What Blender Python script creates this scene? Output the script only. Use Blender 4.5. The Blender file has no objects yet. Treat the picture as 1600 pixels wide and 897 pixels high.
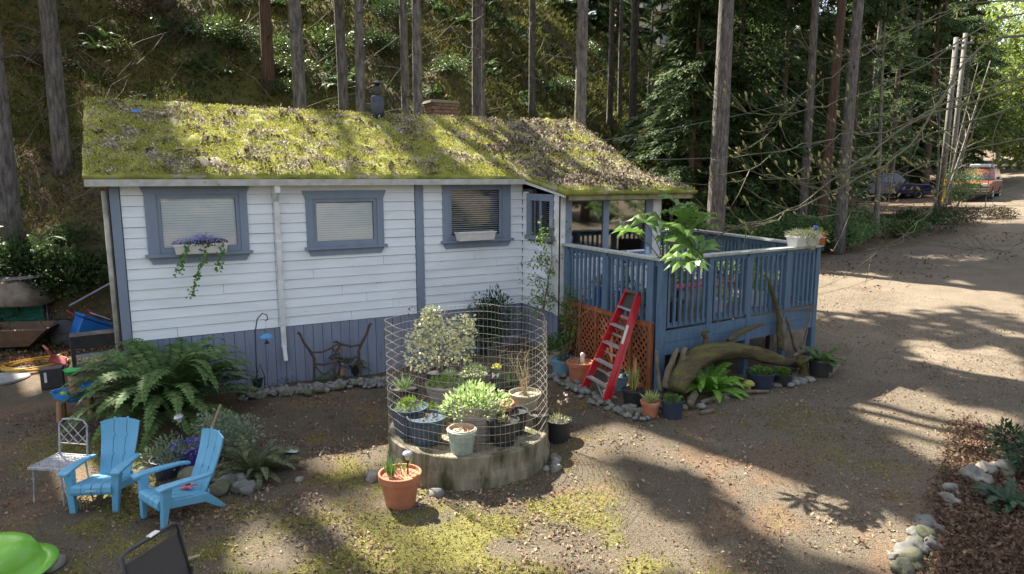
import bpy, math, random
import numpy as np
from mathutils import Vector, Matrix, Euler
random.seed(7); np.random.seed(7)
rnd = random.random; U = random.uniform
R_ = math.radians
sc = bpy.context.scene
COL = sc.collection

# ------------------------------------------------------------------ camera, sky, sun, exposure
F = 1067.0; CH = 3.3; PITCH = R_(9.079); YAW = R_(61.378)
cam = bpy.data.objects.new('camera', bpy.data.cameras.new('camera')); COL.objects.link(cam)
cam.location = (0, 0, CH); cam.rotation_euler = (R_(90) - PITCH, 0, YAW - R_(90))
cam.data.sensor_width = 36; cam.data.lens = F / 1600 * 36; cam.data.clip_end = 2000; cam.data.clip_start = .05
sc.camera = cam
SUN_EL = R_(48); SAZ = (-.20, .98)
_n = math.hypot(*SAZ)
S = np.array([SAZ[0]/_n*math.cos(SUN_EL), SAZ[1]/_n*math.cos(SUN_EL), math.sin(SUN_EL)])
w = bpy.data.worlds.new('World'); sc.world = w; w.use_nodes = True
nt = w.node_tree; sky = nt.nodes.new('ShaderNodeTexSky'); sky.sky_type = 'NISHITA'; sky.sun_disc = False
sky.sun_elevation = SUN_EL; sky.sun_rotation = math.atan2(S[0], S[1]); sky.air_density = 1.0; sky.dust_density = 2.5; sky.ozone_density = .8
bg = nt.nodes['Background']; bg.inputs['Strength'].default_value = .10
hs_ = nt.nodes.new('ShaderNodeHueSaturation'); hs_.inputs['Saturation'].default_value = .5; nt.links.new(sky.outputs[0], hs_.inputs['Color']); nt.links.new(hs_.outputs[0], bg.inputs[0])
sd = bpy.data.lights.new('sun', 'SUN'); sd.energy = 5.0; sd.angle = R_(.55); sd.color = (1, .93, .80)
so = bpy.data.objects.new('sun', sd); COL.objects.link(so)
so.rotation_euler = Vector((-S[0], -S[1], -S[2])).to_track_quat('-Z', 'Y').to_euler()
vs = sc.view_settings; vs.view_transform = 'Standard'; vs.look = 'None'; vs.exposure = 2.1; vs.gamma = 1

# ------------------------------------------------------------------ geometry of the place
_r = np.array([math.sin(YAW), -math.cos(YAW), 0.]); _f = np.array([math.cos(YAW)*math.cos(PITCH), math.sin(YAW)*math.cos(PITCH), -math.sin(PITCH)])
_u = np.cross(_r, _f)
def ray(px, py): return (px-800)/F*_r - (py-448.5)/F*_u + _f
def project(p):
    v = p - np.array([0, 0, CH]); d = np.maximum(v @ _f, 1e-3)
    return 800 + F*(v @ _r)/d, 448.5 - F*(v @ _u)/d, v @ _f
def ss(a, b, x):
    t = np.clip((x-a)/(b-a), 0, 1); return t*t*(3-2*t)
_G = np.random.RandomState(3).rand(256, 256)
def vnoise(x, y):
    x = np.asarray(x, float); y = np.asarray(y, float)
    xi = np.floor(x).astype(int); yi = np.floor(y).astype(int); fx = x-xi; fy = y-yi
    fx = fx*fx*(3-2*fx); fy = fy*fy*(3-2*fy); g = lambda a, b: _G[a & 255, b & 255]
    return (g(xi, yi)*(1-fx)+g(xi+1, yi)*fx)*(1-fy) + (g(xi, yi+1)*(1-fx)+g(xi+1, yi+1)*fx)*fy
def fbm(x, y, o=4):
    s = 0; a = .5; k = 1.
    for i in range(o): s = s + a*vnoise(x*k+17*i, y*k+31*i); a *= .5; k *= 2.03
    return s
def T(x, y, fine=True):
    x = np.asarray(x, float); y = np.asarray(y, float)
    b = .22*ss(3.5, 6.5, x) + .05*np.maximum(0, x-9) + .03*np.maximum(0, x-40)
    yf = 15.6 + .6*np.maximum(0, x-10) + .3*np.maximum(0, -x-3)
    d = np.maximum(0, y-yf); hill = .76*d*ss(0, 3, d+1)
    cap = 19.5; hill = np.where(hill > cap*.7, cap*.7 + cap*.3*(1-np.exp(-(hill-cap*.7)/(cap*.3))), hill)
    m = ss(0, 4, d)
    h = b + hill + m*(fbm(x*.25, y*.25)-.5)*2.2 + m*(fbm(x*1.1+5, y*1.1)-.5)*.7
    if fine: h = h + (fbm(x*.9, y*.9, 3)-.44)*.10 + (fbm(x*2.9+3, y*2.9, 1)-.25)*.05
    return h
_t = np.exp(np.linspace(0, math.log(260), 700))
def at(px, py):
    d = ray(px, py); p = np.array([0, 0, CH]) + d*_t[:, None]; h = p[:, 2]-T(p[:, 0], p[:, 1], False); i = int(np.argmax(h < 0)) if (h < 0).any() else len(_t)-1
    k = h[i-1]/(h[i-1]-h[i]+1e-9) if i else 0; q = p[i-1]+(p[i]-p[i-1])*k if i else p[0]
    return Vector((q[0], q[1], float(T(q[0], q[1]))))
def onY(px, py, Y): d = ray(px, py); return Vector(np.array([0, 0, CH]) + d*Y/d[1])
def onX(px, py, X): d = ray(px, py); return Vector(np.array([0, 0, CH]) + d*X/d[0])
def dist(px, r):
    d = ray(px, 278); d = d/np.hypot(d[0], d[1]); return d[0]*r, d[1]*r
def hz(px, py, z): d = ray(px, py); t = (z-CH)/d[2]; return Vector(np.array([0, 0, CH])+d*t)
def pd(px, py, r):          # point seen at a pixel, r metres forward
    d = ray(px, py); return Vector(np.array([0, 0, CH]) + d*r)

# ------------------------------------------------------------------ materials
MATS = {}
def mat(name, c, c2=None, rough=.7, scale=6., bump=0., bscale=40., spec=.4, metal=0., trans=0., rand=0., c3=None, s3=1.2, stretch=(1, 1, 1), obj=False, t3=.55, w3=.12):
    if name in MATS: return MATS[name]
    m = bpy.data.materials.new(name); m.use_nodes = True; t = m.node_tree; N = t.nodes; L = t.links
    b = N['Principled BSDF']; b.inputs['Roughness'].default_value = rough; b.inputs['Metallic'].default_value = metal
    b.inputs['Specular IOR Level'].default_value = spec
    geo = N.new('ShaderNodeNewGeometry'); mp = N.new('ShaderNodeMapping'); mp.inputs['Scale'].default_value = stretch
    if obj: tc = N.new('ShaderNodeTexCoord'); L.new(tc.outputs['Object'], mp.inputs[0])
    else: L.new(geo.outputs['Position'], mp.inputs[0])
    c2 = c2 or tuple(v*.72 for v in c)
    n = N.new('ShaderNodeTexNoise'); n.inputs['Scale'].default_value = scale; n.inputs['Detail'].default_value = 5; L.new(mp.outputs[0], n.inputs[0])
    r = N.new('ShaderNodeMapRange'); r.inputs[1].default_value = .32; r.inputs[2].default_value = .68; L.new(n.outputs[0], r.inputs[0])
    mx = N.new('ShaderNodeMix'); mx.data_type = 'RGBA'; mx.inputs[6].default_value = (*c, 1); mx.inputs[7].default_value = (*c2, 1); L.new(r.outputs[0], mx.inputs[0])
    out = mx.outputs[2]
    if c3:
        n3 = N.new('ShaderNodeTexNoise'); n3.inputs['Scale'].default_value = s3; n3.inputs['Detail'].default_value = 6; n3.inputs['Roughness'].default_value = .65; L.new(mp.outputs[0], n3.inputs[0])
        r3 = N.new('ShaderNodeMapRange'); r3.inputs[1].default_value = t3; r3.inputs[2].default_value = t3+w3; L.new(n3.outputs[0], r3.inputs[0])
        m3 = N.new('ShaderNodeMix'); m3.data_type = 'RGBA'; L.new(r3.outputs[0], m3.inputs[0]); L.new(out, m3.inputs[6]); m3.inputs[7].default_value = (*c3, 1); out = m3.outputs[2]
    if rand:
        hs = N.new('ShaderNodeHueSaturation'); mr = N.new('ShaderNodeMapRange'); mr.inputs[3].default_value = 1-rand; mr.inputs[4].default_value = 1+rand
        L.new(geo.outputs['Random Per Island'], mr.inputs[0]); L.new(mr.outputs[0], hs.inputs['Value']); 
        mh = N.new('ShaderNodeMapRange'); mh.inputs[3].default_value = .5-rand*.06; mh.inputs[4].default_value = .5+rand*.06
        w1 = N.new('ShaderNodeMath'); w1.operation = 'MULTIPLY'; w1.inputs[1].default_value = 7.31; w2 = N.new('ShaderNodeMath'); w2.operation = 'FRACT'
        L.new(geo.outputs['Random Per Island'], w1.inputs[0]); L.new(w1.outputs[0], w2.inputs[0]); L.new(w2.outputs[0], mh.inputs[0]); L.new(mh.outputs[0], hs.inputs['Hue'])
        L.new(out, hs.inputs['Color']); out = hs.outputs[0]
    L.new(out, b.inputs['Base Color'])
    if bump and name.endswith('bark'): pass
    if bump:
        nb = N.new('ShaderNodeTexNoise'); nb.inputs['Scale'].default_value = bscale; nb.inputs['Detail'].default_value = 4; L.new(mp.outputs[0], nb.inputs[0])
        bp = N.new('ShaderNodeBump'); bp.inputs['Strength'].default_value = bump; bp.inputs['Distance'].default_value = .08 if 'bark' in name else .02; L.new(nb.outputs[0], bp.inputs['Height']); L.new(bp.outputs[0], b.inputs['Normal'])
    if trans:
        tr = N.new('ShaderNodeBsdfTranslucent'); ms = N.new('ShaderNodeMixShader'); ms.inputs[0].default_value = trans
        L.new(out, tr.inputs[0]); L.new(b.outputs[0], ms.inputs[1]); L.new(tr.outputs[0], ms.inputs[2]); L.new(ms.outputs[0], N['Material Output'].inputs[0])
    MATS[name] = m; return m
def glass_mat(name, tint=(.8, .85, .85), alpha=.25):
    if name in MATS: return MATS[name]
    m = bpy.data.materials.new(name); m.use_nodes = True; t = m.node_tree; N = t.nodes; L = t.links
    g = N.new('ShaderNodeBsdfGlossy'); g.inputs['Roughness'].default_value = .03; tr = N.new('ShaderNodeBsdfTransparent'); tr.inputs[0].default_value = (*tint, 1)
    fr = N.new('ShaderNodeFresnel'); fr.inputs[0].default_value = 1.5
    ad = N.new('ShaderNodeMath'); ad.operation = 'ADD'; ad.inputs[1].default_value = alpha; ad.use_clamp = True; L.new(fr.outputs[0], ad.inputs[0])
    ms = N.new('ShaderNodeMixShader'); L.new(ad.outputs[0], ms.inputs[0]); L.new(tr.outputs[0], ms.inputs[1]); L.new(g.outputs[0], ms.inputs[2])
    L.new(ms.outputs[0], N['Material Output'].inputs[0]); MATS[name] = m; return m

white_paint = mat('white_paint', (.80, .83, .86), (.68, .71, .73), .6, 2.2, .25, 30, c3=(.36, .37, .31), s3=6, t3=.62, w3=.16, stretch=(.45, .45, 2.2))
white_trim = mat('white_trim', (.72, .72, .70), (.55, .55, .52), .55, 8, .1, 30)
blue_trim = mat('blue_trim', (.215, .26, .33), (.18, .22, .285), .6, 5, .15, 40, stretch=(1, 1, .3))
skirt_blue = mat('skirt_blue', (.225, .255, .34), (.175, .20, .27), .7, 4, .2, 40, stretch=(3, 3, .4), c3=(.10, .11, .13), s3=3, t3=.62)
deck_blue = mat('deck_blue', (.10, .165, .25), (.07, .12, .185), .6, 8, .2, 50, stretch=(3, 3, .5), c3=(.16, .17, .17), s3=7, t3=.66)
deck_top = mat('rail_top_paint', (.44, .46, .42), (.27, .29, .27), .75, 10, .3, 50, c3=(.12, .15, .05), s3=9, t3=.6)
deck_wood = mat('deck_wood', (.16, .13, .10), (.10, .09, .08), .85, 8, .3, 40, stretch=(.4, 4, 4))
gutter_m = mat('gutter_paint', (.50, .50, .47), (.38, .37, .33), .5, 10, .1, 30, c3=(.18, .17, .12), s3=6, t3=.6)
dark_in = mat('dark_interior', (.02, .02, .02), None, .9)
blind_m = mat('blind_slats', (.84, .90, .93), (.80, .86, .9), .5)
bark = mat('fir_bark', (.20, .18, .165), (.055, .045, .038), .95, 8, 1.0, 13, stretch=(2.1, 2.1, .5), c3=(.31, .30, .28), s3=16, t3=.58, w3=.12)
bark_red = mat('cedar_bark', (.16, .10, .07), (.07, .045, .032), .95, 9, 1.0, 14, stretch=(2.4, 2.4, .2))
bark_pale = mat('alder_bark', (.26, .23, .19), (.14, .12, .095), .9, 8, .5, 20, stretch=(1, 1, .6), c3=(.10, .11, .05), s3=4, t3=.55)
needle = mat('fir_needles', (.035, .065, .022), (.02, .04, .014), .6, 2, spec=.25, trans=.25, rand=.4)
cedar_leaf = mat('cedar_sprays', (.115, .17, .055), (.05, .085, .035), .6, 1.5, spec=.2, trans=.3, rand=.45)
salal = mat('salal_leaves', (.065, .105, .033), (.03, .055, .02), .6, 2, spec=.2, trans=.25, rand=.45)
verge_m = mat('verge_leaves', (.17, .27, .10), (.09, .15, .055), .6, 2, spec=.2, trans=.3, rand=.4)  # salal lightened in colour to offset the deep shade along the verge
sunny = mat('sunny_leaves', (.24, .30, .07), (.13, .18, .04), .6, 2, spec=.15, trans=.45, rand=.4)  # sunlight put into the leaf colour, a lighter yellow-green
salal_lit = mat('lit_salal_leaves', (.10, .15, .035), (.05, .08, .022), .4, 2, spec=.5, trans=.35, rand=.45)  # salal in a brighter tone, coloured as if lit by sun
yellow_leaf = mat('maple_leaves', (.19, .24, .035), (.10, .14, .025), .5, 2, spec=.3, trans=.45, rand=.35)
brush_m = mat('dry_brush', (.16, .13, .085), (.09, .07, .045), .9, 2, rand=.4)
moss_tuft = mat('moss_tufts', (.32, .29, .07), (.17, .155, .04), .95, 5, spec=.1, trans=.2, rand=.4)
hill_moss = mat('hill_moss_tufts', (.14, .145, .035), (.04, .052, .016), .95, .5, spec=.1, trans=.2, rand=.5)
litter_m = mat('dead_leaves', (.26, .155, .09), (.15, .08, .05), .85, 3, spec=.15, trans=.15, rand=.5)
litter_red = mat('red_dead_leaves', (.20, .13, .085), (.085, .052, .035), .8, 3, spec=.2, trans=.2, rand=.5)
litter_grey = mat('tan_dead_leaves', (.34, .25, .17), (.19, .13, .09), .9, 3, spec=.15, trans=.1, rand=.4)
stone_m = mat('river_stone', (.17, .165, .15), (.085, .083, .078), .8, 9, .3, 40, c3=(.10, .11, .05), s3=5, t3=.6, rand=.35)
white_stone = mat('pale_stone', (.235, .22, .19), (.12, .11, .095), .85, 9, .3, 40, rand=.15)
concrete = mat('mossy_concrete', (.30, .26, .19), (.15, .125, .085), .9, 9, .8, 40, stretch=(1.2, 1.2, .3), c3=(.05, .055, .02), s3=3.6, t3=.49, w3=.15)
soil = mat('potting_soil', (.16, .12, .09), (.07, .05, .04), .95, 40, .8, 60, c3=(.36, .30, .24), s3=55, t3=.6)

# ------------------------------------------------------------------ mesh builder
class MB:
    def __init__(s): s.v = []; s.f = []; s.mi = []; s.cur = 0
    def add(s, vs, fs):
        o = len(s.v); s.v += [tuple(v) for v in vs]
        for f in fs: s.f.append([o+i for i in f]); s.mi.append(s.cur)
        return s
    def box(s, c, d, rot=None, taper=1.):
        x, y, z = (v/2 for v in d); vs = [(-x, -y, -z), (x, -y, -z), (x, y, -z), (-x, y, -z), (-x*taper, -y*taper, z), (x*taper, -y*taper, z), (x*taper, y*taper, z), (-x*taper, y*taper, z)]
        M = (rot.to_matrix() if isinstance(rot, Euler) else rot) if rot is not None else None
        vs = [Vector(c) + (M @ Vector(v) if M else Vector(v)) for v in vs]
        return s.add(vs, [(0, 3, 2, 1), (4, 5, 6, 7), (0, 1, 5, 4), (1, 2, 6, 5), (2, 3, 7, 6), (3, 0, 4, 7)])
    def bb(s, a, b): return s.box([(a[i]+b[i])/2 for i in range(3)], [abs(b[i]-a[i]) for i in range(3)])
    def beam(s, a, b, w, h, up=(0, 0, 1)):
        a = Vector(a); b = Vector(b); d = (b-a); l = d.length; d.normalize(); x = d.cross(Vector(up))
        if x.length < 1e-4: x = Vector((1, 0, 0))
        x.normalize(); z = x.cross(d); M = Matrix((x, d, z)).transposed()
        return s.box((a+b)/2, (w, l, h), M)
    def tube(s, pts, rad, n=7, cap=True, bend=0):
        pts = [Vector(p) for p in pts]; k = len(pts)
        if not hasattr(rad, '__len__'): rad = [rad]*k
        o = len(s.v); ref = None
        for i, p in enumerate(pts):
            d = (pts[min(i+1, k-1)] - pts[max(i-1, 0)]); d = d.normalized() if d.length > 1e-9 else Vector((0, 0, 1))
            if ref is None: ref = d.orthogonal().normalized()
            ref = (ref - d*ref.dot(d)); ref = ref.normalized() if ref.length > 1e-6 else d.orthogonal().normalized()
            q = d.cross(ref)
            for j in range(n):
                a = 2*math.pi*j/n; s.v.append(tuple(p + (ref*math.cos(a)+q*math.sin(a))*rad[i]))
        for i in range(k-1):
            for j in range(n):
                s.f.append([o+i*n+j, o+i*n+(j+1) % n, o+(i+1)*n+(j+1) % n, o+(i+1)*n+j]); s.mi.append(s.cur)
        if cap:
            s.f.append([o+j for j in range(n)][::-1]); s.mi.append(s.cur); s.f.append([o+(k-1)*n+j for j in range(n)]); s.mi.append(s.cur)
        return s
    def lathe(s, prof, n=20, c=(0, 0, 0), wob=0., sx=1., sy=1.):
        o = len(s.v); ph = rnd()*6
        for (r, z) in prof:
            for j in range(n):
                a = 2*math.pi*j/n; q = r*(1+wob*math.sin(3*a+ph)); s.v.append((c[0]+q*math.cos(a)*sx, c[1]+q*math.sin(a)*sy, c[2]+z))
        for i in range(len(prof)-1):
            for j in range(n): s.f.append([o+i*n+j, o+i*n+(j+1) % n, o+(i+1)*n+(j+1) % n, o+(i+1)*n+j]); s.mi.append(s.cur)
        s.f.append([o+j for j in range(n)][::-1]); s.mi.append(s.cur)
        e = o+(len(prof)-1)*n; s.f.append([e+j for j in range(n)]); s.mi.append(s.cur)
        return s
    def prism(s, poly, axis, a, b):     # poly in the two other axes
        def P(u, v, t): return {'x': (t, u, v), 'y': (u, t, v), 'z': (u, v, t)}[axis]
        k = len(poly); vs = [P(u, v, a) for u, v in poly]+[P(u, v, b) for u, v in poly]
        return s.add(vs, [list(range(k))[::-1], list(range(k, 2*k))]+[(i, (i+1) % k, k+(i+1) % k, k+i) for i in range(k)])
    def mesh(s, name, mats, smooth=False):
        me = bpy.data.meshes.new(name); me.from_pydata(s.v, [], s.f)
        for m in (mats if isinstance(mats, (list, tuple)) else [mats]): me.materials.append(m)
        if max(s.mi or [0]) > 0: me.polygons.foreach_set('material_index', s.mi)
        if smooth: me.polygons.foreach_set('use_smooth', [True]*len(s.f))
        me.update(); return me
    def build(s, name, mats, parent=None, world=False, smooth=False, bevel=0., loc=None):
        v = np.array(s.v, float)
        if loc is None:
            c = (v.min(0)+v.max(0))/2 if len(v) else np.zeros(3)
            if parent is None: c[2] = v[:, 2].min()
            s.v = [tuple(a) for a in (v-c)]
        else: c = np.array(loc, float)
        me = s.mesh(name, mats, smooth)
        o = link(name, me, c, parent, world)
        if bevel:
            md = o.modifiers.new('bevel', 'BEVEL'); md.width = bevel; md.segments = 2; md.limit_method = 'ANGLE'
        return o
def link(name, me, loc, parent=None, world=False, rot=None):
    o = bpy.data.objects.new(name, me); COL.objects.link(o)
    l = Vector(tuple(loc))
    if parent is not None:
        o.parent = parent
        if world: l = l - parent.location
    o.location = l
    if rot: o.rotation_euler = rot
    return o
def tag(o, label=None, cat=None, group=None, kind=None):
    if label: o['label'] = label
    if cat: o['category'] = cat
    if group: o['group'] = group
    if kind: o['kind'] = kind
    return o
def thing(name, label, cat, loc=(0, 0, 0), rz=0, group=None):
    o = bpy.data.objects.new(name, None); COL.objects.link(o); o.empty_display_size = .1
    o.location = loc; o.rotation_euler = (0, 0, rz); return tag(o, label, cat, group)
def copy_tree(o, parent=None):
    c = o.copy(); COL.objects.link(c)
    if parent: c.parent = parent
    for ch in o.children: copy_tree(ch, c)
    return c
def npmesh(name, V, Fq, m, smooth=False):
    V = np.asarray(V, np.float32).reshape(-1, 3); Fq = np.asarray(Fq, np.int32); k = Fq.shape[1]
    me = bpy.data.meshes.new(name); me.vertices.add(len(V)); me.vertices.foreach_set('co', V.ravel())
    me.loops.add(Fq.size); me.loops.foreach_set('vertex_index', Fq.ravel())
    me.polygons.add(len(Fq)); me.polygons.foreach_set('loop_start', np.arange(0, Fq.size, k, dtype=np.int32))
    for mm in (m if isinstance(m, (list, tuple)) else [m]): me.materials.append(mm)
    if smooth: me.polygons.foreach_set('use_smooth', [True]*len(Fq))
    me.update(calc_edges=True); me.validate(); return me
def nrm(a): return a/np.maximum(np.linalg.norm(a, axis=-1, keepdims=True), 1e-9)
def diamonds(p, d, n, l, wd, fold=.0, tip=.5):
    """p base (N,3), d direction, n normal, l length, wd width -> quads"""
    p = np.asarray(p, float); d = nrm(np.asarray(d, float)); n = np.asarray(n, float)
    s = nrm(np.cross(d, n)); n = np.cross(s, d); l = np.broadcast_to(l, (len(p),))[:, None]; wd = np.broadcast_to(wd, (len(p),))[:, None]
    V = np.stack([p, p+d*l*tip+s*wd*.5+n*fold*wd, p+d*l, p+d*l*tip-s*wd*.5+n*fold*wd], 1).reshape(-1, 3)
    return V, np.arange(len(p)*4).reshape(-1, 4)
def leafobj(name, mats, P, D, Nn, l, wd, parent=None, world=True, loc=None, fold=.0, tip=.5, kind=None):
    V, Fq = diamonds(P, D, Nn, l, wd, fold, tip)
    c = np.array(loc if loc is not None else V.mean(0), float)
    me = npmesh(name, V-c, Fq, mats); o = link(name, me, c, parent, world)
    if kind: o['kind'] = kind
    return o
def rdir(n, up=0.):
    v = np.random.normal(size=(n, 3)); v[:, 2] += up; return nrm(v)

# ------------------------------------------------------------------ ground
def inpoly(px, py, poly):
    px = np.asarray(px); py = np.asarray(py); r = np.zeros(px.shape, bool); k = len(poly)
    for i in range(k):
        x1, y1 = poly[i]; x2, y2 = poly[(i+1) % k]
        c = ((y1 > py) != (y2 > py)) & (px < (x2-x1)*(py-y1)/((y2-y1) or 1e-9)+x1); r ^= c
    return r
VG = [at(1285, 402), at(1430, 386), at(1500, 372), at(1548, 350), at(1566, 320), at(1562, 262)]
def verge(x, y):
    px_, py_, dd_ = project(np.stack([x, y, T(x, y, False)], -1).reshape(-1, 3)); r = np.zeros(len(px_))
    bx_ = [p.x for p in VG[:4]]+[80]; by_ = [p.y for p in VG[:4]]+[45]
    yl = np.interp(np.ravel(x), [9, 11]+bx_, [11.8, 12.2]+by_); return (ss(-.4, .6, np.ravel(y)-yl+(fbm(np.ravel(x)*.8, np.ravel(y)*.8, 3)-.45)*1.6)*ss(8, 10, np.ravel(x))).reshape(np.shape(x))
def masks(x, y):
    """moss, litter, drive-gravel densities of the ground at (x, y)"""
    n1 = fbm(x*.7+9, y*.7, 4); n2 = fbm(x*2.2, y*2.2+4, 4); n3 = fbm(x*.35+3, y*.35, 3)
    moss = .9*ss(.40, .58, n1*.5+n2*.5+.20*np.exp(-((x-2.1)**2/2.8+(y-5.4)**2/3.0))-.04)*ss(5.0, 3.2, x)*ss(-2.5, -.5, x)
    moss = np.maximum(moss, ss(.53, .62, n1*.5+n2*.5)*ss(14, 6, x)*.35)
    moss = moss*ss(11.5, 9.5, y)
    lit = ss(.44, .56, n2*.6+fbm(x*1.1+30, y*1.1, 3)*.4)*.8
    bed = ss(0, .35, (x-5.3)*.42-(y-2.95)*.9+.10)*ss(9.5, 8.5, x)   # leaf bed beyond the rock border
    lit = np.maximum(lit*ss(9, 5, x), bed)
    drive = (.35*ss(4.5, 7, x)+.45*ss(8, 13, x+(y-5)*.5))*(1-bed)*(1-verge(x, y))
    lit = np.maximum(lit, verge(x, y)*(.3+.5*n2))
    return moss*(1-bed), lit, drive, bed
xs = np.concatenate([[-400, -250, -150, -100, -60, -40, -28, -20, -14], np.arange(-10, -3, .35), np.arange(-3, 13, .09), np.arange(13, 30, .35), np.arange(30, 80, 1.2), [90, 110, 140, 180, 240, 320, 450]])
ys = np.concatenate([[-400, -200, -100, -50, -25, -12, -6], np.arange(-3, 1.5, .5), np.arange(1.5, 13.5, .09), np.arange(13.5, 40, .35), np.arange(40, 90, 1.2), [100, 120, 150, 200, 300, 450]])
X, Y = np.meshgrid(xs, ys); Z = T(X, Y)
V = np.stack([X, Y, Z], -1).reshape(-1, 3); nx = len(xs); ny = len(ys)
I = np.arange((ny-1)*nx).reshape(ny-1, nx)[:, :-1].ravel(); Fq = np.stack([I, I+1, I+nx+1, I+nx], 1)
gm = bpy.data.materials.new('ground'); gm.use_nodes = True; t = gm.node_tree; N = t.nodes; L = t.links
b = N['Principled BSDF']; b.inputs['Roughness'].default_value = .95; b.inputs['Specular IOR Level'].default_value = .15
geo = N.new('ShaderNodeNewGeometry')
def nz(scale, det=5, lo=.35, hi=.65, rough=.6):
    n = N.new('ShaderNodeTexNoise'); n.inputs['Scale'].default_value = scale; n.inputs['Detail'].default_value = det; n.inputs['Roughness'].default_value = rough; L.new(geo.outputs['Position'], n.inputs[0])
    r = N.new('ShaderNodeMapRange'); r.inputs[1].default_value = lo; r.inputs[2].default_value = hi; L.new(n.outputs[0], r.inputs[0]); return r.outputs[0], n
def mixc(a, bb, f):
    m = N.new('ShaderNodeMix'); m.data_type = 'RGBA'
    for s_, v in ((6, a), (7, bb)):
        if isinstance(v, tuple): m.inputs[s_].default_value = (*v, 1)
        else: L.new(v, m.inputs[s_])
    if isinstance(f, float): m.inputs[0].default_value = f
    else: L.new(f, m.inputs[0])
    return m.outputs[2]
at_ = N.new('ShaderNodeAttribute'); at_.attribute_name = 'cover'; sp = N.new('ShaderNodeSeparateColor'); L.new(at_.outputs['Color'], sp.inputs[0])
def thr(ch, noise, w_=.35):
    a = N.new('ShaderNodeMath'); a.operation = 'ADD'; L.new(sp.outputs[ch], a.inputs[0]); L.new(noise, a.inputs[1])
    r = N.new('ShaderNodeMapRange'); r.inputs[1].default_value = 1.-w_/2; r.inputs[2].default_value = 1.+w_/2; L.new(a.outputs[0], r.inputs[0]); return r.outputs[0]
f1, _ = nz(3); f2, nbig = nz(28, 6); f3, _ = nz(90, 4, .4, .6); f4, _ = nz(1.1)
dirt = mixc(mixc((.088, .070, .049), (.052, .041, .029), f1), (.14, .115, .085), f3)
grav = mixc(mixc((.175, .140, .103), (.070, .054, .038), f4), (.25, .205, .155), f3)
c = mixc(dirt, grav, sp.outputs['Blue'])
c = mixc(c, mixc((.20, .135, .09), (.10, .065, .042), f2), thr('Green', f2))
c = mixc(c, mixc((.20, .185, .05), (.085, .08, .028), f2), thr('Red', f2))
vor = N.new('ShaderNodeTexVoronoi'); vor.inputs['Scale'].default_value = 75; L.new(geo.outputs['Position'], vor.inputs[0])
vc = N.new('ShaderNodeHueSaturation'); vr = N.new('ShaderNodeMapRange'); vr.inputs[3].default_value = .82; vr.inputs[4].default_value = 1.2
sv = N.new('ShaderNodeSeparateColor'); L.new(vor.outputs['Color'], sv.inputs[0]); L.new(sv.outputs[0], vr.inputs[0]); L.new(vr.outputs[0], vc.inputs['Value']); L.new(c, vc.inputs['Color'])
L.new(vc.outputs[0], b.inputs['Base Color'])
bp = N.new('ShaderNodeBump'); bp.inputs['Strength'].default_value = .6; bp.inputs['Distance'].default_value = .02
ms_ = N.new('ShaderNodeMath'); ms_.operation = 'ADD'; L.new(nbig.outputs[0], ms_.inputs[0]); L.new(vor.outputs['Distance'], ms_.inputs[1]); L.new(ms_.outputs[0], bp.inputs['Height']); L.new(bp.outputs[0], b.inputs['Normal'])
me = npmesh('ground', V, Fq, gm, True)
mo, li, dr, bed = masks(X.ravel(), Y.ravel())
slope = ss(15.2, 17, Y.ravel()-.6*np.maximum(0, X.ravel()-10))
mo = np.maximum(mo*(1-slope), slope*(.3+.6*ss(.42, .62, fbm(X.ravel()*.5, Y.ravel()*.5)+.05))); li = np.maximum(li*(1-slope), slope*.12); dr = dr*(1-slope)
ca = me.color_attributes.new('cover', 'FLOAT_COLOR', 'POINT')
ca.data.foreach_set('color', np.stack([mo, li, dr, np.ones_like(mo)], 1).astype(np.float32).ravel())
ground = link('ground', me, (0, 0, 0)); tag(ground, kind='structure')
ground['label'] = 'brown dirt yard and gravel drive rising into a mossy hillside'

#@HOUSE
# ------------------------------------------------------------------ house
HX0, HX1, HY, BY, SB, EV = -.33, 6.31, 11.14, 9.87, .955, 3.22
PXR = 8.50            # right end of the porch extension
RX0, RX1, RYr, RZr = -.62, 9.05, 13.45, 4.55     # roof ends, ridge
house = thing('cottage', 'white wooden cottage with blue-grey trim under a mossy roof', 'house', (3.2, 12.5, .0))
def hb(mb, name, m, bevel=0., smooth=False, parent=None):
    if parent is None: return mb.build(name, m, house, True, smooth, bevel)
    return mb.build(name, m, parent, False, smooth, bevel)
# core walls (behind the boards)
wall_holes = [(.24, 1.36, 2.24, 3.07), (2.45, 3.50, 2.25, 2.97), (4.80, 5.86, 2.24, 3.16)]
def wall_pieces(a0, a1, z0, z1, holes):
    out = []; xs_ = sorted({a0, a1} | {h[i] for h in holes for i in (0, 1)})
    for i in range(len(xs_)-1):
        m = (xs_[i]+xs_[i+1])/2; hs = [h for h in holes if h[0] < m < h[1]]
        if not hs: out.append((xs_[i], xs_[i+1], z0, z1))
        else: out += [(xs_[i], xs_[i+1], z0, hs[0][2]), (xs_[i], xs_[i+1], hs[0][3], z1)]
    return out
mb = MB()
for a, b_, c_, d_ in wall_pieces(HX0, HX1, .0, 3.25, wall_holes): mb.bb((a, HY, c_), (b_, HY+.1, d_))
for a, b_, c_, d_ in wall_pieces(BY+.1, HY-.001, .0, 3.2, [(10.14, 10.80, 2.30, 2.90)]): mb.bb((HX1, a, c_), (HX1+.1, b_, min(d_, 3.0 if a < 10.2 else 3.1)))
mb.bb((HX0, HY+.1, 0), (HX0+.1, 15.6, 3.25)); mb.bb((HX0, 15.6, 0), (PXR, 15.7, 3.25)); mb.bb((PXR-.1, BY+.1, 0), (PXR, 15.6, 3.0))
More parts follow.
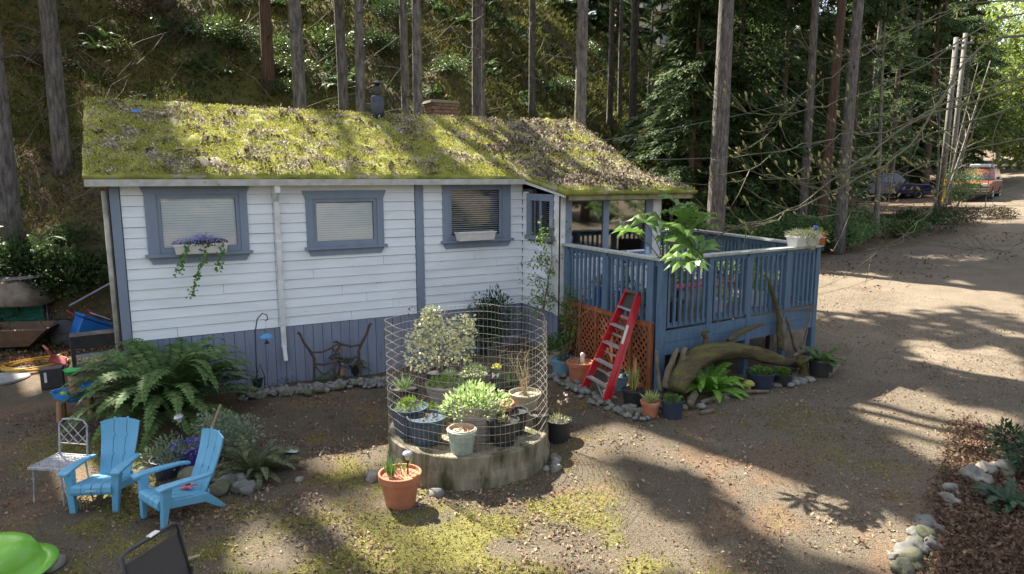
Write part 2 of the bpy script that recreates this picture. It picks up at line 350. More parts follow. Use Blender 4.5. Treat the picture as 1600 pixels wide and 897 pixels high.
mb.prism([(HY+.1, 3.25), (15.7, 3.25), (RYr, RZr-.15)], 'x', HX0, HX0+.1); mb.prism([(HY, 3.0), (15.6, 3.25), (RYr, RZr-.15)], 'x', PXR-.1, PXR)
for a, b_, c_, d_ in wall_pieces(HX1, PXR, .0, 3.0, [(6.50, 8.32, 1.95, 2.90)]): mb.bb((a, BY, c_), (b_, BY+.1, d_))
mb.bb((HX0+.1, HY+.1, .9), (PXR-.1, 15.6, .95))
hb(mb, 'wall', mat('wall_core', (.10, .10, .10)))  # core darkened so the gaps between boards read as shadow lines
mb = MB(); mb.bb((HX0+.12, HY+.45, .96), (HX1, HY+.47, 3.2)); mb.bb((HX1+.2, BY+1.6, .96), (PXR-.12, BY+1.62, 3.2)); hb(mb, 'dark_room_sheet', dark_in)  # near-black sheets behind the glass stand in for the unlit rooms
# lap boards
def lap_board(w_, axis, h=.152):
    b_ = MB()
    if axis == 'x': b_.prism([(-.006, h), (0, h), (0, 0), (-.025, 0), (-.022, .012)], 'x', -w_/2, w_/2)
    else: b_.prism([(-.006, h), (0, h), (0, 0), (-.025, 0), (-.022, .012)], 'y', -w_/2, w_/2)
    return b_.mesh('siding_board', white_paint)
EXP = .150; z = SB; row = 0
splits = [(HX0+.13, 1.84), (1.84, 4.17), (4.33, HX1-.02)]
front_frames = [(.15, 1.42, 2.17, 3.12), (2.40, 3.55, 2.17, 3.03), (4.74, 5.97, 2.17, 3.18)]
while z < 3.19:
    h = min(.145, 3.205-z)
    for a0, a1 in splits:
        segs = [(a0, a1)]
        for f0, f1, z0, z1 in front_frames:
            if z+h > z0+.03 and z < z1-.03:
                ns = []
                for s0, s1 in segs:
                    if f1 <= s0 or f0 >= s1: ns.append((s0, s1)); continue
                    if f0 > s0: ns.append((s0, f0+.02))
                    if f1 < s1: ns.append((f1-.02, s1))
                segs = ns
        for s0, s1 in segs:
            if s1-s0 < .03: continue
            cuts = [s0, U(s0+.4, s1-.4), s1] if s1-s0 > 1.2 and rnd() < .4 else [s0, s1]
            for c0, c1 in zip(cuts, cuts[1:]): link('siding_board', lap_board(c1-c0-.005, 'x', h), ((c0+c1)/2, HY-.001+U(-.0015, .0015), z+U(-.0025, .0025)), house, True)
    # return wall
    segs = [(BY+.1, HY-.02)]
    if z+h > 2.22 and z < 2.98: segs = [(BY+.1, 10.04), (10.92, HY-.02)]
    for s0, s1 in segs:
        top = 3.0 + (s0-BY)*.17
        if z < top-.1: link('siding_board', lap_board(s1-s0-.004, 'y', h), (HX1-.001, (s0+s1)/2, z+U(-.002, .002)), house, True)
    if z < 1.9:
        link('siding_board', lap_board(PXR-HX1-.26, 'x', h), ((PXR+HX1)/2, BY-.001, z), house, True)
    z += EXP; row += 1
# skirt of vertical boards
def vboards(a0, a1, axis, fixed, z0, z1, w_=.15, m=skirt_blue, name='skirt_board'):
    a = a0
    while a < a1-.02:
        ww = min(w_, a1-a); b_ = MB().box((0, 0, 0), (ww-.008, .02, z1-z0) if axis == 'x' else (.02, ww-.008, z1-z0)); o_ = U(-.002, .002)
        link(name, b_.mesh(name, m), ((a+ww/2, fixed-.011+o_, (z0+z1)/2) if axis == 'x' else (fixed-.011+o_, a+ww/2, (z0+z1)/2)), house, True); a += ww
vboards(HX0, HX1-.03, 'x', HY, -.05, SB-.012); vboards(BY, HY-.04, 'y', HX1, -.05, SB-.012)
# trim
mb = MB(); mb.bb((HX0-.015, HY-.04, SB-.02), (HX0+.12, HY-.001, 3.2)); mb.bb((HX0-.017, HY-.04, SB-.02), (HX0-.001, HY+.12, 3.2)); hb(mb, 'corner_board', blue_trim)
mb = MB(); mb.bb((4.18, HY-.036, SB-.01), (4.32, HY-.001, 3.2)); hb(mb, 'corner_board', blue_trim)
mb = MB(); mb.bb((HX1-.03, BY-.03, SB-.02), (HX1+.10, BY-.001, 3.02)); mb.bb((HX1-.032, BY-.03, SB-.02), (HX1-.001, BY+.1, 3.02)); hb(mb, 'corner_board', white_trim)
mb = MB(); mb.bb((PXR-.17, BY-.03, SB-.02), (PXR+.02, BY-.001, 3.02)); hb(mb, 'corner_board', white_trim)
mb = MB().tube([(HX0-.06, HY-.01, 3.12), (HX0-.06, HY-.01, .55)], .035, 8); hb(mb, 'drain_pipe', mat('old_pipe', (.45, .43, .36), (.25, .23, .18), .6), smooth=True)
# windows
gl = glass_mat('window_glass', (1, 1, 1), .01); gl2 = glass_mat('porch_glass', (.55, .58, .56), .18)
def window(x0, x1, z0, z1, hole, header=.13, flare=.05, white=True, kind=0):
    hx0, hx1, hz0, hz1 = hole
    fr = MB(); y0 = HY-.045
    fr.prism([(x0-flare, z1), (x1+flare, z1), (x1, z1-header), (x0, z1-header)], 'y', y0, HY-.002)
    fr.bb((x0, y0+.002, z0+.14), (hx0, HY-.002, z1-header)); fr.bb((hx1, y0+.002, z0+.14), (x1, HY-.002, z1-header))
    fo = hb(fr, 'window_frame', blue_trim)
    sl = MB(); sl.bb((x0-.04, y0-.05, z0+.10), (x1+.04, HY-.002, z0+.145)); sl.prism([(x0, z0+.1), (x1, z0+.1), (x1-.05, z0), (x0+.05, z0)], 'y', y0, HY-.002)
    s = sl.build('sill', blue_trim, fo, False); s.location = s.location-(fo.location+house.location)
    sa = MB(); q = .055
    for a, b_ in (((hx0, z0+.145), (hx1, z0+.145+q+.03)), ((hx0, z1-header-q), (hx1, z1-header)), ((hx0, z0+.145+q+.03), (hx0+q, z1-header-q)), ((hx1-q, z0+.145+q+.03), (hx1, z1-header-q))):
        sa.bb((a[0], HY-.02, a[1]), (b_[0], HY+.03, b_[1]))
    o = sa.build('sash', blue_trim, fo, False); o.location = o.location-(fo.location+house.location)
    g = MB().bb((hx0+q-.005, HY-.002, z0+.145+q), (hx1-q+.005, HY+.003, z1-header-q+.005)).build('pane', gl, fo, False); g.location = g.location-(fo.location+house.location)
    bl = MB(); zz = z0+.145+q+.03
    while zz < z1-header-q:
        bl.box(((hx0+hx1)/2, HY+.03, zz), (hx1-hx0-2*q-.01, .0352 if white else .034, .0016), Euler((R_(74 if white else 15), 0, 0))); zz += .037 if white else .038
    o = bl.build('blind', blind_m, fo, False); o.location = o.location-(fo.location+house.location); o['kind'] = 'stuff'
    return fo
window(.09, 1.47, 2.06, 3.19, wall_holes[0]); window(2.34, 3.61, 2.06, 3.10, wall_holes[1]); window(4.68, 6.03, 2.06, 3.21, wall_holes[2], .07, .02, False)
# side window on the return wall
mb = MB(); X0 = HX1-.04
mb.bb((X0, 10.02, 2.90), (HX1-.002, 10.94, 3.02)); mb.bb((X0+.002, 10.02, 2.2), (HX1-.002, 10.14, 2.9)); mb.bb((X0+.002, 10.80, 2.2), (HX1-.002, 10.94, 2.9)); mb.bb((X0-.03, 10.0, 2.2), (HX1-.002, 10.96, 2.27)); mb.bb((X0+.01, 10.45, 2.27), (HX1-.002, 10.49, 2.9))
fo = hb(mb, 'window_frame', blue_trim)
g = MB().bb((HX1, 10.14, 2.27), (HX1+.005, 10.80, 2.9)).build('pane', gl2, fo); g.location = g.location-(fo.location+house.location)
# porch glazing
mb = MB(); Z0, Z1 = 1.97, 2.90
mb.bb((HX1+.1, BY-.02, Z0-.06), (PXR-.17, BY+.04, Z0)); mb.bb((HX1+.1, BY-.02, Z1), (PXR-.17, BY+.04, Z1+.1))
for a, b_ in ((HX1+.1, HX1+.24), (7.22, 7.34), (8.18, 8.33)): mb.bb((a, BY-.018, Z0), (b_, BY+.038, Z1))
fo = hb(mb, 'porch_window_frame', blue_trim)
for a, b_ in ((HX1+.24, 7.22), (7.34, 8.18)):
    g = MB().bb((a, BY+.008, Z0), (b_, BY+.013, Z1)).build('pane', gl2, fo); g.location = g.location-(fo.location+house.location)
hb(MB().bb((HX1-.02, BY-.33, 2.93), (PXR+.5, BY-.30, 3.06)), 'fascia', mat('fascia_old', (.32, .28, .17), (.16, .15, .06), .85, 8))
mb = MB().prism([(BY-.30, 2.98), (HY-.20, 3.20), (HY-.20, 3.30), (BY-.30, 3.08)], 'x', HX1-.10, HX1-.07); hb(mb, 'fascia', white_trim)
# gutter, soffit, downspout
mb = MB(); mb.prism([(HY-.30, 3.28), (HY-.285, 3.28), (HY-.275, 3.20), (HY-.20, 3.20), (HY-.19, 3.28), (HY-.175, 3.28), (HY-.18, 3.185), (HY-.29, 3.185)], 'x', RX0+.02, HX1-.02); hb(mb, 'gutter', gutter_m)
hb(MB().bb((RX0+.03, HY-.17, 3.19), (HX1-.03, HY-.14, 3.31)), 'fascia', white_trim)
hb(MB().bb((RX0+.03, HY-.14, 3.20), (HX1, HY+.02, 3.225)), 'soffit', white_trim)
mb = MB(); dx = 1.885
mb.box((dx, HY-.235, 3.13), (.085, .07, .12)); mb.beam((dx, HY-.22, 3.09), (dx+.01, HY-.08, 2.97), .075, .055, (1, 0, 0)); mb.bb((dx-.03, HY-.10, .62), (dx+.045, HY-.04, 2.99)); mb.beam((dx+.007, HY-.07, .64), (dx+.007, HY-.17, .42), .075, .06, (1, 0, 0)); mb.bb((dx-.04, HY-.105, 1.0), (dx+.055, HY-.03, 1.03)); mb.bb((dx-.04, HY-.105, 2.3), (dx+.055, HY-.03, 2.33))
hb(mb, 'downspout', white_trim, .006)
# roof: sheets with moss on top
def roof_z(x, y):   # height of the roofing at (x, y): main slope then the flatter porch slope
    ye = HY-.22; k = (RZr-3.31)/(RYr-ye)
    z = np.where(y < ye, 3.31-(ye-y)*.175, np.where(y <= RYr, 3.31+(y-ye)*k, RZr-(y-RYr)*k))
    return z - .035*np.sin(np.clip((x-RX0)/(RX1-RX0), 0, 1)*math.pi)*np.clip((y-ye)/2, 0, 1)
EYp = BY-.36
def roof_sheet(x0, x1, y0, y1, nx_, ny_, name, rakes=None):
    xx = np.linspace(x0, x1, nx_); yy = np.linspace(y0, y1, ny_); A, B = np.meshgrid(xx, yy)
    edge = np.minimum(np.minimum(A-x0, x1-A), np.minimum(B-y0, 99)); 
    A2 = A + (np.abs(A-x1) < 1e-6)*(vnoise(B*5, B*0)-.5)*.06 + (np.abs(A-x0) < 1e-6)*(vnoise(B*5, B*0+4)-.5)*.05
    B2 = B + (np.abs(B-y0) < 1e-6)*((vnoise(A*5, A*0+2)-.6)*.10)
    hgt = (fbm(A*3, B*3, 2)-.30)*.15 + (fbm(A*8, B*8, 1)-.22)*.16
    Zt = roof_z(A, B) + np.maximum(.0, hgt)*ss(0, .06, edge) + .012
    Zb = roof_z(A, B) - .05
    n_ = A.size; Vv = np.concatenate([np.stack([A2, B2, Zt], -1).reshape(-1, 3), np.stack([A, B, Zb], -1).reshape(-1, 3)])
    I_ = np.arange((ny_-1)*nx_).reshape(ny_-1, nx_)[:, :-1].ravel()
    f_ = [np.stack([I_, I_+1, I_+nx_+1, I_+nx_], 1), np.stack([I_+n_+nx_, I_+n_+nx_+1, I_+n_+1, I_+n_], 1)]
    def side(idx): idx = np.array(idx); return np.stack([idx[:-1], idx[:-1]+n_, idx[1:]+n_, idx[1:]], 1)
    r0 = np.arange(nx_); f_.append(side(r0)); f_.append(side(r0[::-1]+(ny_-1)*nx_)); c0 = np.arange(ny_)*nx_; f_.append(side(c0[::-1])); f_.append(side(c0+nx_-1))
    me_ = npmesh(name, Vv-np.array(house.location), np.concatenate(f_), roof_mat, True)
    return link(name, me_, (0, 0, 0), house)
roof_mat = mat('mossy_roof', (.33, .33, .075), (.17, .185, .04), .95, 4, 1.0, 60, spec=.1, c3=(.36, .31, .23), s3=3.4, t3=.53, w3=.07)
roof_sheet(RX0, RX1, HY-.22, RYr+.1, 260, 80, 'roof')
roof_sheet(HX1-.12, RX1+.02, EYp, HY-.18, 80, 44, 'porch_roof')
roof_sheet(RX0, RX1, RYr, 15.9, 90, 24, 'back_roof')
# chimneys
cx, cy = 4.28, 13.35; cz = RZr-.12
fl = thing('stove_pipe', 'dark metal stove pipe with a rain cap rising from the mossy roof', 'chimney', (cx, cy, cz))
pm = mat('blackened_steel', (.055, .065, .085), (.03, .035, .045), .5, 9, .1)
MB().lathe([(.125, 0), (.13, .2), (.13, .42), (.11, .44), (.06, .46)], 18).build('pipe', pm, fl, smooth=True, loc=(0, 0, 0))
MB().lathe([(.055, .44), (.05, .52), (.085, .60), (.085, .62), (.04, .63), (.04, .68)], 14).build('cap', pm, fl, smooth=True, loc=(0, 0, 0))
mb = MB(); mb.lathe([(.13, .68), (.13, .70), (.02, .73)], 14); mb.tube([(.13, 0, .69), (.15, 0, .62)], .008, 5); mb.tube([(-.13, 0, .69), (-.15, 0, .62)], .008, 5); mb.build('rain_hood', pm, fl, loc=(0, 0, 0))
bc = thing('brick_chimney', 'low brown brick chimney with a sloping cap behind the roof ridge', 'chimney', (5.98, 14.2, 4.45))
bm = mat('brown_brick', (.22, .12, .075), (.14, .08, .055), .9, 9, .4, 40, rand=.25)
MB().box((0, 0, .22), (.50, .42, .44)).build('mortar_core', mat('mortar', (.2, .17, .14)), bc)
brk = MB().box((0, 0, 0), (.19, .09, .062)).mesh('brick', bm)
for k in range(6):
    for i in range(3):
        for s in (-1, 1): link('brick', brk, (-.18+i*.2+(.03 if k % 2 else -.02), s*.2, .04+k*.074), bc)
    for i in range(2):
        for s in (-1, 1): link('brick', brk, (s*.24, -.10+i*.2, .04+k*.074), bc, rot=(0, 0, R_(90)))
MB().prism([(-.34, .44), (.34, .44), (.30, .50), (-.30, .50)], 'y', -.27, .27).build('cap', mat('mossy_cap', (.14, .14, .07), (.2, .18, .14), .9), bc)

#@DECK
# ------------------------------------------------------------------ deck
DZ = 1.17; RT = 2.17
P0 = Vector((6.42, 9.80)); P1 = Vector((6.42, 7.36)); P2 = Vector((10.02, 7.62)); P3 = Vector((10.75, 11.6))
deck = thing('wooden_deck', 'blue painted wooden deck with railing in front of the glazed porch', 'deck', (8.3, 9.0, .2))
def dk(mb, name, m=deck_blue, bevel=0.): return mb.build(name, m, deck, True, bevel=bevel)
# floor boards
yb = 7.50
while yb < 11.4:
    t_ = (yb-7.6)/(11.6-7.6); xr = 10.02+max(0, t_)*.73-.05
    if yb < BY-.05: dk(MB().bb((6.47, yb, DZ-.035), (xr, yb+.135, DZ+U(0, .003))), 'deck_board', deck_wood)
    else: dk(MB().bb((PXR+.06, yb, DZ-.035), (xr, yb+.135, DZ+U(0, .003))), 'deck_board', deck_wood)
    yb += .142
def rail(A, B, posts, stairs=False, top=True):
    A = Vector(A); B = Vector(B); d = B-A; L_ = d.length; d.normalize(); ang = math.atan2(d.y, d.x); n2 = Vector((d.y, -d.x))
    rot = (0, 0, ang)
    pts = [A+d*(L_*p) for p in posts]
    pm_ = MB().box((0, 0, 0), (.10, .10, RT-.03-.0)).mesh('post', deck_blue)
    for k_, p in enumerate(pts):
        zt = RT-.03; zb = float(T(p.x, p.y))-.05
        o = MB().box((0, 0, 0), (.105, .095, zt-zb)); link('post', o.mesh('post', deck_blue), (p.x, p.y, (zt+zb)/2), deck, True, rot)
    if top:
        a3 = Vector((A.x, A.y, RT)); b3 = Vector((B.x, B.y, RT)); e = Vector((d.x, d.y, 0))*.07
        dk(MB().beam(a3-e, b3+e, .17, .04), 'top_rail', deck_top, .005)
        dk(MB().beam(a3-Vector((0, 0, .065)), b3-Vector((0, 0, .065)), .04, .09), 'sub_rail')
    dk(MB().beam(Vector((A.x, A.y, DZ+.03)), Vector((B.x, B.y, DZ+.03)), .04, .07), 'bottom_rail')
    bal = MB().box((0, 0, 0), (.040, .035, RT-.10-DZ)).mesh('baluster', deck_blue)
    k = int(L_/.118)
    for i in range(1, k):
        p = A+d*(L_*i/k)
        if min((p-q).length for q in pts) < .07: continue
        o = n2*(.028); link('baluster', bal, (p.x+o.x, p.y+o.y, (RT-.06+DZ)/2+U(-.01, .006)), deck, True, (U(-.006, .006), U(-.006, .006), ang))
rail(P0, P1, [.02, .47, .93], True); rail(P1, P2, [.005, .27, .52, .78, 1.]); rail(P2, P3, [.25, .5, .75, 1.]); rail((8.62, 11.35), P3, [.0, .5])
for A, B in ((P1, P2), (P2, P3)):
    A = Vector((A.x, A.y)); B = Vector((B.x, B.y)); d = (B-A).normalized(); n2 = Vector((d.y, -d.x))*.02
    for z0, z1 in ((DZ-.04-.17, DZ-.035), (DZ-.39, DZ-.215)):
        dk(MB().beam((A.x+n2.x, A.y+n2.y, (z0+z1)/2), (B.x+n2.x, B.y+n2.y, (z0+z1)/2), .04, z1-z0), 'rim_board')
dk(MB().beam((6.44, 9.8, DZ-.12), (6.44, 7.4, DZ-.12), .04, .2), 'rim_board')
for x_ in (7.3, 8.6, 9.7):
    for y_ in (8.2, 9.6): dk(MB().bb((x_, y_, 0), (x_+.1, y_+.1, DZ-.04)), 'pier', deck_wood)

#@TREES
# ------------------------------------------------------------------ trees
sun_open = [[(560, 620), (900, 620), (900, 880), (560, 880)],   # pieces of ground and roof that the sun reaches between the crowns (outline as the photograph shows them)
 [(330, 897), (400, 800), (470, 705), (600, 645), (620, 770), (860, 770), (870, 690), (960, 660), (1080, 720), (960, 760), (1120, 897)],
 [(592, 480), (860, 480), (900, 700), (600, 740)],
 [(1000, 680), (1110, 665), (1280, 760), (1460, 830), (1440, 897), (1300, 897), (1150, 780)],
 [(1250, 660), (1400, 600), (1470, 620), (1500, 640), (1600, 650), (1600, 740), (1500, 740), (1330, 700)],
 [(1290, 420), (1600, 455), (1600, 490), (1420, 470), (1290, 450)], [(1420, 525), (1600, 560), (1600, 600), (1450, 570)], [(1400, 400), (1600, 370), (1600, 395), (1420, 420)],
 [(120, 150), (910, 170), (1080, 305), (860, 310), (820, 290), (120, 290)],
 [(0, 500), (120, 470), (150, 540), (60, 620), (0, 600)], [(60, 720), (330, 720), (330, 790), (60, 780)],
 [(20, 440), (170, 380), (160, 430), (40, 470)], [(800, 120), (880, 180), (780, 180)], [(640, 20), (740, 20), (740, 100), (660, 80)], [(940, 0), (1060, 60), (1050, 150), (960, 60)],
 [(1120, 60), (1330, 60), (1330, 250), (1120, 200)], [(1480, 60), (1600, 60), (1600, 260), (1500, 250)], [(450, 330), (150, 560), (400, 640)]]
sun_shut = [[(150, 140), (235, 140), (330, 300), (200, 300)], [(120, 200), (175, 220), (200, 300), (120, 300)], [(470, 150), (520, 150), (600, 300), (560, 300)], [(1100, 560), (1260, 600), (1420, 700), (1500, 830), (1300, 760), (1150, 660)], [(900, 705), (985, 705), (1330, 897), (1130, 897)],
 [(1290, 480), (1600, 510), (1600, 545), (1400, 530), (1290, 560)], [(600, 150), (650, 150), (730, 300), (670, 300)], [(770, 150), (800, 150), (870, 300), (830, 300)], [(0, 620), (330, 600), (380, 700), (0, 700)], [(0, 810), (340, 810), (300, 897), (0, 897)]]
def sun_kept(p, prob=1.):
    """thin the crowns where the photograph shows sun getting through: True = leave the branch on"""
    p = np.asarray(p, float); yr = p[:, 1]; g = p.copy()
    for it in range(60):                       # walk down the sun's ray to the roof or the ground
        hr = np.where((g[:, 0] > RX0) & (g[:, 0] < RX1) & (g[:, 1] > EYp) & (g[:, 1] < RYr), roof_z(g[:, 0], g[:, 1]), T(g[:, 0], g[:, 1], False))
        dz = g[:, 2]-hr; st = np.clip(dz/(S[2]+.5), -2, 4)[:, None]; g = g - S[None]*st
        if (np.abs(dz) < .05).all(): break
    px, py, dd = project(g); r = np.zeros(len(p), bool); inview = (dd > 1) & (px > -50) & (px < 1650) & (py > -50) & (py < 950)
    px = px + (vnoise(px*.02, py*.02)-.5)*30; py = py + (vnoise(px*.02+9, py*.02)-.5)*16
    for q in sun_open: r |= inpoly(px, py, q)
    for q in sun_shut: r &= ~inpoly(px, py, q)
    return ~(r & inview & (np.random.rand(len(p)) < .995))
def crown_arrays(base, z0, z1, rmax, nb, ns, droop=.35, size=.5):
    """whorled conifer crown: returns leaf arrays for its sprays"""
    zz = z0+(z1-z0)*np.random.rand(nb)**.9; k = (zz-z0)/(z1-z0); Ln = rmax*np.clip(1.05-k, .08, 1)*(.55+.45*np.random.rand(nb))*np.clip(.45+k*4, 0, 1)
    az = np.random.rand(nb)*2*np.pi
    t = np.random.rand(nb, ns)**.7; px = base[0]+np.cos(az)[:, None]*Ln[:, None]*t; py = base[1]+np.sin(az)[:, None]*Ln[:, None]*t
    pz = base[2]+zz[:, None]+.12*Ln[:, None]*t-droop*Ln[:, None]*t**2
    Pp = np.stack([px, py, pz], -1)+np.random.normal(size=(nb, ns, 3))*.12
    D = np.stack([np.cos(az)[:, None]+np.random.normal(size=(nb, ns))*.7, np.sin(az)[:, None]+np.random.normal(size=(nb, ns))*.7, -.35+np.random.normal(size=(nb, ns))*.35], -1)
    return Pp.reshape(-1, 3), D.reshape(-1, 3), np.repeat(np.arange(nb), ns), (zz, Ln, az)
def trunk_mesh(h, r0, lean=(0, 0), n=12, stubs=0, seed=0):
    mb = MB(); pts = []; rad = []; k = 14; ph = U(0, 6); am = U(.03, .1)
    for i in range(k):
        t_ = (i/(k-1))**1.35; z_ = h*t_
        pts.append((lean[0]*z_+am*math.sin(t_*5+ph)-am*math.sin(ph), lean[1]*z_+am*math.cos(t_*4+ph)-am*math.cos(ph), z_-.15*(i == 0)))
        rad.append(r0*(1-.78*t_)*(1+.18*math.exp(-z_/.25)))
    mb.tube(pts, rad, n)
    # bark relief: push the ring vertices in and out
    mb.v = [(x*(1+U(-.04, .04)), y*(1+U(-.04, .04)), z_) for (x, y, z_) in mb.v] if abs(lean[0])+abs(lean[1]) < 1e-6 and am < .0 else mb.v
    for i in range(stubs):
        z_ = U(1.5, min(h*.5, 12)); t_ = (z_/h)**(1/1.35); a = U(0, 6.28); c_ = Vector((lean[0]*z_, lean[1]*z_, z_)); l_ = U(.25, 1.1)
        mb.tube([c_, c_+Vector((math.cos(a)*l_*.6, math.sin(a)*l_*.6, U(-.05, .2))), c_+Vector((math.cos(a)*l_, math.sin(a)*l_, U(-.25, .25)))], [.03, .018, .006], 4)
    return mb
conifers = []
def fir(px, r, wpx, h=26, crown=(10, None), rmax=2.8, lean=0., m=bark, label='', pos=None, nb=150, group='tall firs on the hillside', stubs=9, clear=True):
    x, y = pos if pos else dist(px, r)
    z_ = float(T(x, y, False)); r0 = wpx*r*(F/1080/math.hypot(1, (px-800)/1080))/1067/2 if px else wpx*r/1067/2
    root = thing('fir_tree', label, 'tree', (x, y, z_), 0, group)
    lv = Vector((_r[0], _r[1], 0))*lean
    tr = trunk_mesh(h, r0/.93, (lv.x, lv.y), 12 if wpx > 12 else 8, stubs).build('trunk', m, root, smooth=True, loc=(0, 0, 0))
    Pp, D, bi, (zz, Ln, az) = crown_arrays((x+lv.x*16, y+lv.y*16, z_), crown[0], crown[1] or h+1, rmax, nb, 26)
    keep = sun_kept(Pp) & sun_kept(Pp+nrm(D)*.6) & sun_kept(Pp+nrm(D)*.3)
    pxs, pys, dd = project(Pp); keep &= ~((pys > -5) & (pxs > 0) & (pxs < 1600)) if clear else True
    Pp = Pp[keep]; D = D[keep]
    if len(Pp):
        Nn = rdir(len(Pp), 1.5); leafobj('crown', needle, Pp, D, Nn, np.random.uniform(.35, .75, len(Pp)), np.random.uniform(.14, .30, len(Pp)), root, True)
    conifers.append(root); return root
firs = [ # px, distance, width px, lean, label
 (10, 18, 26, 0, 'dark fir trunk at the far left edge behind the shrubs'),
 (100, 20, 24, 0, 'thick dark fir trunk left of the cottage roof'),
 (281, 28, 24, 0, 'grooved grey fir trunk high on the bank above the left roof half'),
 (304, 31, 10, 0, 'slim pale trunk close behind the grooved fir on the upper left bank'),
 (428, 24, 17, .01, 'brown ivy-wrapped fir trunk left of the tall pair behind the ridge'),
 (476, 17, 21, 0, 'straight grey fir trunk right behind the ridge, first left of the stove pipe group'),
 (542, 22, 15, -.02, 'dark fir trunk half hidden behind the lighter one left of the stove pipe'),
 (565, 17, 16, 0, 'pale grey fir trunk rising just left of the stove pipe'),
 (636, 18.5, 13, 0, 'dimmer left trunk of the close pair right of the stove pipe'),
 (655, 17, 16, 0, 'lighter right trunk of the close pair beside the brick chimney'),
 (746, 24, 15, 0, 'dark grooved fir trunk on the bank above the middle of the roof'),
 (759, 21, 6, 0, 'thin sapling trunk touching the right side of the dark grooved fir'),
 (831, 29, 10, 0, 'slim grey fir trunk high on the bank, left of the big lit one'),
 (901, 16.8, 20, 0, 'rough pale fir trunk standing behind the right end of the ridge'),
 (950, 36, 9, 0, 'slim fir trunk, first on the mossy slope right of the rough pale one'),
 (966, 38, 7, 0, 'thinnest fir trunk on the bright mossy slope'),
 (986, 36, 12, .0, 'darker fir trunk on the mossy slope left of the hilltop house'),
 (1009, 40, 5, .02, 'leaning thin trunk just left of the hilltop house'),
 (1060, 32, 13, 0, 'half-lit trunk in front of the hilltop house'),
 (1081, 34, 11, 0, 'dark trunk close right of the half-lit one by the hilltop house'),
 (1121, 23, 27, .012, 'large purplish-grey fir trunk standing right of the porch roof'),
 (1258, 26, 13, 0, 'dark trunk against the sky gaps in the cedar wood'),
 (1288, 25.5, 15, .01, 'reddish shaded trunk left of the blue pickup'),
 (1318, 25, 18, .015, 'stout dark trunk at the tail of the blue pickup'),
 (1353, 54, 9, .01, 'slender trunk rising behind the blue pickup cab'),
 (1412, 56, 11, .01, 'shaded trunk between the two parked vehicles'),
 (1440, 58, 10, .05, 'leaning pale trunk above the gap between the vehicles')]
for px, r, wp, ln, lb in firs:
    fir(px, r, wp, h=U(24, 30) if wp > 8 else U(14, 18), crown=(9.5 if r < 24 else 12, None), lean=ln, label=lb, nb=230 if wp > 8 else 60, rmax=3.5 if wp > 8 else 1.6, m=bark_red if px in (428, 1288) else bark)
# firs added beyond the left edge and above the frame to shade yard and bank
for i, (x, y) in enumerate([(-7, 17), (-11, 21), (-4.5, 22), (-9, 27), (-15, 17), (-6.5, 14.5), (-8, 32), (-14, 30), (-5, 27), (-7, 36), (-3.8, 31), (-1, 38), (14, 41), (-11, 37), (19, 44), (-6, 44), (15, 49), (24, 50)]):
    fir(0, 0, 0, pos=(x, y), h=27, label='fir standing outside the view among the hillside wood', nb=140, rmax=3.3) if False else None
    x_, y_ = x, y; r = math.hypot(x, y); 
    root = fir(0, r, 22, pos=(x, y), h=U(25, 30), crown=(9, None), label='fir added out of view to shade the yard and bank', nb=230, rmax=3.7, clear=True)

# visible cedars: frond sprays hanging from boughs
def cedar(px, r, h, spread, nbough, label, m=cedar_leaf, z0=1.6, wpx=12, seed=0, trunk_m=bark_red, prune=True, lsc=1.):
    x, y = dist(px, r); z_ = float(T(x, y, False)); root = thing('cedar_tree', label, 'tree', (x, y, z_), 0, 'cedars right of the cottage')
    z0 = 3.4 if px in (1330, 1445, 1500) else z0; trunk_mesh(h, wpx*r/1067/2, (0, 0), 8).build('trunk', trunk_m, root, smooth=True, loc=(0, 0, 0))
    k = np.random.rand(nbough)**.85; zz = z0+(h-z0)*k; L_ = spread*(1.05-k*.8)*np.random.uniform(.6, 1.1, nbough); a = np.random.rand(nbough)*2*np.pi
    d = np.stack([np.cos(a), np.sin(a), 0*a], 1); ts = np.linspace(.1, 1, 9)
    pts = np.stack([x+d[:, :1]*L_[:, None]*ts, y+d[:, 1:2]*L_[:, None]*ts, (z_+zz)[:, None]+.15*L_[:, None]*ts-.42*L_[:, None]*ts*ts], -1)
    lim = MB()
    for i in range(nbough): lim.tube([Vector(p)-Vector((x, y, z_)) for p in pts[i, ::4]], [.02, .012, .004], 3, False)
    sh = (nbough, 9, 7); side = np.stack([d[:, 1], -d[:, 0], 0*a], 1)[:, None, None, :]; rr = np.random.uniform
    dd_ = nrm(d[:, None, None, :]*rr(.2, 1, sh+(1,))+side*(rr(.1, 1.1, sh+(1,))*np.random.choice([-1, 1], sh+(1,)))+np.concatenate([np.zeros(sh+(2,)), rr(-.9, 0, sh+(1,))], -1)); ll = rr(.25, .6, sh)
    q = np.arange(6); b0 = pts[:, :, None, None, :]+dd_[..., None, :]*(ll[..., None]*q/6)[..., None]+np.random.normal(size=sh+(6, 3))*.03
    sd = nrm(np.cross(dd_, [0, 0, 1.]))[..., None, :]*np.where(q % 2, 1, -1)[:, None]
    D_ = (dd_[..., None, :]*1.1+sd*.7+np.array([0, 0, -.25])).reshape(-1, 3); P_ = b0.reshape(-1, 3); n_ = len(P_)
    keep = (sun_kept(P_) | (np.random.rand(n_) < .3)) if prune else np.ones(n_, bool)
    lim.build('limb', trunk_m, root, loc=(0, 0, 0))['kind'] = 'stuff'
    N_ = np.stack([rr(-.4, .4, n_), rr(-.4, .4, n_), np.ones(n_)], 1)
    leafobj('crown', m, P_[keep], D_[keep], N_[keep], rr(.10, .2, n_)[keep]*lsc, rr(.035, .075, n_)[keep]*lsc, root, True, loc=(x, y, z_))
    return root
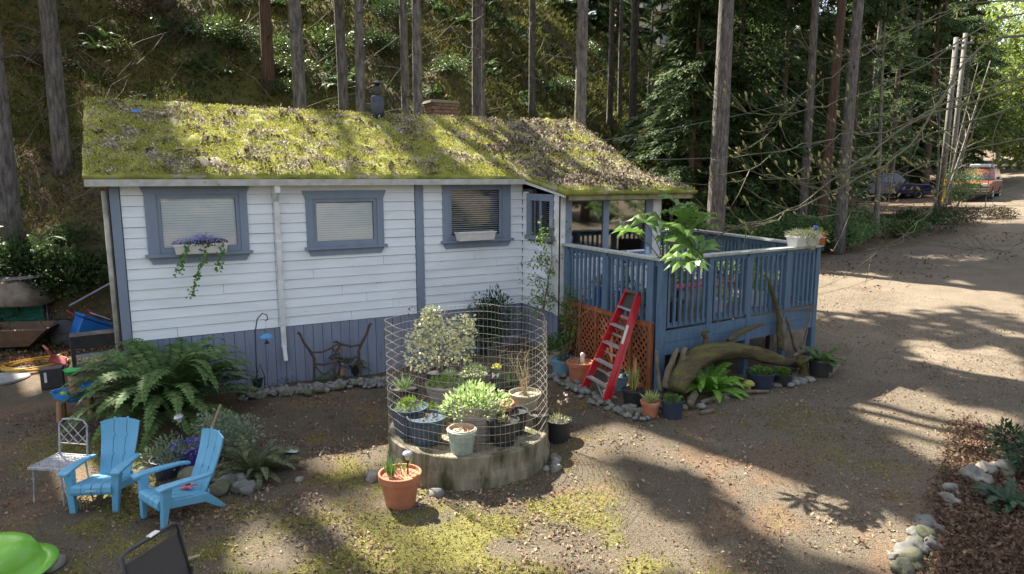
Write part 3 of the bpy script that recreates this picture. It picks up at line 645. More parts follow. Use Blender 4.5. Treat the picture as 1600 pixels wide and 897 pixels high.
for px, r, h, sp_, nb_, lb in [(1082, 25, 9.5, 2.6, 55, 'dark drooping cedar between the hilltop house and the large trunk'),
        (1150, 27, 11, 3.0, 85, 'dense cedar directly right of the large purplish trunk'), (1215, 28, 10.5, 2.9, 85, 'cedar with pale hanging sprays left of the pickup trunks'),
        (1265, 30, 11, 3.0, 60, 'shadowy cedar below the sky gaps'), (1330, 30, 12, 2.8, 60, 'cedar overhanging the bed of the blue pickup'), (1390, 52, 12, 4, 70, 'tall dark cedar behind the blue pickup'),
        (1445, 56, 14, 4.5, 80, 'cedar wood edge behind the orange vehicle'), (1500, 62, 12, 5, 80, 'dark cedar beyond the roof of the orange vehicle'), (1125, 40, 14, 3.6, 60, 'far cedar seen high beside the large trunk'), (1190, 42, 12, 4, 60, 'far cedar crown under the bright sky gap')]:
    cedar(px, r, h, sp_, nb_, lb)

protos = [cedar(1180, 46, 13, 3.6, 90, 'tall cedar of the dark wood filling the view behind the deck', z0=.3, prune=False, lsc=2.), cedar(1350, 60, 15, 4., 90, 'cedar of the dark wood filling the view behind the pickup', z0=.3, prune=False, lsc=2.)]
for q in protos: q['group'] = 'dark wood right of the cottage'
spots_ = [(1070, 30), (1100, 33), (1105, 44), (1140, 36), (1160, 54), (1195, 34), (1215, 55), (1235, 47), (1240, 37), (1285, 36), (1290, 60), (1345, 56), (1370, 64), (1395, 75), (1425, 66), (1320, 60), (1400, 58), (1455, 78), (1470, 62), (1490, 80), (1515, 90), (1410, 90), (1340, 90), (1250, 80), (1190, 75), (1130, 70), (1275, 34), (1180, 32), (1230, 31), (1090, 26)]
for i, (px, r) in enumerate(spots_):
    c = copy_tree(protos[i % 2]); x, y = dist(px, r); c.location = (x, y, float(T(x, y, False))-.1); c.rotation_euler = (0, 0, U(0, 6.28)); s_ = U(.6, .85) if 1160 < px < 1300 and r > 26 else U(.9, 1.25)
    if r < 32: s_ = U(.5, .7)
    c.scale = (s_, s_, s_); c['label'] = 'cedar of the dark wood filling the view behind the deck and vehicles'
for i, (px, r) in enumerate([(990, 62), (960, 58), (930, 55), (905, 56), (880, 54), (1065, 60), (1090, 66), (945, 64)]):
    c = copy_tree(protos[i % 2]); x, y = dist(px, r); c.location = (x, y, float(T(x, y, False))-.1); c.rotation_euler = (0, 0, U(0, 6.28)); c.scale = (.6,)*3
    c['label'] = 'small evergreen on the skyline of the mossy bank'; c['group'] = 'evergreens on the skyline'
# shrub masses and single bushes
def bush(loc, rad, hgt, n, m, label, cat='shrub', name='shrub', group=None, ls=(.06, .12), lw=(.03, .06), stems=8, up=.4, stem_m=bark_pale, lobes=6):
    x, y, z_ = loc; root = thing(name, label, cat, (x, y, z_), 0, group)
    cs = [(U(-.6, .6)*rad, U(-.6, .6)*rad, hgt*U(.35, .8), U(.35, .6)) for _ in range(lobes)]
    idx = np.random.randint(0, lobes, n); c_ = np.array(cs)[idx]; v = rdir(n); rr = np.random.rand(n)**.35
    P_ = np.stack([c_[:, 0]+v[:, 0]*rr*rad*c_[:, 3]*1.2, c_[:, 1]+v[:, 1]*rr*rad*c_[:, 3]*1.2, np.maximum(.03, c_[:, 2]+v[:, 2]*rr*hgt*c_[:, 3]*.8)], 1)
    D = v+rdir(n)*.8; D[:, 2] += up; Nn = rdir(n, 1.)
    leafobj('foliage', m, P_, D, Nn, np.random.uniform(*ls, n), np.random.uniform(*lw, n), root, False, fold=.1)
    if stems:
        mb = MB()
        for i in range(stems):
            c0 = random.choice(cs); mb.tube([(U(-.06, .06), U(-.06, .06), -.03), (c0[0]*.5, c0[1]*.5, c0[2]*.5), (c0[0]+U(-.2, .2)*rad, c0[1]+U(-.2, .2)*rad, c0[2])], [.012, .008, .004], 4, False)
        mb.build('stem', stem_m, root, loc=(0, 0, 0))
    return root
for px, py, rad, hg, n, m_, lb in [
  (60, 462, .9, .9, 2600, salal, 'leafy salal bush left of the cottage with pale blossoms in front'), (120, 455, .8, .85, 2600, salal, 'dark evergreen bush against the left corner of the cottage'), (15, 440, .9, .8, 1800, salal, 'low bush at the left edge below the dark trunk'),
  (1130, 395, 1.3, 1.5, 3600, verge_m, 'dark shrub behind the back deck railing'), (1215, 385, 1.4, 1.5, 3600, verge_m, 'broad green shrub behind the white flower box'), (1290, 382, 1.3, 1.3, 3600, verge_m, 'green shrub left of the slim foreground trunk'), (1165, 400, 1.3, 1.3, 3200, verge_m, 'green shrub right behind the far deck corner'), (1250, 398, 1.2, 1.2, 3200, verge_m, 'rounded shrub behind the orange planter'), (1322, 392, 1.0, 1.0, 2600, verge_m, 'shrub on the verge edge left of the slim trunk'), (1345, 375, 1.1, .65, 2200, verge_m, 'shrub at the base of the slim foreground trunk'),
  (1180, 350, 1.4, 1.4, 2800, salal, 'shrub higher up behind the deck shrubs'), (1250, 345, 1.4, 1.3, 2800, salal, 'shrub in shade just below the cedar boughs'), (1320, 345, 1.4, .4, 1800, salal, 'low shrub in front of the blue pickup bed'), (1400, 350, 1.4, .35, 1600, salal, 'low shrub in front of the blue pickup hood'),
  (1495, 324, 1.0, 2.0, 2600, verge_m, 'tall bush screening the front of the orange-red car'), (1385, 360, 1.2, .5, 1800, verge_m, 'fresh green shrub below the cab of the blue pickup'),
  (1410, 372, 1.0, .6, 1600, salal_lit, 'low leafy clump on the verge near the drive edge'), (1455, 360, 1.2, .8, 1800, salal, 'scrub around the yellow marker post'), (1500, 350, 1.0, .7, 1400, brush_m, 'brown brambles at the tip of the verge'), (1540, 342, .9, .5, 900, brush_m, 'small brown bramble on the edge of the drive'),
  (1080, 345, 1.0, 1.3, 2200, salal, 'shrub between the porch roof and the large trunk'), (1065, 290, 1.2, 1.6, 2000, salal, 'dark bush on the foot of the bank right of the roof')]:
    p = at(px, py); bush(p, rad, hg, n, m_, lb, group='bushes along the verge' if px > 1000 else 'bushes left of the cottage', ls=(.07, .14), lw=(.04, .075))
# trees closing the drive, most with leaves coloured as if sunlit
for px, r, h, sp_, m_, lb in [(1590, 75, 9, 4.5, yellow_leaf, 'bright yellow-green tree where the drive disappears'), (1555, 85, 12, 5, sunny, 'green tree behind the yellow one at the end of the drive'), (1610, 62, 13, 5, sunny, 'tree overhanging the right edge of the drive'), (1345, 57, 14, 4, yellow_leaf, 'thin maple with yellow-green leaves among the dark trunks'), (1400, 59, 15, 4, sunny, 'light green tree above the blue pickup'), (1440, 60, 15, 4, yellow_leaf, 'yellow-green tree left of the utility poles'), (1300, 56, 14, 4, sunny, 'light green crown behind the reddish trunk'), (1530, 95, 18, 6, sunny, 'tall hazy tree beyond the utility poles'), (1475, 90, 20, 6, sunny, 'tall far tree above the orange vehicle'), (1590, 110, 20, 8, needle, 'dark far wood tree at the right edge')]:
    x, y = dist(px, r); z_ = float(T(x, y, False)); root = thing('broadleaf_tree', lb, 'tree', (x, y, z_), 0, 'trees at the end of the drive')
    trunk_mesh(h*.8, .2, (0, 0), 8).build('trunk', bark_pale, root, smooth=True, loc=(0, 0, 0))
    n = 5200 if r > 60 else 1500; k = 26; cs = np.stack([np.random.normal(size=k)*sp_*.45, np.random.normal(size=k)*sp_*.45, np.random.uniform(.12, 1, k)*h], 1); i_ = np.random.randint(0, k, n)
    P_ = cs[i_]+rdir(n)*(np.random.rand(n)**.4)[:, None]*sp_*.32; P_[:, 2] = np.maximum(.2 if r > 60 else 4., P_[:, 2])
    leafobj('crown', m_, P_, rdir(n), rdir(n, .8), np.random.uniform(.25, .5, n)*(1 if r > 60 else .5), np.random.uniform(.14, .28, n)*(1 if r > 60 else .5), root, False, fold=.1)
# hillside ground cover
n = 260000
xx = np.random.uniform(-12, 44, n); yy = np.random.uniform(15, 54, n); 
P_ = np.stack([xx, yy, T(xx, yy)], 1); px, py, dd = project(P_); yf = 15.6+.6*np.maximum(0, xx-10)
k = (px > -60) & (px < 1350) & (py > -60) & (py < 480) & (yy > yf-.3) & (np.random.rand(n) < np.clip(26/dd, .25, 1)); P_ = P_[k]; dd = dd[k]
cl = fbm(P_[:, 0]*.45, P_[:, 1]*.45, 3); sel = cl > .60; n1 = sel.sum()
def cover(name, P_, m, l, wd, up, hgt, dd): 
    n = len(P_); Q = P_.copy(); Q[:, 2] += np.random.rand(n)*hgt; D = rdir(n, up); s_ = np.clip(dd/22, .8, 2)
    o = leafobj(name, m, Q, D, rdir(n, 1), np.random.uniform(l*.6, l*1.3, n)*s_, np.random.uniform(wd*.6, wd*1.3, n)*s_, kind='stuff'); return o
o = cover('hillside_undergrowth', P_[sel], salal, .20, .085, .6, .45, dd[sel]); o['label'] = 'dark leafy undergrowth covering parts of the bank'
o = cover('hillside_moss', P_[~sel], hill_moss, .20, .05, 1.0, .10, dd[~sel]); o['label'] = 'mossy grass covering the bank behind the cottage'
m_ = np.random.rand(len(P_)) < .10; o = cover('hillside_litter', P_[m_], litter_m, .14, .09, .3, .08, dd[m_]); o['label'] = 'dead brown leaves scattered over the bank'
n = 60000; xx = np.random.uniform(-7, 1.5, n); yy = np.random.uniform(14.2, 27, n); P_ = np.stack([xx, yy, T(xx, yy)], 1); cl = fbm(xx*1.2+7, yy*1.2, 3); k1 = cl > .52; k2 = (cl < .5) & (np.random.rand(n) < .6); dd = np.full(n, 17.)
cover('hillside_moss', P_[k1], hill_moss, .13, .04, 1.0, .08, dd[k1])['label'] = 'dark moss on the foot of the bank left of the cottage'
cover('hillside_litter', P_[k2], litter_m, .09, .05, .3, .05, dd[k2])['label'] = 'brown leaf litter on the foot of the bank left of the cottage'
k3 = (cl > .56) & (np.random.rand(n) < .35); cover('hillside_undergrowth', P_[k3], salal, .10, .05, .7, .3, dd[k3])['label'] = 'low leafy undergrowth at the foot of the bank left of the cottage'
hill_ferns = []; hill_bushes = []
hb_protos = [bush((-60, 60+4*k, 0), 1.1, 1.1, 1500, m_, 'x', ls=(.08, .16), lw=(.04, .07), stems=5) for k, m_ in enumerate((salal, salal_lit, brush_m))]
hb_lab = ['leafy evergreen bush growing on the mossy bank', 'brighter green bush growing on the mossy bank', 'dry brown bush growing on the mossy bank']
for i in range(30):
    px = U(0, 1330); py = U(40, 330) if px > 960 else U(5, 165) if px > 130 else U(60, 400); p = at(px, py)
    if (p - Vector((0, 0, 3.3))).length > 60 or p.y < 15: continue
    k = random.choice((0, 0, 1, 2)); q = hb_protos[k]
    if q.get('used'): q = copy_tree(q)
    else: q['used'] = True
    s_ = U(.5, 1.1); q.location = p; q.rotation_euler = (0, 0, U(0, 6.28)); q.scale = (s_, s_, s_*U(.6, 1)); q['label'] = hb_lab[k]; q['group'] = ('leafy', 'brighter', 'dry')[k]+' bushes on the bank'
# dead branches and brushwood on the bank
mb = MB()
for i in range(520):
    px = U(0, 1330); py = U(20, 330) if px > 960 else U(10, 190) if px > 130 else U(60, 420); p = at(px, py)
    if (p - Vector((0, 0, 3.3))).length > 60: continue
    L_ = U(.5, 2.4); a = U(0, 6.28); d = Vector((math.cos(a), math.sin(a), U(.0, 1.2))).normalized()*L_; q = p+d*.5+Vector((U(-.2, .2), U(-.2, .2), U(0, .2)))
    mb.tube([p, q, p+d], [.018, .012, .003], 3, False)
o = mb.build('fallen_branches', brush_m); tag(o, 'tangle of dead branches lying about the bank', kind='stuff')

#@YARD
# ------------------------------------------------------------------ plants and pots
def frond_mesh(L_, arch, n=26, wmax=.11, m=None, droop=.6, name='frond'):
    """one sword-fern frond in the xz plane, growing along +x from the origin"""
    s_ = np.linspace(0, 1, n); ang = arch-(arch+droop)*s_**1.7
    dx = np.cumsum(np.cos(ang))*L_/n; dz = np.cumsum(np.sin(ang))*L_/n; c_ = np.stack([dx, dx*0, dz], 1); tg = nrm(np.gradient(c_, axis=0))
    wl = wmax*np.minimum(1, (s_*9+.25))*(1-s_**2.2)**.7+.008
    P_, D, Nn, l, wd = [], [], [], [], []
    for sg in (1, -1):
        for i in range(2, n): P_.append(c_[i]); D.append(tg[i]*.35+np.array([0, sg*1., 0])+np.array([0, 0, U(-.25, .05)])); Nn.append(np.cross(tg[i], [0, 1, 0])*-1); l.append(wl[i]*U(.85, 1.1)); wd.append(L_/n*1.25)
    V1, F1 = diamonds(np.array(P_), np.array(D), np.array(Nn), np.array(l), np.array(wd), .05, .3)
    # rachis strip
    V2 = []; 
    for i in range(n): V2 += [c_[i]+[0, .004, 0], c_[i]-[0, .004, 0]]
    F2 = [[2*i, 2*i+1, 2*i+3, 2*i+2] for i in range(n-1)]
    return npmesh(name, np.concatenate([V1, np.array(V2)]), np.concatenate([F1, np.array(F2)+len(V1)]), m)
fern_m = mat('sword_fern', (.125, .19, .06), (.075, .13, .042), .6, 3, spec=.15, trans=.25, rand=.3)
fern_light = mat('lady_fern', (.22, .42, .05), (.15, .32, .04), .5, 3, trans=.4, rand=.25)
fern_dry = mat('worn_fern', (.17, .18, .09), (.08, .10, .04), .6, 5, trans=.3, rand=.4)
def fern(label, loc, L_, n, m, group=None, wmax=.1, up=(.5, 1.35), parent=None, name='sword_fern', droop=.6):
    root = parent or thing(name, label, 'fern', loc, 0, group)
    ms = [frond_mesh(L_*q, a, wmax=wmax*q, m=m, droop=droop) for q, a in ((1, up[1]), (.95, (up[0]+up[1])/2), (.85, up[0]), (.9, up[0]*.6+up[1]*.4), (.6, up[1]))]
    base = Vector((0, 0, 0)) if parent is None else Vector(loc)
    for i in range(n):
        a = 2*math.pi*i/n*2.4+U(-.3, .3); link('frond', random.choice(ms), base+Vector((math.cos(a)*.04, math.sin(a)*.04, U(-.02, .03))), root, False, (U(-.35, .35), U(-.15, .25), a))
    return root
def clump(root, m, n, c, r, h, l=(.04, .08), wd=(.02, .04), name='foliage', up=.5, shell=.35):
    v = rdir(n); v[:, 2] = np.abs(v[:, 2])*1.0-.1; q = (np.random.rand(n)**shell)[:, None]; lump = (.75+.5*vnoise(v[:, 0]*3+c[0]*9, v[:, 1]*3+v[:, 2]*2))[:, None]
    P_ = np.array(c)+v*q*lump*np.array([r, r, h]); D = v+rdir(n)*.7; D[:, 2] += up
    return leafobj(name, m, P_, D, rdir(n, 1), np.random.uniform(*l, n), np.random.uniform(*wd, n), root, False, fold=.15)
def blades(root, m, n, c, r, h, wd=.02, lean=.5, name='blade_leaves'):
    a = np.random.rand(n)*6.28; P_ = np.array(c)+np.stack([np.cos(a)*r*.3*np.random.rand(n), np.sin(a)*r*.3*np.random.rand(n), 0*a], 1)
    D = np.stack([np.cos(a)*lean*np.random.rand(n), np.sin(a)*lean*np.random.rand(n), np.ones(n)], 1)
    return leafobj(name, m, P_, D, rdir(n), np.random.uniform(.6, 1.1, n)*h, wd, root, False, tip=.35)
def twigs(root, m, n, c, h, spread, r=.006, name='twigs', seg=3):
    mb = MB()
    for i in range(n):
        p = Vector(c)+Vector((U(-.02, .02), U(-.02, .02), 0)); pts = [p.copy()]; d = Vector((U(-1, 1)*spread, U(-1, 1)*spread, 1)).normalized()
        for k in range(seg+1): d = (d+Vector((U(-.25, .25), U(-.25, .25), U(-.05, .15)))).normalized(); p = p+d*h/(seg+1)*U(.7, 1.1); pts.append(p.copy())
        mb.tube(pts, [r*(1-.7*k/(seg+1)) for k in range(seg+2)], 4, False)
        for k in range(2):
            q = random.choice(pts[1:-1]); e = Vector((U(-1, 1), U(-1, 1), U(.2, 1))).normalized()*h*.25; mb.tube([q, q+e*.6, q+e], [r*.5, r*.4, r*.15], 3, False)
    return mb.build(name, m, root, loc=(0, 0, 0))
terra = mat('terracotta', (.42, .165, .085), (.32, .12, .065), .75, 7, .15, 30, c3=(.5, .33, .22), s3=4, t3=.62)
blackp = mat('black_plastic', (.022, .023, .026), (.03, .03, .032), .45, 9)
navyp = mat('dark_blue_glaze', (.035, .045, .075), (.025, .032, .055), .4, 9)
tealp = mat('teal_plastic', (.05, .085, .115), (.035, .06, .085), .45, 9)
bluep = mat('pale_blue_plastic', (.16, .27, .33), (.12, .21, .27), .5, 6)
taupe = mat('taupe_plastic', (.30, .265, .235), (.24, .21, .185), .5, 6, c3=(.36, .33, .3))
beige = mat('beige_pot', (.38, .34, .25), (.28, .25, .17), .8, 7, .15, 30)
sagep = mat('worn_sage_metal', (.36, .42, .38), (.24, .29, .25), .6, 12, .1, 30, c3=(.22, .18, .12), s3=12, t3=.62)
whitep = mat('white_plastic', (.72, .70, .66), (.60, .58, .53), .5, 8)
def pot(label, loc, r, h, m, name='plant_pot', cat='plant pot', style='rim', group=None, taper=.74, soilm=soil, rz=0):
    r *= 1.08; h *= 1.08; root = thing(name, label, cat, loc, rz, group); b_ = r*taper
    if style == 'rim': prof = [(b_, 0), (b_+(r-b_)*.78, h*.78), (r*.97+.0, h*.79), (r+.006, h*.80), (r+.01, h*.99), (r, h), (r-.012, h), (r-.016, h*.9)]
    elif style == 'ribbed':
        prof = [(b_, 0)]
        for k in range(1, 9): prof += [(b_+(r-b_)*(k-.5)/8, h*(k-.5)/8*.92), (b_+(r-b_)*(k/8)+.004, h*(k-.3)/8*.92)]
        prof += [(r+.012, h*.94), (r+.016, h), (r, h), (r-.01, h*.9)]
    else: prof = [(b_, 0), (b_+(r-b_)*.9, h*.9), (r+.012, h*.92), (r+.014, h), (r, h+.002), (r-.006, h*.92), (r-.012, h*.88)]
    MB().lathe(prof, 26).build('pot_body', m, root, smooth=False, loc=(0, 0, 0))
    sb = MB(); k = 14; sb.lathe([(r-.014, h*.86), (r*.55, h*.875), (.02, h*.885)], k); sb.v = [(x, y, z_+U(-.006, .008)) for x, y, z_ in sb.v]; sb.build('soil', soilm, root, smooth=True, loc=(0, 0, 0))
    root['_h'] = h*.88; return root
def gpt(px, py): return at(px, py)
green1 = mat('fresh_green_leaves', (.12, .22, .04), (.08, .15, .03), .5, 6, trans=.35, rand=.35)
green_y = mat('lime_leaves', (.24, .34, .05), (.15, .24, .04), .5, 6, trans=.4, rand=.35)
green_w = mat('white_edged_leaves', (.54, .62, .30), (.26, .42, .12), .55, 14, trans=.35, rand=.3)
green_d = mat('dark_green_leaves', (.035, .075, .03), (.02, .05, .022), .4, 6, trans=.2, rand=.35)
sage_m = mat('sage_leaves', (.21, .27, .17), (.13, .18, .11), .7, 6, trans=.2, rand=.3)
straw = mat('straw_stems', (.42, .34, .19), (.28, .22, .12), .8, 8, rand=.3)
twig_m = mat('dry_twigs', (.20, .155, .11), (.12, .09, .065), .9, 9)
blossom = mat('cream_blossom', (.86, .80, .55), (.66, .70, .38), .6, 9, trans=.35, rand=.2)
pinkbl = mat('pink_blossom', (.62, .30, .33), (.5, .3, .3), .6, 9, trans=.3, rand=.2)
lilac = mat('lilac_petals', (.52, .47, .72), (.32, .27, .55), .6, 20, trans=.3, rand=.3)

# big sword fern and its neighbours
fern('very large sword fern spreading in front of the cottage corner', at(262, 655)+Vector((0, 0, .05)), 1.62, 120, fern_m, wmax=.17, up=(.65, 1.45), droop=.7)
fern('pale worn fern beside the stones right of the blue chairs', at(402, 738), .62, 44, fern_dry, wmax=.07, up=(.5, 1.3))
p = at(372, 720); bush(p, .42, .5, 1500, sage_m, 'grey-green low shrub between the blue chairs and the worn fern', ls=(.03, .07), lw=(.012, .03), cat='shrub')
p = at(352, 700); bush(p, .3, .42, 900, sage_m, 'sage clump behind the right blue chair', ls=(.03, .06), lw=(.012, .025))
bright = at(1105, 612); fern('bright green fern below the driftwood log', bright, .68, 46, fern_light, wmax=.10, up=(.3, 1.2), name='lady_fern')
fern('small green fern growing in the gap of the driftwood', at(1082, 585)+Vector((0, 0, .05)), .42, 16, fern_light, wmax=.07, up=(.4, 1.2), name='lady_fern')
proto_f = fern('sword fern growing on the mossy bank', (-50, 60, 0), .8, 26, fern_m, wmax=.09, up=(.4, 1.3), group='sword ferns on the bank')
used_f = False
for i in range(28):
    px = U(0, 1330); py = U(30, 320) if px > 960 else U(5, 165) if px > 130 else U(60, 400); p = at(px, py)
    if (p - Vector((0, 0, 3.3))).length > 48 or p.y < 15: continue
    q = copy_tree(proto_f) if used_f else proto_f; used_f = True; s_ = U(.7, 1.3); q.location = p; q.rotation_euler = (0, 0, U(0, 6.28)); q.scale = (s_, s_, s_)
# Adirondack chairs
adir = mat('sky_blue_resin', (.135, .37, .54), (.11, .32, .48), .5, 4, .1, 60, spec=.4, c3=(.22, .40, .50), s3=12, t3=.62)
dirt_m = 0
seam = mat('dark_slot', (.03, .06, .08))
def adirondack(loc, rz, label):     # faces -y
    t = thing('adirondack_chair', label, 'garden chair', loc, rz, 'two blue adirondack chairs'); t.scale = (.77, .77, .77)
    w2 = .25
    def plate(poly, y0, y1, name, n=None, b=.008): return MB().prism(poly, 'x', y0, y1).build(name, adir, t, bevel=b, loc=None)
    # legs
    for s_ in (-1, 1):
        x0, x1 = s_*.235, s_*.285
        mb = MB(); 
        mb.add([(s_*.225, -.42, 0), (s_*.30, -.42, 0), (s_*.30, -.37, 0), (s_*.225, -.37, 0), (s_*.245, -.40, .55), (s_*.345, -.40, .55), (s_*.345, -.28, .55), (s_*.245, -.28, .55)], [(0, 3, 2, 1), (4, 5, 6, 7), (0, 1, 5, 4), (1, 2, 6, 5), (2, 3, 7, 6), (3, 0, 4, 7)]); mb.build('leg', adir, t, bevel=.008)
        plate([(-.40, .27), (-.40, .37), (.20, .27), (.42, .02), (.42, .0), (.36, .0), (.14, .17)], x0, x1, 'leg')
        a = MB(); pts = [(-.46, .565, .055), (-.38, .585, .075), (-.1, .575, .06), (.15, .555, .045), (.26, .54, .03)]
        vs = []
        for (y, z_, hw) in pts:
            xc = s_*(.32 if y < .2 else .28); vs += [(xc-hw, y, z_), (xc+hw, y, z_), (xc+hw, y, z_-.035), (xc-hw, y, z_-.035)]
        fs = [(0, 1, 2, 3), (16, 19, 18, 17)]
        for i in range(4): fs += [(4*i+j, 4*i+4+j, 4*i+4+(j+1) % 4, 4*i+(j+1) % 4) for j in range(4)]
        a.add(vs, fs); a.build('armrest', adir, t, bevel=.008)
    # seat: rounded front apron then planks sloping back
    for k in range(4):
        xa = -.25+k*.125; gap = .004 if k else 0
        sp_ = [(-.43, .26), (-.445, .30), (-.435, .36), (-.41, .385), (-.36, .39), (-.1, .335), (.2, .27), (.2, .245), (-.1, .31), (-.34, .36), (-.40, .34), (-.405, .26)]
        MB().prism(sp_, 'x', xa+gap, xa+.125-gap).build('seat_plank', adir, t, bevel=.003)
    # backrest planks, reclined, top arched
    th = R_(22); 
    for k in range(3):
        xa = (-.25+k*.1667); mb = MB(); n_ = 6; f = []; 
        for (hh, bow) in [(i/n_, 0) for i in range(n_+1)]: pass
        def bx(x, hh, off): 
            L_ = .80; wsc = .80+.26*hh; arch_top = -.045*((x/.25)**2) if hh > .99 else 0; q = hh*L_+arch_top; bow = .035*math.sin(hh*3.1)+(x/.25)**2*-.02
            return (x*wsc, .18+q*math.sin(th)+off*math.cos(th)+bow, .24+q*math.cos(th)-off*math.sin(th))
        g_ = .003; xl = xa+(g_ if k else 0); xr = xa+.1667-(g_ if k < 2 else 0); rows = [i/8 for i in range(9)]; vs = []
        for hh in rows:
            for x in (xl, (xl+xr)/2, xr): vs.append(bx(x, hh, 0)); 
            for x in (xr, (xl+xr)/2, xl): vs.append(bx(x, hh, .022))
        fs = [tuple(range(6))[::-1], tuple(range(48, 54))]
        for i in range(8): fs += [(6*i+j, 6*i+(j+1) % 6, 6*i+6+(j+1) % 6, 6*i+6+j) for j in range(6)]
        mb.add(vs, fs); mb.build('back_plank', adir, t, bevel=.003)
    mb = MB()
    for x in (-.083, .083):
        for q in (.02, .30, .56, .78): mb.box((x*(.80+.26*q/.8), .18+q*math.sin(th)+.022, .24+q*math.cos(th)), (.03, .012, .05), Euler((-th, 0, 0)))
    mb.build('back_rib', adir, t)['kind'] = 'stuff'
    MB().box((0, .235, .265), (.42, .03, .05)).build('cross_bar', adir, t)
    return t
c1 = adirondack(at(165, 795)+Vector((.19, .37, 0)), 0, 'upright sky-blue adirondack chair on the left, facing the camera')
fl_, fr_ = at(118, 802), at(200, 800)
c1.rotation_euler = (0, 0, R_(-24)); c1.location = tuple(at(172, 778))
MB().box((0, -.449, .325), (.13, .002, .018)).build('lettering', mat('pale_print', (.5, .62, .7)), c1)
c2 = adirondack(at(288, 798), R_(-66), 'right sky-blue adirondack chair seen from its side, with a pink toy on the seat')
star = thing('pink_toy', 'pink star-shaped toy lying on the seat of the right chair', 'toy', c2.location + Vector((.05, .0, .255)))
mb = MB(); poly = [((.09 if i % 2 == 0 else .035)*math.cos(i*math.pi/5), (.09 if i % 2 == 0 else .035)*math.sin(i*math.pi/5)) for i in range(10)]; mb.prism(poly, 'z', 0, .02); mb.build('body', mat('pink_rubber', (.65, .16, .22), (.4, .1, .15)), star, bevel=.004); MB().box((0, 0, .025), (.05, .02, .012)).build('strap', navyp, star)
# patterned metal chair
pm2 = mat('weathered_white_iron', (.42, .42, .44), (.22, .22, .24), .6, 20, .2, 60)
mc = thing('metal_chair', 'weathered grey metal chair with a lattice back left of the blue chairs', 'metal chair', at(98, 780)+Vector((.0, .06, 0)), R_(-38)); mc.scale = (.88,)*3
for sx in (-1, 1):
    for sy in (-1, 1): MB().tube([(sx*.2, sy*.2, 0), (sx*.19, sy*.19, .2), (sx*.18, sy*.18, .42)], [.012, .009, .011], 6).build('leg', pm2, mc)
mb = MB(); mb.bb((-.22, -.22, .42), (.22, -.205, .445)); mb.bb((-.22, .205, .42), (.22, .22, .445)); mb.bb((-.22, -.205, .42), (-.205, .205, .445)); mb.bb((.205, -.205, .42), (.22, .205, .445))
for i in range(9):
    q = -.205+i*.045
    mb.beam((q+.02, -.205, .433), (q+.02, .205, .433), .024, .006)
    mb.beam((-.205, q+.02, .437), (.205, q+.02, .437), .020, .006)
o = mb.build('seat', pm2, mc)
mb = MB(); mb.tube([(-.19, .21, .42), (-.19, .25, .80), (-.14, .26, .86), (0, .262, .875), (.14, .26, .86), (.19, .25, .80), (.19, .21, .42)], .011, 6); mb.build('back_frame', pm2, mc)
mb = MB()
for i in range(4):
    a = -.19+i*.127
    for dx_ in (.127, -.127):
        for k in range(2):
            xa = a+(k*dx_ if dx_ > 0 else k*dx_); xb = xa+dx_
            if abs(xb) <= .2 and abs(xa) <= .2: mb.tube([(xa, .23+k*.012, .58+k*.12), (xb, .24+k*.012, .70+k*.12)], .006, 4)
mb.tube([(-.19, .228, .57), (.19, .228, .57)], .007, 4); mb.build('back_lattice', pm2, mc)
# sling chair back in the foreground
sl_m = mat('dark_sling_mesh', (.075, .066, .06), (.055, .05, .046), .8, 200); fr_m = mat('charcoal_tube', (.035, .035, .04), (.05, .05, .055), .4)
a3 = hz(189, 872, .86); b3 = hz(268, 824, .86); gz = float(T(a3.x, a3.y))
sc_ = thing('sling_chair', 'dark grey sling patio chair seen from behind at the bottom edge', 'patio chair', ((a3.x+b3.x)/2, (a3.y+b3.y)/2, gz))
ax = (b3-a3); ax.z = 0; ax.normalize(); fw = Vector((ax.y, -ax.x, 0))   # towards the camera
A = Vector((a3.x, a3.y, .86)); B = A+ax*.47; A2 = A+fw*.10+Vector((0, 0, -.46)); B2 = B+fw*.10+Vector((0, 0, -.46))
up_ = Vector((0, 0, .02))
MB().tube([A2, A-Vector((0, 0, .0)), A+up_+ax*.06, (A+B)/2+up_*.9, B+up_-ax*.06, B, B2], .014, 8).build('back_frame', fr_m, sc_, True, smooth=True)
mb = MB(); q = fw*.012; mb.add([A2+q, B2+q, B+q*.5-Vector((0, 0, .06)), A+q*.5-Vector((0, 0, .06)), A2-q*.0, B2-q*.0, B-Vector((0, 0, .06)), A-Vector((0, 0, .06))], [(0, 1, 2, 3), (7, 6, 5, 4), (0, 3, 7, 4), (1, 5, 6, 2), (2, 6, 7, 3), (0, 4, 5, 1)]); mb.build('back_sling', sl_m, sc_, True)
A4 = A2+fw*.45+Vector((0, 0, .04)); B4 = B2+fw*.45+Vector((0, 0, .04)); mb = MB(); mb.add([A2, B2, B4, A4]+[v-Vector((0, 0, .01)) for v in (A2, B2, B4, A4)], [(0, 3, 2, 1), (4, 5, 6, 7), (0, 1, 5, 4), (1, 2, 6, 5), (2, 3, 7, 6), (3, 0, 4, 7)]); mb.build('seat_sling', sl_m, sc_, True)
for s0, e0 in ((A2, A4), (B2, B4)):
    MB().tube([s0, e0], .014, 6).build('seat_rail', fr_m, sc_, True); MB().tube([e0, e0+fw*.03-Vector((0, 0, e0.z-gz))], .014, 6).build('leg', fr_m, sc_, True); MB().tube([s0+Vector((0, 0, .16)), s0-fw*.12-Vector((0, 0, s0.z-gz))], .014, 6).build('leg', fr_m, sc_, True)
MB().beam(A+ax*.22+Vector((0, 0, .03)), A+ax*.30+Vector((0, 0, .035)), .006, .04, (fw.x, fw.y, 0)).build('care_tag', whitep, sc_, True)
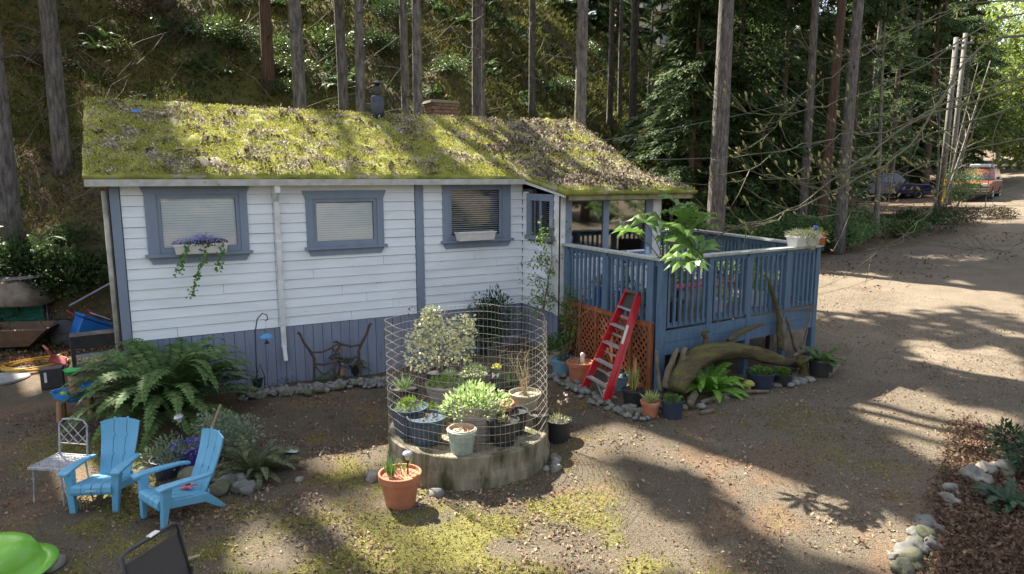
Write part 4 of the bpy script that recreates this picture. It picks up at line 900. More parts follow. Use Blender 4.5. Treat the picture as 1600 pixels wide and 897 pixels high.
# green tub and rocks
gt = thing('green_tub', 'upturned lime green plastic tub at the bottom left corner', 'plastic tub', at(-14, 905)); gt.scale = (.95,)*3; gt.rotation_euler = (R_(7), R_(-6), 0)
gmm = mat('lime_plastic', (.19, .48, .04), (.16, .42, .035), .32, 3, spec=.6, c3=(.30, .50, .14), s3=9, t3=.6)
MB().lathe([(.50, .03), (.52, .05), (.44, .055), (.42, .06), (.40, .16), (.36, .26), (.30, .31), (.20, .335), (.02, .34)], 36, sx=1.0, sy=.72).build('shell', gmm, gt, smooth=True, loc=(0, 0, 0))
def rock_mesh(seed, flat=.65, m=stone_m, sub=2, name='stone', rough=.32):
    import bmesh
    rs = np.random.RandomState(seed); bm_ = bmesh.new(); bmesh.ops.create_icosphere(bm_, subdivisions=sub, radius=1)
    off = rs.rand(3)*20
    for v in bm_.verts:
        c_ = np.array(v.co)+off; k = 1+rough*2*(vnoise(c_[0]*1.1+c_[2], c_[1]*1.1-c_[2])-.5)+rough*(vnoise(c_[0]*3+c_[2]*2, c_[1]*3)-.5); v.co = v.co*float(k); v.co.z *= flat
    me_ = bpy.data.meshes.new(name); bm_.to_mesh(me_); bm_.free(); me_.materials.append(m); me_.polygons.foreach_set('use_smooth', [True]*len(me_.polygons)); return me_
stones = [rock_mesh(i, U(.55, .8), stone_m, 2) for i in range(7)]; pale = [rock_mesh(20+i, U(.5, .75), white_stone, 2) for i in range(3)]
mossy = [rock_mesh(40+i, .7, mat('mossy_stone', (.14, .13, .10), (.07, .075, .035), .9, 8, .4, 40, rand=.2), 2) for i in range(2)]
def stone_at(p, s_, me_, root=None, name='stone', sc3=(1, 1, 1)):
    o = link(name, me_, p+Vector((0, 0, s_*.28)), root, root is not None, (U(-.3, .3), U(-.3, .3), U(0, 6.28))); o.scale = (s_*sc3[0], s_*sc3[1], s_*sc3[2]); return o
tag(stone_at(at(80, 885), .10, pale[0], name='rock'), 'pale angular rock beside the green tub', 'rock')
tag(stone_at(at(300, 752), .14, mossy[0], name='rock'), 'brown rock under the right blue chair', 'rock')
tag(stone_at(at(345, 768), .12, mossy[0], name='rock'), 'dark rock right of the blue chair legs', 'rock')
tag(stone_at(at(468, 752), .06, pale[1], name='rock'), 'small white stone at the edge of the sunny moss', 'rock')
tag(stone_at(at(583, 745), .10, pale[1], name='rock'), 'pale stone left of the front terracotta pot', 'rock')
tag(stone_at(at(684, 772), .09, stones[1], name='rock'), 'grey stone half under leaves at the foot of the concrete ring', 'rock')
def stone_row(name, label, pts, n, smin, smax, spread, loc, meshes, dens=1):
    root = thing(name, label, 'stone edging', loc)
    P_ = [Vector(p) for p in pts]
    for i in range(n):
        t_ = rnd()*(len(P_)-1); k = int(t_); p = P_[k].lerp(P_[k+1], t_-k); p = p+Vector((U(-1, 1), U(-1, 1), 0))*spread; s_ = U(smin, smax); p.z = float(T(p.x, p.y))+U(0, spread*.25)
        stone_at(p, s_, random.choice(meshes), root)
    return root
mix = stones*4+pale+mossy*4
a, b_ = at(392, 618), at(592, 600); stone_row('stone_border', 'row of piled river stones along the bed below the cottage wall', [a, at(480, 612), b_, at(600, 598)], 290, .03, .068, .19, (a+b_)/2, mix)
a = at(862, 592); stone_row('stone_border', 'river stones around the pots at the foot of the ladder', [at(858, 586), at(905, 612), at(960, 640), at(1010, 655)], 110, .03, .065, .13, a, mix)
stone_row('stone_border', 'small stones edging the ferns below the driftwood', [at(1015, 642), at(1080, 640), at(1140, 615), at(1190, 605), at(1235, 598), at(1270, 592)], 56, .03, .075, .07, at(1120, 620), mix)
stone_row('stone_border', 'stones hemming the bed behind the right blue chair', [at(250, 735), at(330, 755), at(385, 770), at(350, 740)], 26, .05, .11, .10, at(330, 755), stones+mossy)
stone_row('stone_pile', 'small pale stones at the right foot of the concrete ring', [at(860, 715), at(872, 735)], 9, .04, .08, .05, at(866, 725), pale+stones)
tag(stone_at(at(855, 735), .05, pale[2], name='rock'), 'single white pebble below the stone pile', 'rock')
# border of the leaf bed bottom right
brk_ = [rock_mesh(60+i, U(.6, .85), m_, 3, rough=.55) for i, m_ in enumerate([stone_m]*6+[stone_m, white_stone, white_stone, white_stone]+[MATS['mossy_stone']]*2)]; stones_, pale_, mossy_ = stones, pale, mossy; stones = brk_[:7]; pale = brk_[7:10]; mossy = brk_[10:]
rb = thing('rock_border', 'border of mixed rocks curving along the leaf bed at the lower right', 'rock border', at(1440, 820))
for px, py, s_, k in [(1405, 892, .13, mossy[0]), (1425, 880, .13, mossy[1]), (1418, 862, .11, stones[0]), (1395, 868, .06, stones[2]), (1440, 856, .11, stones[3]), (1432, 850, .09, stones[0]), (1456, 850, .09, stones[2]), (1450, 838, .12, mossy[1]), (1430, 834, .09, stones[5]), (1462, 824, .10, stones[1]), (1448, 818, .13, stones[4]), (1486, 785, .12, pale[1]), (1487, 768, .10, pale[0]), (1525, 748, .15, pale[2]), (1543, 738, .14, pale[1]), (1505, 744, .09, mossy[0]), (1565, 735, .14, pale[0]), (1580, 730, .12, stones[2]), (1570, 745, .10, mossy[1]), (1600, 790, .09, pale[1])]:
    stone_at(at(px, py), s_*.72, k, rb)
p = at(1578, 790); fern('', p, .36, 30, green_d, wmax=.06, up=(.4, 1.1))['label'] = 'small dark evergreen plant among the rocks at the right edge'
p = at(1590, 740); bush(p, .28, .5, 900, green_d, 'dark leafy plant at the right edge above the white rocks', ls=(.05, .09), lw=(.015, .03))

# ------------------------------------------------------------------ concrete ring, wire cage and its pots
RC = Vector((3.30, 7.13, 0)); RR = .955; RH = .36
ring = thing('concrete_ring', 'round mossy concrete planter ring holding the potted plants', 'concrete planter', (RC.x, RC.y, 0))
MB().lathe([(RR+.03, -.1), (RR+.02, .12), (RR, .2), (RR, RH-.01), (RR-.01, RH), (RR-.11, RH+.003), (RR-.12, RH-.02)], 56).build('ring_wall', concrete, ring, smooth=False, loc=(0, 0, 0))
MB().lathe([(RR-.115, RH-.2), (RR-.115, RH-.03), (.5, RH-.025), (.02, RH-.02)], 40).build('fill', mat('dusty_concrete', (.32, .27, .19), (.2, .165, .12), .95, 9, .5, 50, c3=(.12, .13, .05), s3=4, t3=.56), ring, loc=(0, 0, 0))
cage = thing('wire_cage', 'round cage of rusty welded wire standing on the concrete ring', 'wire fence', (RC.x, RC.y, .3))
wire = mat('galvanised_wire', (.33, .31, .28), (.22, .18, .14), .45, 20, metal=.3)
CR = RR-.02
def cpt(a, z_):
    k = z_/1.7; r = CR+.02*math.sin(5*a+1)*k+.012*math.sin(11*a+z_*2)+.05*k*math.exp(-((a-.25)/.18)**2)-.10*k*math.exp(-((a-.55)/.16)**2)
    return Vector((RC.x+math.cos(a)*r, RC.y+math.sin(a)*r, z_+.012*math.sin(3*a+z_*3)+.02*math.sin(2*a+1)))
nz_ = 14
for k in range(nz_):
    z_ = .40+k*(1.66-.40)/(nz_-1); pts = [cpt(2*math.pi*i/72, z_) for i in range(73)]; MB().tube(pts, .0022, 4, False).build('wire', wire, cage, True)
mb = MB()
for i in range(96):
    a = 2*math.pi*i/96; mb.tube([cpt(a, z_) for z_ in (.37, .7, 1.0, 1.3, 1.665)], .0019, 3, False)
mb.build('upright_wires', wire, cage, True)['kind'] = 'stuff'
def ringpot(label, px, py, r, h, m, style='rim', **k):
    r *= 1.1; h *= 1.1   # foot of the pot seen at (px, py) on the ring top
    d = ray(px, py); t_ = (RH-.02-CH)/d[2]; p = np.array([0, 0, CH])+d*t_
    return pot(label, (p[0], p[1], RH-.025), r, h, m, style=style, **k)
q = ringpot('dark teal pot with a yellow-green shrublet, leftmost on the ring', 640, 678, .175, .29, tealp, 'ribbed'); clump(q, green_y, 260, (0, .02, q['_h']), .16, .16, (.03, .06), (.015, .03)); twigs(q, twig_m, 4, (0, 0, q['_h']-.02), .2, .4)
q = ringpot('dark teal pot with bare soil beside the leftmost one', 667, 690, .175, .26, tealp, 'ribbed'); twigs(q, twig_m, 3, (0, 0, q['_h']-.02), .1, .6); clump(q, litter_red, 14, (.02, 0, q['_h']), .1, .03, (.04, .06), (.03, .04), name='dead_leaves')
q = ringpot('small sage metal pot with a terracotta pot in it, at the front rim', 722, 708, .13, .24, sagep, 'rim'); MB().lathe([(.118, .20), (.135, .24), (.15, .245), (.152, .295), (.14, .297), (.13, .26), (.02, .265)], 22).build('inner_pot', mat('worn_terracotta', (.36, .2, .12), (.5, .4, .3), .8, 14), q, loc=(0, 0, 0)); clump(q, litter_m, 60, (0, 0, .262), .1, .02, (.02, .04), (.01, .02), name='dead_leaves')
q = ringpot('large ribbed taupe pot overflowing with white-edged foliage', 742, 684, .23, .38, taupe, 'ribbed'); clump(q, green_w, 950, (0, 0, q['_h']-.02), .40, .28, (.04, .08), (.018, .03), shell=.5); clump(q, green1, 450, (-.06, -.02, q['_h']-.04), .30, .22, (.05, .10), (.012, .02), name='leaves', shell=.6)
q = ringpot('terracotta pot tucked behind the right side of the taupe one', 779, 672, .15, .30, terra); clump(q, green1, 160, (0, 0, q['_h']), .14, .12, (.04, .08), (.01, .02))
q = ringpot('black pot with a pale stick at the front right of the ring', 786, 692, .145, .24, blackp, 'ribbed'); twigs(q, straw, 2, (0, 0, q['_h']-.02), .26, .25, .012); clump(q, straw, 30, (0, 0, q['_h']), .07, .03, (.04, .06), (.01, .02))
q = ringpot('second black pot, behind the one with the pale stick', 806, 676, .11, .24, blackp, 'ribbed')
q = ringpot('beige pot with a leafless twiggy shrub on the right of the ring', 820, 652, .16, .28, beige, 'plain', taper=.62); twigs(q, straw, 9, (0, 0, q['_h']-.02), .62, .42, .007, seg=4); clump(q, litter_grey, 40, (0, 0, q['_h']), .1, .02, (.02, .03), (.01, .02), name='pebbles')['kind'] = 'stuff'
q = ringpot('wide black pot with one curly bare stem at the back of the ring', 785, 630, .17, .24, blackp, 'plain'); twigs(q, twig_m, 2, (.02, 0, q['_h']-.02), .62, .1, .008, seg=6); blades(q, green1, 5, (.06, -.05, q['_h']), .06, .24, .03, .2); clump(q, litter_m, 40, (0, 0, q['_h']), .1, .05, (.03, .06), (.01, .02), name='dead_leaves')
q = ringpot('grey plastic pot of mixed greens left of the taupe one', 696, 640, .20, .30, taupe, 'ribbed'); clump(q, green_y, 240, (-.05, 0, q['_h']), .18, .15, (.04, .09), (.012, .022)); clump(q, green_w, 220, (.09, .02, q['_h']), .17, .2, (.04, .08), (.012, .022), name='leaves')
q = ringpot('black pot under the blossoming shrub', 688, 622, .17, .33, blackp, 'ribbed'); twigs(q, twig_m, 10, (0, 0, q['_h']-.02), .62, .5, .009, seg=4)
for c_, r_, n_ in ((c0, r0*1.1, int(n0*.7)) for c0, r0, n0 in (((-.16, 0, .96), .20, 380), ((-.10, 0, 1.14), .14, 220), ((-.30, -.04, .66), .20, 260), ((.30, .02, .86), .22, 400), ((.04, 0, .70), .24, 360), ((.42, .05, .98), .13, 160), ((.34, 0, .62), .16, 160), ((-.38, 0, .86), .10, 90))):
    v = rdir(n_); P_ = np.array(c_)+v*(np.random.rand(n_)**.4)[:, None]*r_; leafobj('blossom', blossom, P_, v+rdir(n_), rdir(n_, .5), np.random.uniform(.035, .062, n_), np.random.uniform(.028, .048, n_), q, False, fold=.2)['kind'] = 'stuff'
    v = rdir(n_//3); P_ = np.array(c_)+v*(np.random.rand(n_//3)**.6)[:, None]*r_; leafobj('leaves', green1, P_, v+rdir(n_//3), rdir(n_//3, .5), .05, .02, q, False)
v = rdir(50); leafobj('pink_buds', pinkbl, np.array((.02, 0, 1.12))+v*.1, v, rdir(50), .03, .02, q, False)['kind'] = 'stuff'
q = ringpot('black nursery pot of strappy leaves at the left back of the ring', 633, 640, .15, .26, blackp, 'plain'); blades(q, green_w, 46, (0, 0, q['_h']), .1, .24, .022, 1.3)
q = ringpot('low bowl of yellow-green leaves between the left pots and the taupe one', 672, 664, .16, .16, taupe, 'plain'); clump(q, green_y, 260, (0, 0, q['_h']), .19, .09, (.03, .06), (.02, .03))
q = ringpot('black pot of lime leaves in the middle behind the taupe pot', 738, 640, .14, .24, blackp, 'plain'); clump(q, green_y, 260, (0, 0, q['_h']), .2, .2, (.04, .08), (.015, .025))
q = ringpot('small terracotta pot of grassy leaves at the back right of the ring', 800, 628, .11, .2, terra, 'rim'); blades(q, green1, 40, (0, 0, q['_h']), .1, .26, .014, .9)
q = ringpot('grey pot of white-edged leaves at the back of the ring', 740, 618, .15, .26, taupe, 'ribbed'); clump(q, green_w, 240, (0, 0, q['_h']), .2, .2, (.04, .07), (.016, .026))
q = ringpot('small black pot with thin shoots at the right rim of the ring', 842, 668, .09, .15, blackp, 'plain'); twigs(q, twig_m, 3, (0, 0, q['_h']-.02), .3, .3, .005)
fs_ = ringpot('thin pot stake with a yellow flower and a white butterfly', 775, 636, .09, .14, blackp, 'plain'); MB().tube([(0, 0, .1), (.01, 0, .35), (0, 0, .52)], .005, 5).build('stake', mat('green_wire', (.1, .3, .12)), fs_); clump(fs_, mat('yellow_petals', (.70, .72, .15), (.6, .6, .1), trans=.3), 60, (0, 0, .53), .06, .045, (.03, .045), (.02, .03), name='flower'); MB().add([(0, 0, .44), (-.05, .01, .48), (-.055, 0, .40), (.05, -.01, .47), (.03, 0, .39)], [(0, 1, 2), (0, 4, 3)]).build('butterfly', whitep, fs_, loc=(0, 0, 0))
dm = thing('glass_dome', 'greyish glass ball resting among the pots on the ring', 'garden ball', tuple(RC+Vector((.0, .12, RH-.02)))); MB().lathe([(.02, 0), (.10, .05), (.13, .14), (.12, .22), (.08, .27), (.02, .29)], 20).build('ball', mat('frosted_glass', (.35, .34, .33), (.26, .25, .24), .15, 6, spec=.7), dm, smooth=True, loc=(0, 0, 0))
# pots on the ground
q = pot('terracotta pot with grass and a solar lamp in front of the ring', at(626, 786), .195, .33, terra, taper=.70); blades(q, green1, 22, (-.09, 0, q['_h']), .1, .26, .02, .5); clump(q, straw, 90, (0, 0, q['_h']), .14, .04, (.05, .12), (.006, .012), name='dry_stems'); blades(q, green1, 6, (.08, .05, q['_h']), .08, .2, .012, .6)
def solar(label, loc, h=.36, tilt=(0, 0)):
    t = thing('solar_light', label, 'solar light', loc); t.rotation_euler = (tilt[0], tilt[1], 0)
    MB().tube([(0, 0, -.05), (0, 0, h)], .009, 8).build('stake', blackp, t); MB().lathe([(.018, h), (.034, h+.04), (.036, h+.06)], 14).build('lens', mat('clear_lens', (.5, .5, .48), None, .2), t); MB().lathe([(.052, h+.058), (.055, h+.066), (.04, h+.085), (.005, h+.09)], 18).build('cap', mat('steel_cap', (.5, .5, .52), None, .3, metal=.7), t)
solar('solar light stuck in the front terracotta pot', Vector(q.location)+Vector((.08, -.02, .26)), .22)
q = pot('black pot with pale dry plants at the right foot of the ring', at(872, 686), .15, .24, blackp, style='plain', taper=.9); clump(q, mat('pale_succulent', (.5, .48, .32), (.35, .38, .2), rand=.3), 120, (0, 0, q['_h']), .13, .07, (.03, .07), (.012, .02)); twigs(q, twig_m, 2, (.04, 0, q['_h']-.02), .30, .2, .004)
v = rdir(16); leafobj('blossom', mat('peach_petals', (.75, .42, .25), (.8, .7, .6), rand=.3), np.array((.06, 0, .52))+v*.05, v, rdir(16), .04, .03, q, False)
q = pot('purple glazed pot behind the right blue chair', at(295, 722), .19, .22, mat('purple_glaze', (.09, .06, .42), (.07, .045, .34), .3, 4), style='plain', taper=.8); clump(q, sage_m, 90, (-.03, 0, q['_h']), .14, .06, (.03, .05), (.01, .02))
solar('dark solar light standing in the purple pot', Vector(q.location)+Vector((.0, .05, .18)), .34, (R_(4), R_(-10)))
q = pot('dark pot of grey sage left of the purple pot', at(262, 742), .15, .20, navyp, style='plain'); clump(q, sage_m, 520, (0, 0, q['_h']-.02), .30, .34, (.03, .07), (.012, .022), shell=.5)
hz_ = thing('broom_stick', 'long wooden tool handle leaning on the back of the right blue chair', 'tool handle', at(300, 748)); MB().tube([at(300, 748), pd(345, 632, 7.75)], [.016, .014], 8).build('shaft', mat('ash_wood', (.30, .21, .11), (.2, .14, .08), .7, 10), hz_, True)
pp = thing('paper_scrap', 'crumpled pale blue wrapper lying on the dark moss', 'litter', at(448, 708)); mb = MB().add([(-.14, 0, .02), (-.03, -.05, .04), (.0, .05, .035), (.12, -.03, .02), (.13, .05, .015)], [(0, 1, 2), (1, 3, 4, 2)]); mb.build('wrapper', mat('pale_wrapper', (.55, .6, .68)), pp, loc=(0, 0, 0)); pp.rotation_euler = (0, 0, R_(-25))
br_ = thing('cut_branch', 'short pale cut branch on the ground by the sling chair', 'branch', at(290, 885)); MB().tube([at(270, 892)+Vector((0, 0, .02)), at(292, 880)+Vector((0, 0, .03)), at(312, 872)+Vector((0, 0, .02))], [.022, .018, .014], 6).build('wood', mat('bare_wood', (.38, .3, .2), (.28, .22, .14)), br_, True)

#@WALLBED
# bed along the wall
iron = mat('rusty_iron', (.10, .065, .045), (.055, .038, .03), .8, 12, .3, 40)
def bench_end(loc, rz, label, sc=1.):
    t = thing('bench_end', label, 'bench end', loc, rz, 'cast iron bench ends by the wall'); P2_ = lambda *p: [(x*sc, 0, z_*sc) for x, z_ in p]
    MB().tube(P2_((-.04, 0), (-.03, .2), (-.02, .42), (-.08, .55), (-.17, .70), (-.22, .84), (-.25, .86)), [.022, .02, .022, .022, .02, .02, .026], 6).build('back_post', iron, t)
    MB().tube(P2_((-.06, .52), (.1, .51), (.25, .56), (.34, .62), (.38, .60)), .018, 6).build('arm', iron, t)
    MB().tube(P2_((.27, .56), (.33, .48), (.29, .40), (.40, .40), (.46, .36), (.40, .32)), .016, 6).build('arm_scroll', iron, t)
    MB().tube(P2_((-.02, .33), (.12, .30), (.28, .32), (.38, .36)), .022, 6).build('seat_rail', iron, t)
    MB().tube(P2_((.32, .32), (.29, .18), (.33, .06), (.42, .0)), [.02, .018, .018, .022], 6).build('leg', iron, t)
    MB().tube(P2_((-.02, .30), (.10, .14), (.14, .14), (.28, .22)), .012, 5).build('scroll', iron, t)
bench_end((2.33, HY-.28, .02), R_(-5), 'rusty iron bench end left, with its back curving to the left')
bench_end((3.02, HY-.26, .05), R_(178), 'rusty iron bench end right, facing the other one, behind a potted fern')
mm = thing('metal_mushroom', 'small rusty metal mushroom on a thin rod against the blue skirting', 'garden stake', (2.73, HY-.20, 0)); MB().tube([(0, 0, -.05), (0, 0, .50)], .007, 6).build('rod', iron, mm); MB().lathe([(.07, .49), (.065, .52), (.02, .54)], 14).build('cap', mat('rust_orange', (.30, .15, .07)), mm)
hk = thing('hanging_hook', 'black curled garden hook carrying a blue feeder', 'garden hook', (1.46, HY-.45, 0)); mb = MB(); pts = [(0, 0, -.05), (0, 0, .7), (.02, 0, 1.1)]
mb.tube([(-.06, 0, -.05), (-.05, 0, .6), (-.04, 0, 1.0), (.0, 0, 1.2), (.08, 0, 1.28), (.14, 0, 1.25), (.15, 0, 1.18), (.11, 0, 1.16)], .009, 6); mb.build('stem', fr_m, hk, loc=(0, 0, 0)); MB().tube([(-.05, 0, .35), (.0, 0, .5), (.06, 0, .3), (.05, 0, .0)], .008, 5).build('brace', fr_m, hk, loc=(0, 0, 0)); 
fd = thing('bird_feeder', 'small blue-capped bird feeder hanging from the hook', 'bird feeder', (1.58, HY-.45, .9)); bfm = mat('feeder_blue', (.09, .30, .55), (.08, .26, .5), .4); MB().lathe([(.10, .0), (.095, .02), (.05, .05), (.01, .065)], 20).build('roof', bfm, fd); MB().tube([(0, 0, .06), (0, 0, .25)], .002, 4).build('cord', fr_m, fd); MB().lathe([(.02, -.10), (.045, -.09), (.01, -.05), (.008, 0)], 10).build('perch', fr_m, fd)
q = pot('black pot with small green leaves by the left bench end', at(477, 592), .12, .17, blackp, style='plain'); clump(q, green1, 90, (0, 0, q['_h']), .11, .07, (.03, .06), (.015, .03))
q = pot('small dark pot nearly hidden right of the big fern', at(402, 605), .10, .15, blackp, style='plain'); clump(q, green_d, 60, (0, 0, q['_h']), .08, .08, (.03, .05), (.015, .03))
q = pot('black pot holding a fern in front of the right bench end', at(553, 583), .14, .18, blackp, style='plain'); fern('', (0, 0, q['_h']), .38, 20, fern_m, parent=q, wmax=.06, up=(.3, 1.3))
gn = thing('garden_gnome', 'small garden figure with a pale green cap between pot and fern', 'garden figure', at(534, 588)); MB().lathe([(.05, 0), (.055, .08), (.04, .15), (.03, .17)], 14).build('body', mat('ochre_paint', (.45, .36, .18), (.4, .12, .08), .6, 12), gn, smooth=True); MB().lathe([(.03, .17), (.035, .20), (.02, .225)], 12).build('head', mat('face_paint', (.6, .42, .33)), gn, smooth=True); MB().lathe([(.055, .205), (.05, .22), (.02, .27), (.004, .30)], 14).build('hat', mat('mint_paint', (.45, .7, .6)), gn, smooth=True)
for px, py, n_, m_, lb in [(448, 600, 130, green1, 'low green plants in the bed under the downspout'), (505, 596, 120, green_y, 'yellow-green moss mound on the bed stones'), (515, 588, 110, green1, 'grassy tuft between the bench ends')]:
    t = thing('ground_plant', lb, 'plant', at(px, py)); clump(t, m_, n_, (0, 0, 0), .20, .12, (.03, .08), (.01, .02))
t = thing('leaf_pile', 'rusty dead leaves lying at the foot of the wall', 'dead leaves', at(425, 590)); clump(t, litter_red, 160, (0, 0, 0), .32, .08, (.03, .06), (.02, .035))
# shrub, sapling and dried hydrangea by the wall
p = Vector((5.42, HY-.45, 0)); bush(p, .36, 1.15, 2600, green_d, 'dark glossy evergreen shrub against the wall beside the corner', ls=(.06, .11), lw=(.015, .03), lobes=9)
t = thing('dry_hydrangea', 'dried flower head standing against the white boards', 'dry plant', (4.0, HY-.3, 0)); twigs(t, twig_m, 3, (0, 0, 0), .9, .05, .006); v = rdir(90); leafobj('flower_head', mat('dry_petals', (.2, .2, .18)), np.array((.0, 0, 1.02))+v*.10, v, rdir(90), .03, .02, t, False)['kind'] = 'stuff'
sp0 = Vector((6.02, HY-1.15, 0)); t = thing('sapling', 'thin young tree with sparse yellow-green leaves in front of the return wall', 'sapling', sp0)
mb = MB(); mb.tube([(0, 0, -.05), (.02, .05, .7), (.10, .0, 1.3), (.22, 0, 1.9), (.2, 0, 2.5)], [.014, .012, .010, .008, .004], 5)
lf = []
for i in range(58):
    z_ = U(.9, 2.45); b0 = Vector((.08+.1*(z_-1), 0, z_)); a = U(0, 6.28); l_ = U(.2, .62); e = b0+Vector((math.cos(a)*l_*.9-.1, math.sin(a)*l_*.5, U(-.1, .3))); m_ = b0.lerp(e, .5)+Vector((0, 0, .05)); mb.tube([b0, m_, e], [.005, .004, .002], 3, False)
    for k in range(13): lf.append(tuple(b0.lerp(e, U(.3, 1.05))+Vector((U(-.06, .06), U(-.06, .06), U(-.08, .05)))))
mb.build('stem', twig_m, t, loc=(0, 0, 0)); lf = np.array(lf); leafobj('foliage', green_y, lf, rdir(len(lf), -.3), rdir(len(lf), .8), np.random.uniform(.05, .095, len(lf)), np.random.uniform(.022, .036, len(lf)), t, False)
t = thing('bare_climber', 'leafless twiggy climber at the start of the deck railing', 'climber', (6.30, 9.35, .1)); 
mb = MB()
for i in range(16):
    p = Vector((U(-.1, .1), U(-.2, .2), U(.4, 1.2))); mb.tube([p, p+Vector((U(-.3, .5), U(-.5, .3), U(.1, .5))), p+Vector((U(-.5, .9), U(-1.0, .4), U(.2, .9)))], [.007, .005, .002], 3, False)
mb.tube([(0, 0, 0), (.02, -.1, .7), (.0, -.2, 1.4)], .014, 5); mb.build('stem', twig_m, t, loc=(0, 0, 0))
# planter boxes on the sills
def trough(label, x0, x1, y, z, hgt=.14, dpt=.18, rz=0, loc=None, m=whitep):
    t = thing('flower_box', label, 'flower box', ((x0+x1)/2, y, z) if loc is None else loc, rz); w2 = (x1-x0)/2
    mb = MB(); d2 = dpt/2; b = .025; th_ = .010
    outer = [(-w2+b, -d2+b, 0), (w2-b, -d2+b, 0), (w2-b, d2-b, 0), (-w2+b, d2-b, 0), (-w2, -d2, hgt), (w2, -d2, hgt), (w2, d2, hgt), (-w2, d2, hgt)]
    inner = [(-w2+.02, -d2+.02, hgt), (w2-.02, -d2+.02, hgt), (w2-.02, d2-.02, hgt), (-w2+.02, d2-.02, hgt), (-w2+.03, -d2+.03, hgt-.04), (w2-.03, -d2+.03, hgt-.04), (w2-.03, d2-.03, hgt-.04), (-w2+.03, d2-.03, hgt-.04)]
    mb.add(outer+inner, [(0, 3, 2, 1), (0, 1, 5, 4), (1, 2, 6, 5), (2, 3, 7, 6), (3, 0, 4, 7), (4, 5, 9, 8), (5, 6, 10, 9), (6, 7, 11, 10), (7, 4, 8, 11), (8, 9, 13, 12), (9, 10, 14, 13), (10, 11, 15, 14), (11, 8, 12, 15)])
    mb.build('box', m, t, loc=(0, 0, 0)); MB().bb((-w2+.031, -d2+.031, hgt-.05), (w2-.031, d2-.031, hgt-.035)).build('soil', soil, t)
    rim = MB(); rim.bb((-w2-.008, -d2-.008, hgt-.02), (w2+.008, -d2+.0, hgt+.004)); rim.bb((-w2-.008, -d2, hgt-.02), (-w2, d2+.008, hgt+.004)); rim.bb((w2, -d2, hgt-.02), (w2+.008, d2+.008, hgt+.004)); rim.build('rim', m, t); return t
t = trough('white flower box of lilac flowers with trailing ivy on the left window sill', .42, 1.14, HY-.16, 2.205)
clump(t, green_d, 240, (0, 0, .12), .30, .07, (.03, .05), (.02, .03)); 
v = rdir(170); v[:, 2] = abs(v[:, 2]); leafobj('flowers', lilac, np.array((.04, -.02, .14))+v*np.array([.16, .05, .13])*np.random.rand(170, 1)**.4, v, rdir(170), .04, .035, t, False)
v = rdir(110); v[:, 2] = abs(v[:, 2]); leafobj('flowers', lilac, np.array((-.2, -.02, .14))+v*np.array([.16, .05, .06]), v, rdir(110), .032, .03, t, False); v = rdir(90); v[:, 2] = abs(v[:, 2]); leafobj('flowers', mat('dark_pansy', (.1, .05, .14), (.3, .2, .35), rand=.3), np.array((.22, -.02, .14))+v*np.array([.14, .05, .05]), v, rdir(90), .03, .03, t, False)
for x0, dx_, L_ in ((-.20, -.16, .42), (.06, -.26, .74), (.28, -.10, .40)):
    n_ = int(L_*150); s_ = np.random.rand(n_); P_ = np.stack([x0+dx_*s_**1.2+np.random.normal(size=n_)*.022, -.11-.02*np.sin(s_*9)+np.random.normal(size=n_)*.012, .12-L_*s_], 1); leafobj('ivy_trail', mat('ivy_leaves', (.12, .24, .05), (.07, .16, .04), .5, 6, trans=.3, rand=.3), P_, rdir(n_, -.5), np.tile([0, -1., .3], (n_, 1))+rdir(n_)*.5, .045, .035, t, False)['kind'] = 'stuff'
trough('empty white flower box standing askew on the third window sill', 4.88, 5.62, HY-.17, 2.205, .15, .19, R_(4))
wr = thing('hanging_wreath', 'small round ornament hanging behind the third window', 'ornament', (5.33, HY+.03, 2.75)); mb = MB(); mb.tube([(math.cos(i/12*6.283)*.09, 0, math.sin(i/12*6.283)*.09) for i in range(13)], .007, 5); mb.tube([(0, 0, .09), (0, 0, .3)], .002, 3); mb.build('hoop', mat('bluish_hoop', (.25, .4, .5)), wr)

#@RIGHTBED
# ------------------------------------------------------------------ ladder, lattice, driftwood, pots by the deck
red = mat('red_fibreglass', (.50, .018, .025), (.42, .012, .02), .35, 6, spec=.5); alu = mat('aluminium', (.62, .62, .62), (.5, .5, .5), .35, 12, metal=.6)
TL = onX(974, 456, 6.33); TR = onX(997, 461, 6.33); FR_ = at(943, 632); FL_ = at(912, 614); FL_ = FR_+(FL_-FR_).normalized()*.62
ld = thing('step_ladder', 'red folded stepladder with aluminium treads leaning on the deck rail', 'ladder', (FL_+FR_)/2)
TL = TR+(FL_-FR_).normalized()*.30+Vector((0, 0, .0)); MB().beam(FL_.lerp(TL, .84).lerp(FR_.lerp(TR, .84), .5), TL.lerp(TR, .5), .24, .012, (1, 0, .3)).build('spreader_panel', blackp, ld, True); MB().beam(FR_.lerp(TR, .55)+Vector((-.03, -.018, 0)), FR_.lerp(TR, .72)+Vector((-.03, -.018, 0)), .004, .04, (1, 0, .3)).build('warning_label', whitep, ld, True); fwd = Vector((-1, 0, .25)).normalized(); back = Vector((.10, 0, 0))
for a, b_ in ((FL_, TL), (FR_, TR)):
    MB().beam(a, b_, .028, .075, (1, 0, .3)).build('rail', red, ld, True, bevel=.004)
    MB().beam(a+back+Vector((0, 0, .04)), b_+back*.6-Vector((0, 0, .02)), .022, .045, (1, 0, .3)).build('rear_rail', red, ld, True)
    MB().beam(a-Vector((0, 0, .01)), a+Vector((0, 0, .05)), .04, .09, (1, 0, 0)).build('foot', blackp, ld, True)
for k in range(5):
    q = .15+k*.175; a = FL_.lerp(TL, q); b_ = FR_.lerp(TR, q); MB().beam(a, b_, .085, .022).build('tread', alu, ld, True)
    a = FL_.lerp(TL, q+.07)+back; b_ = FR_.lerp(TR, q+.07)+back
    if k < 4: MB().beam(a, b_, .02, .03).build('brace', alu, ld, True)
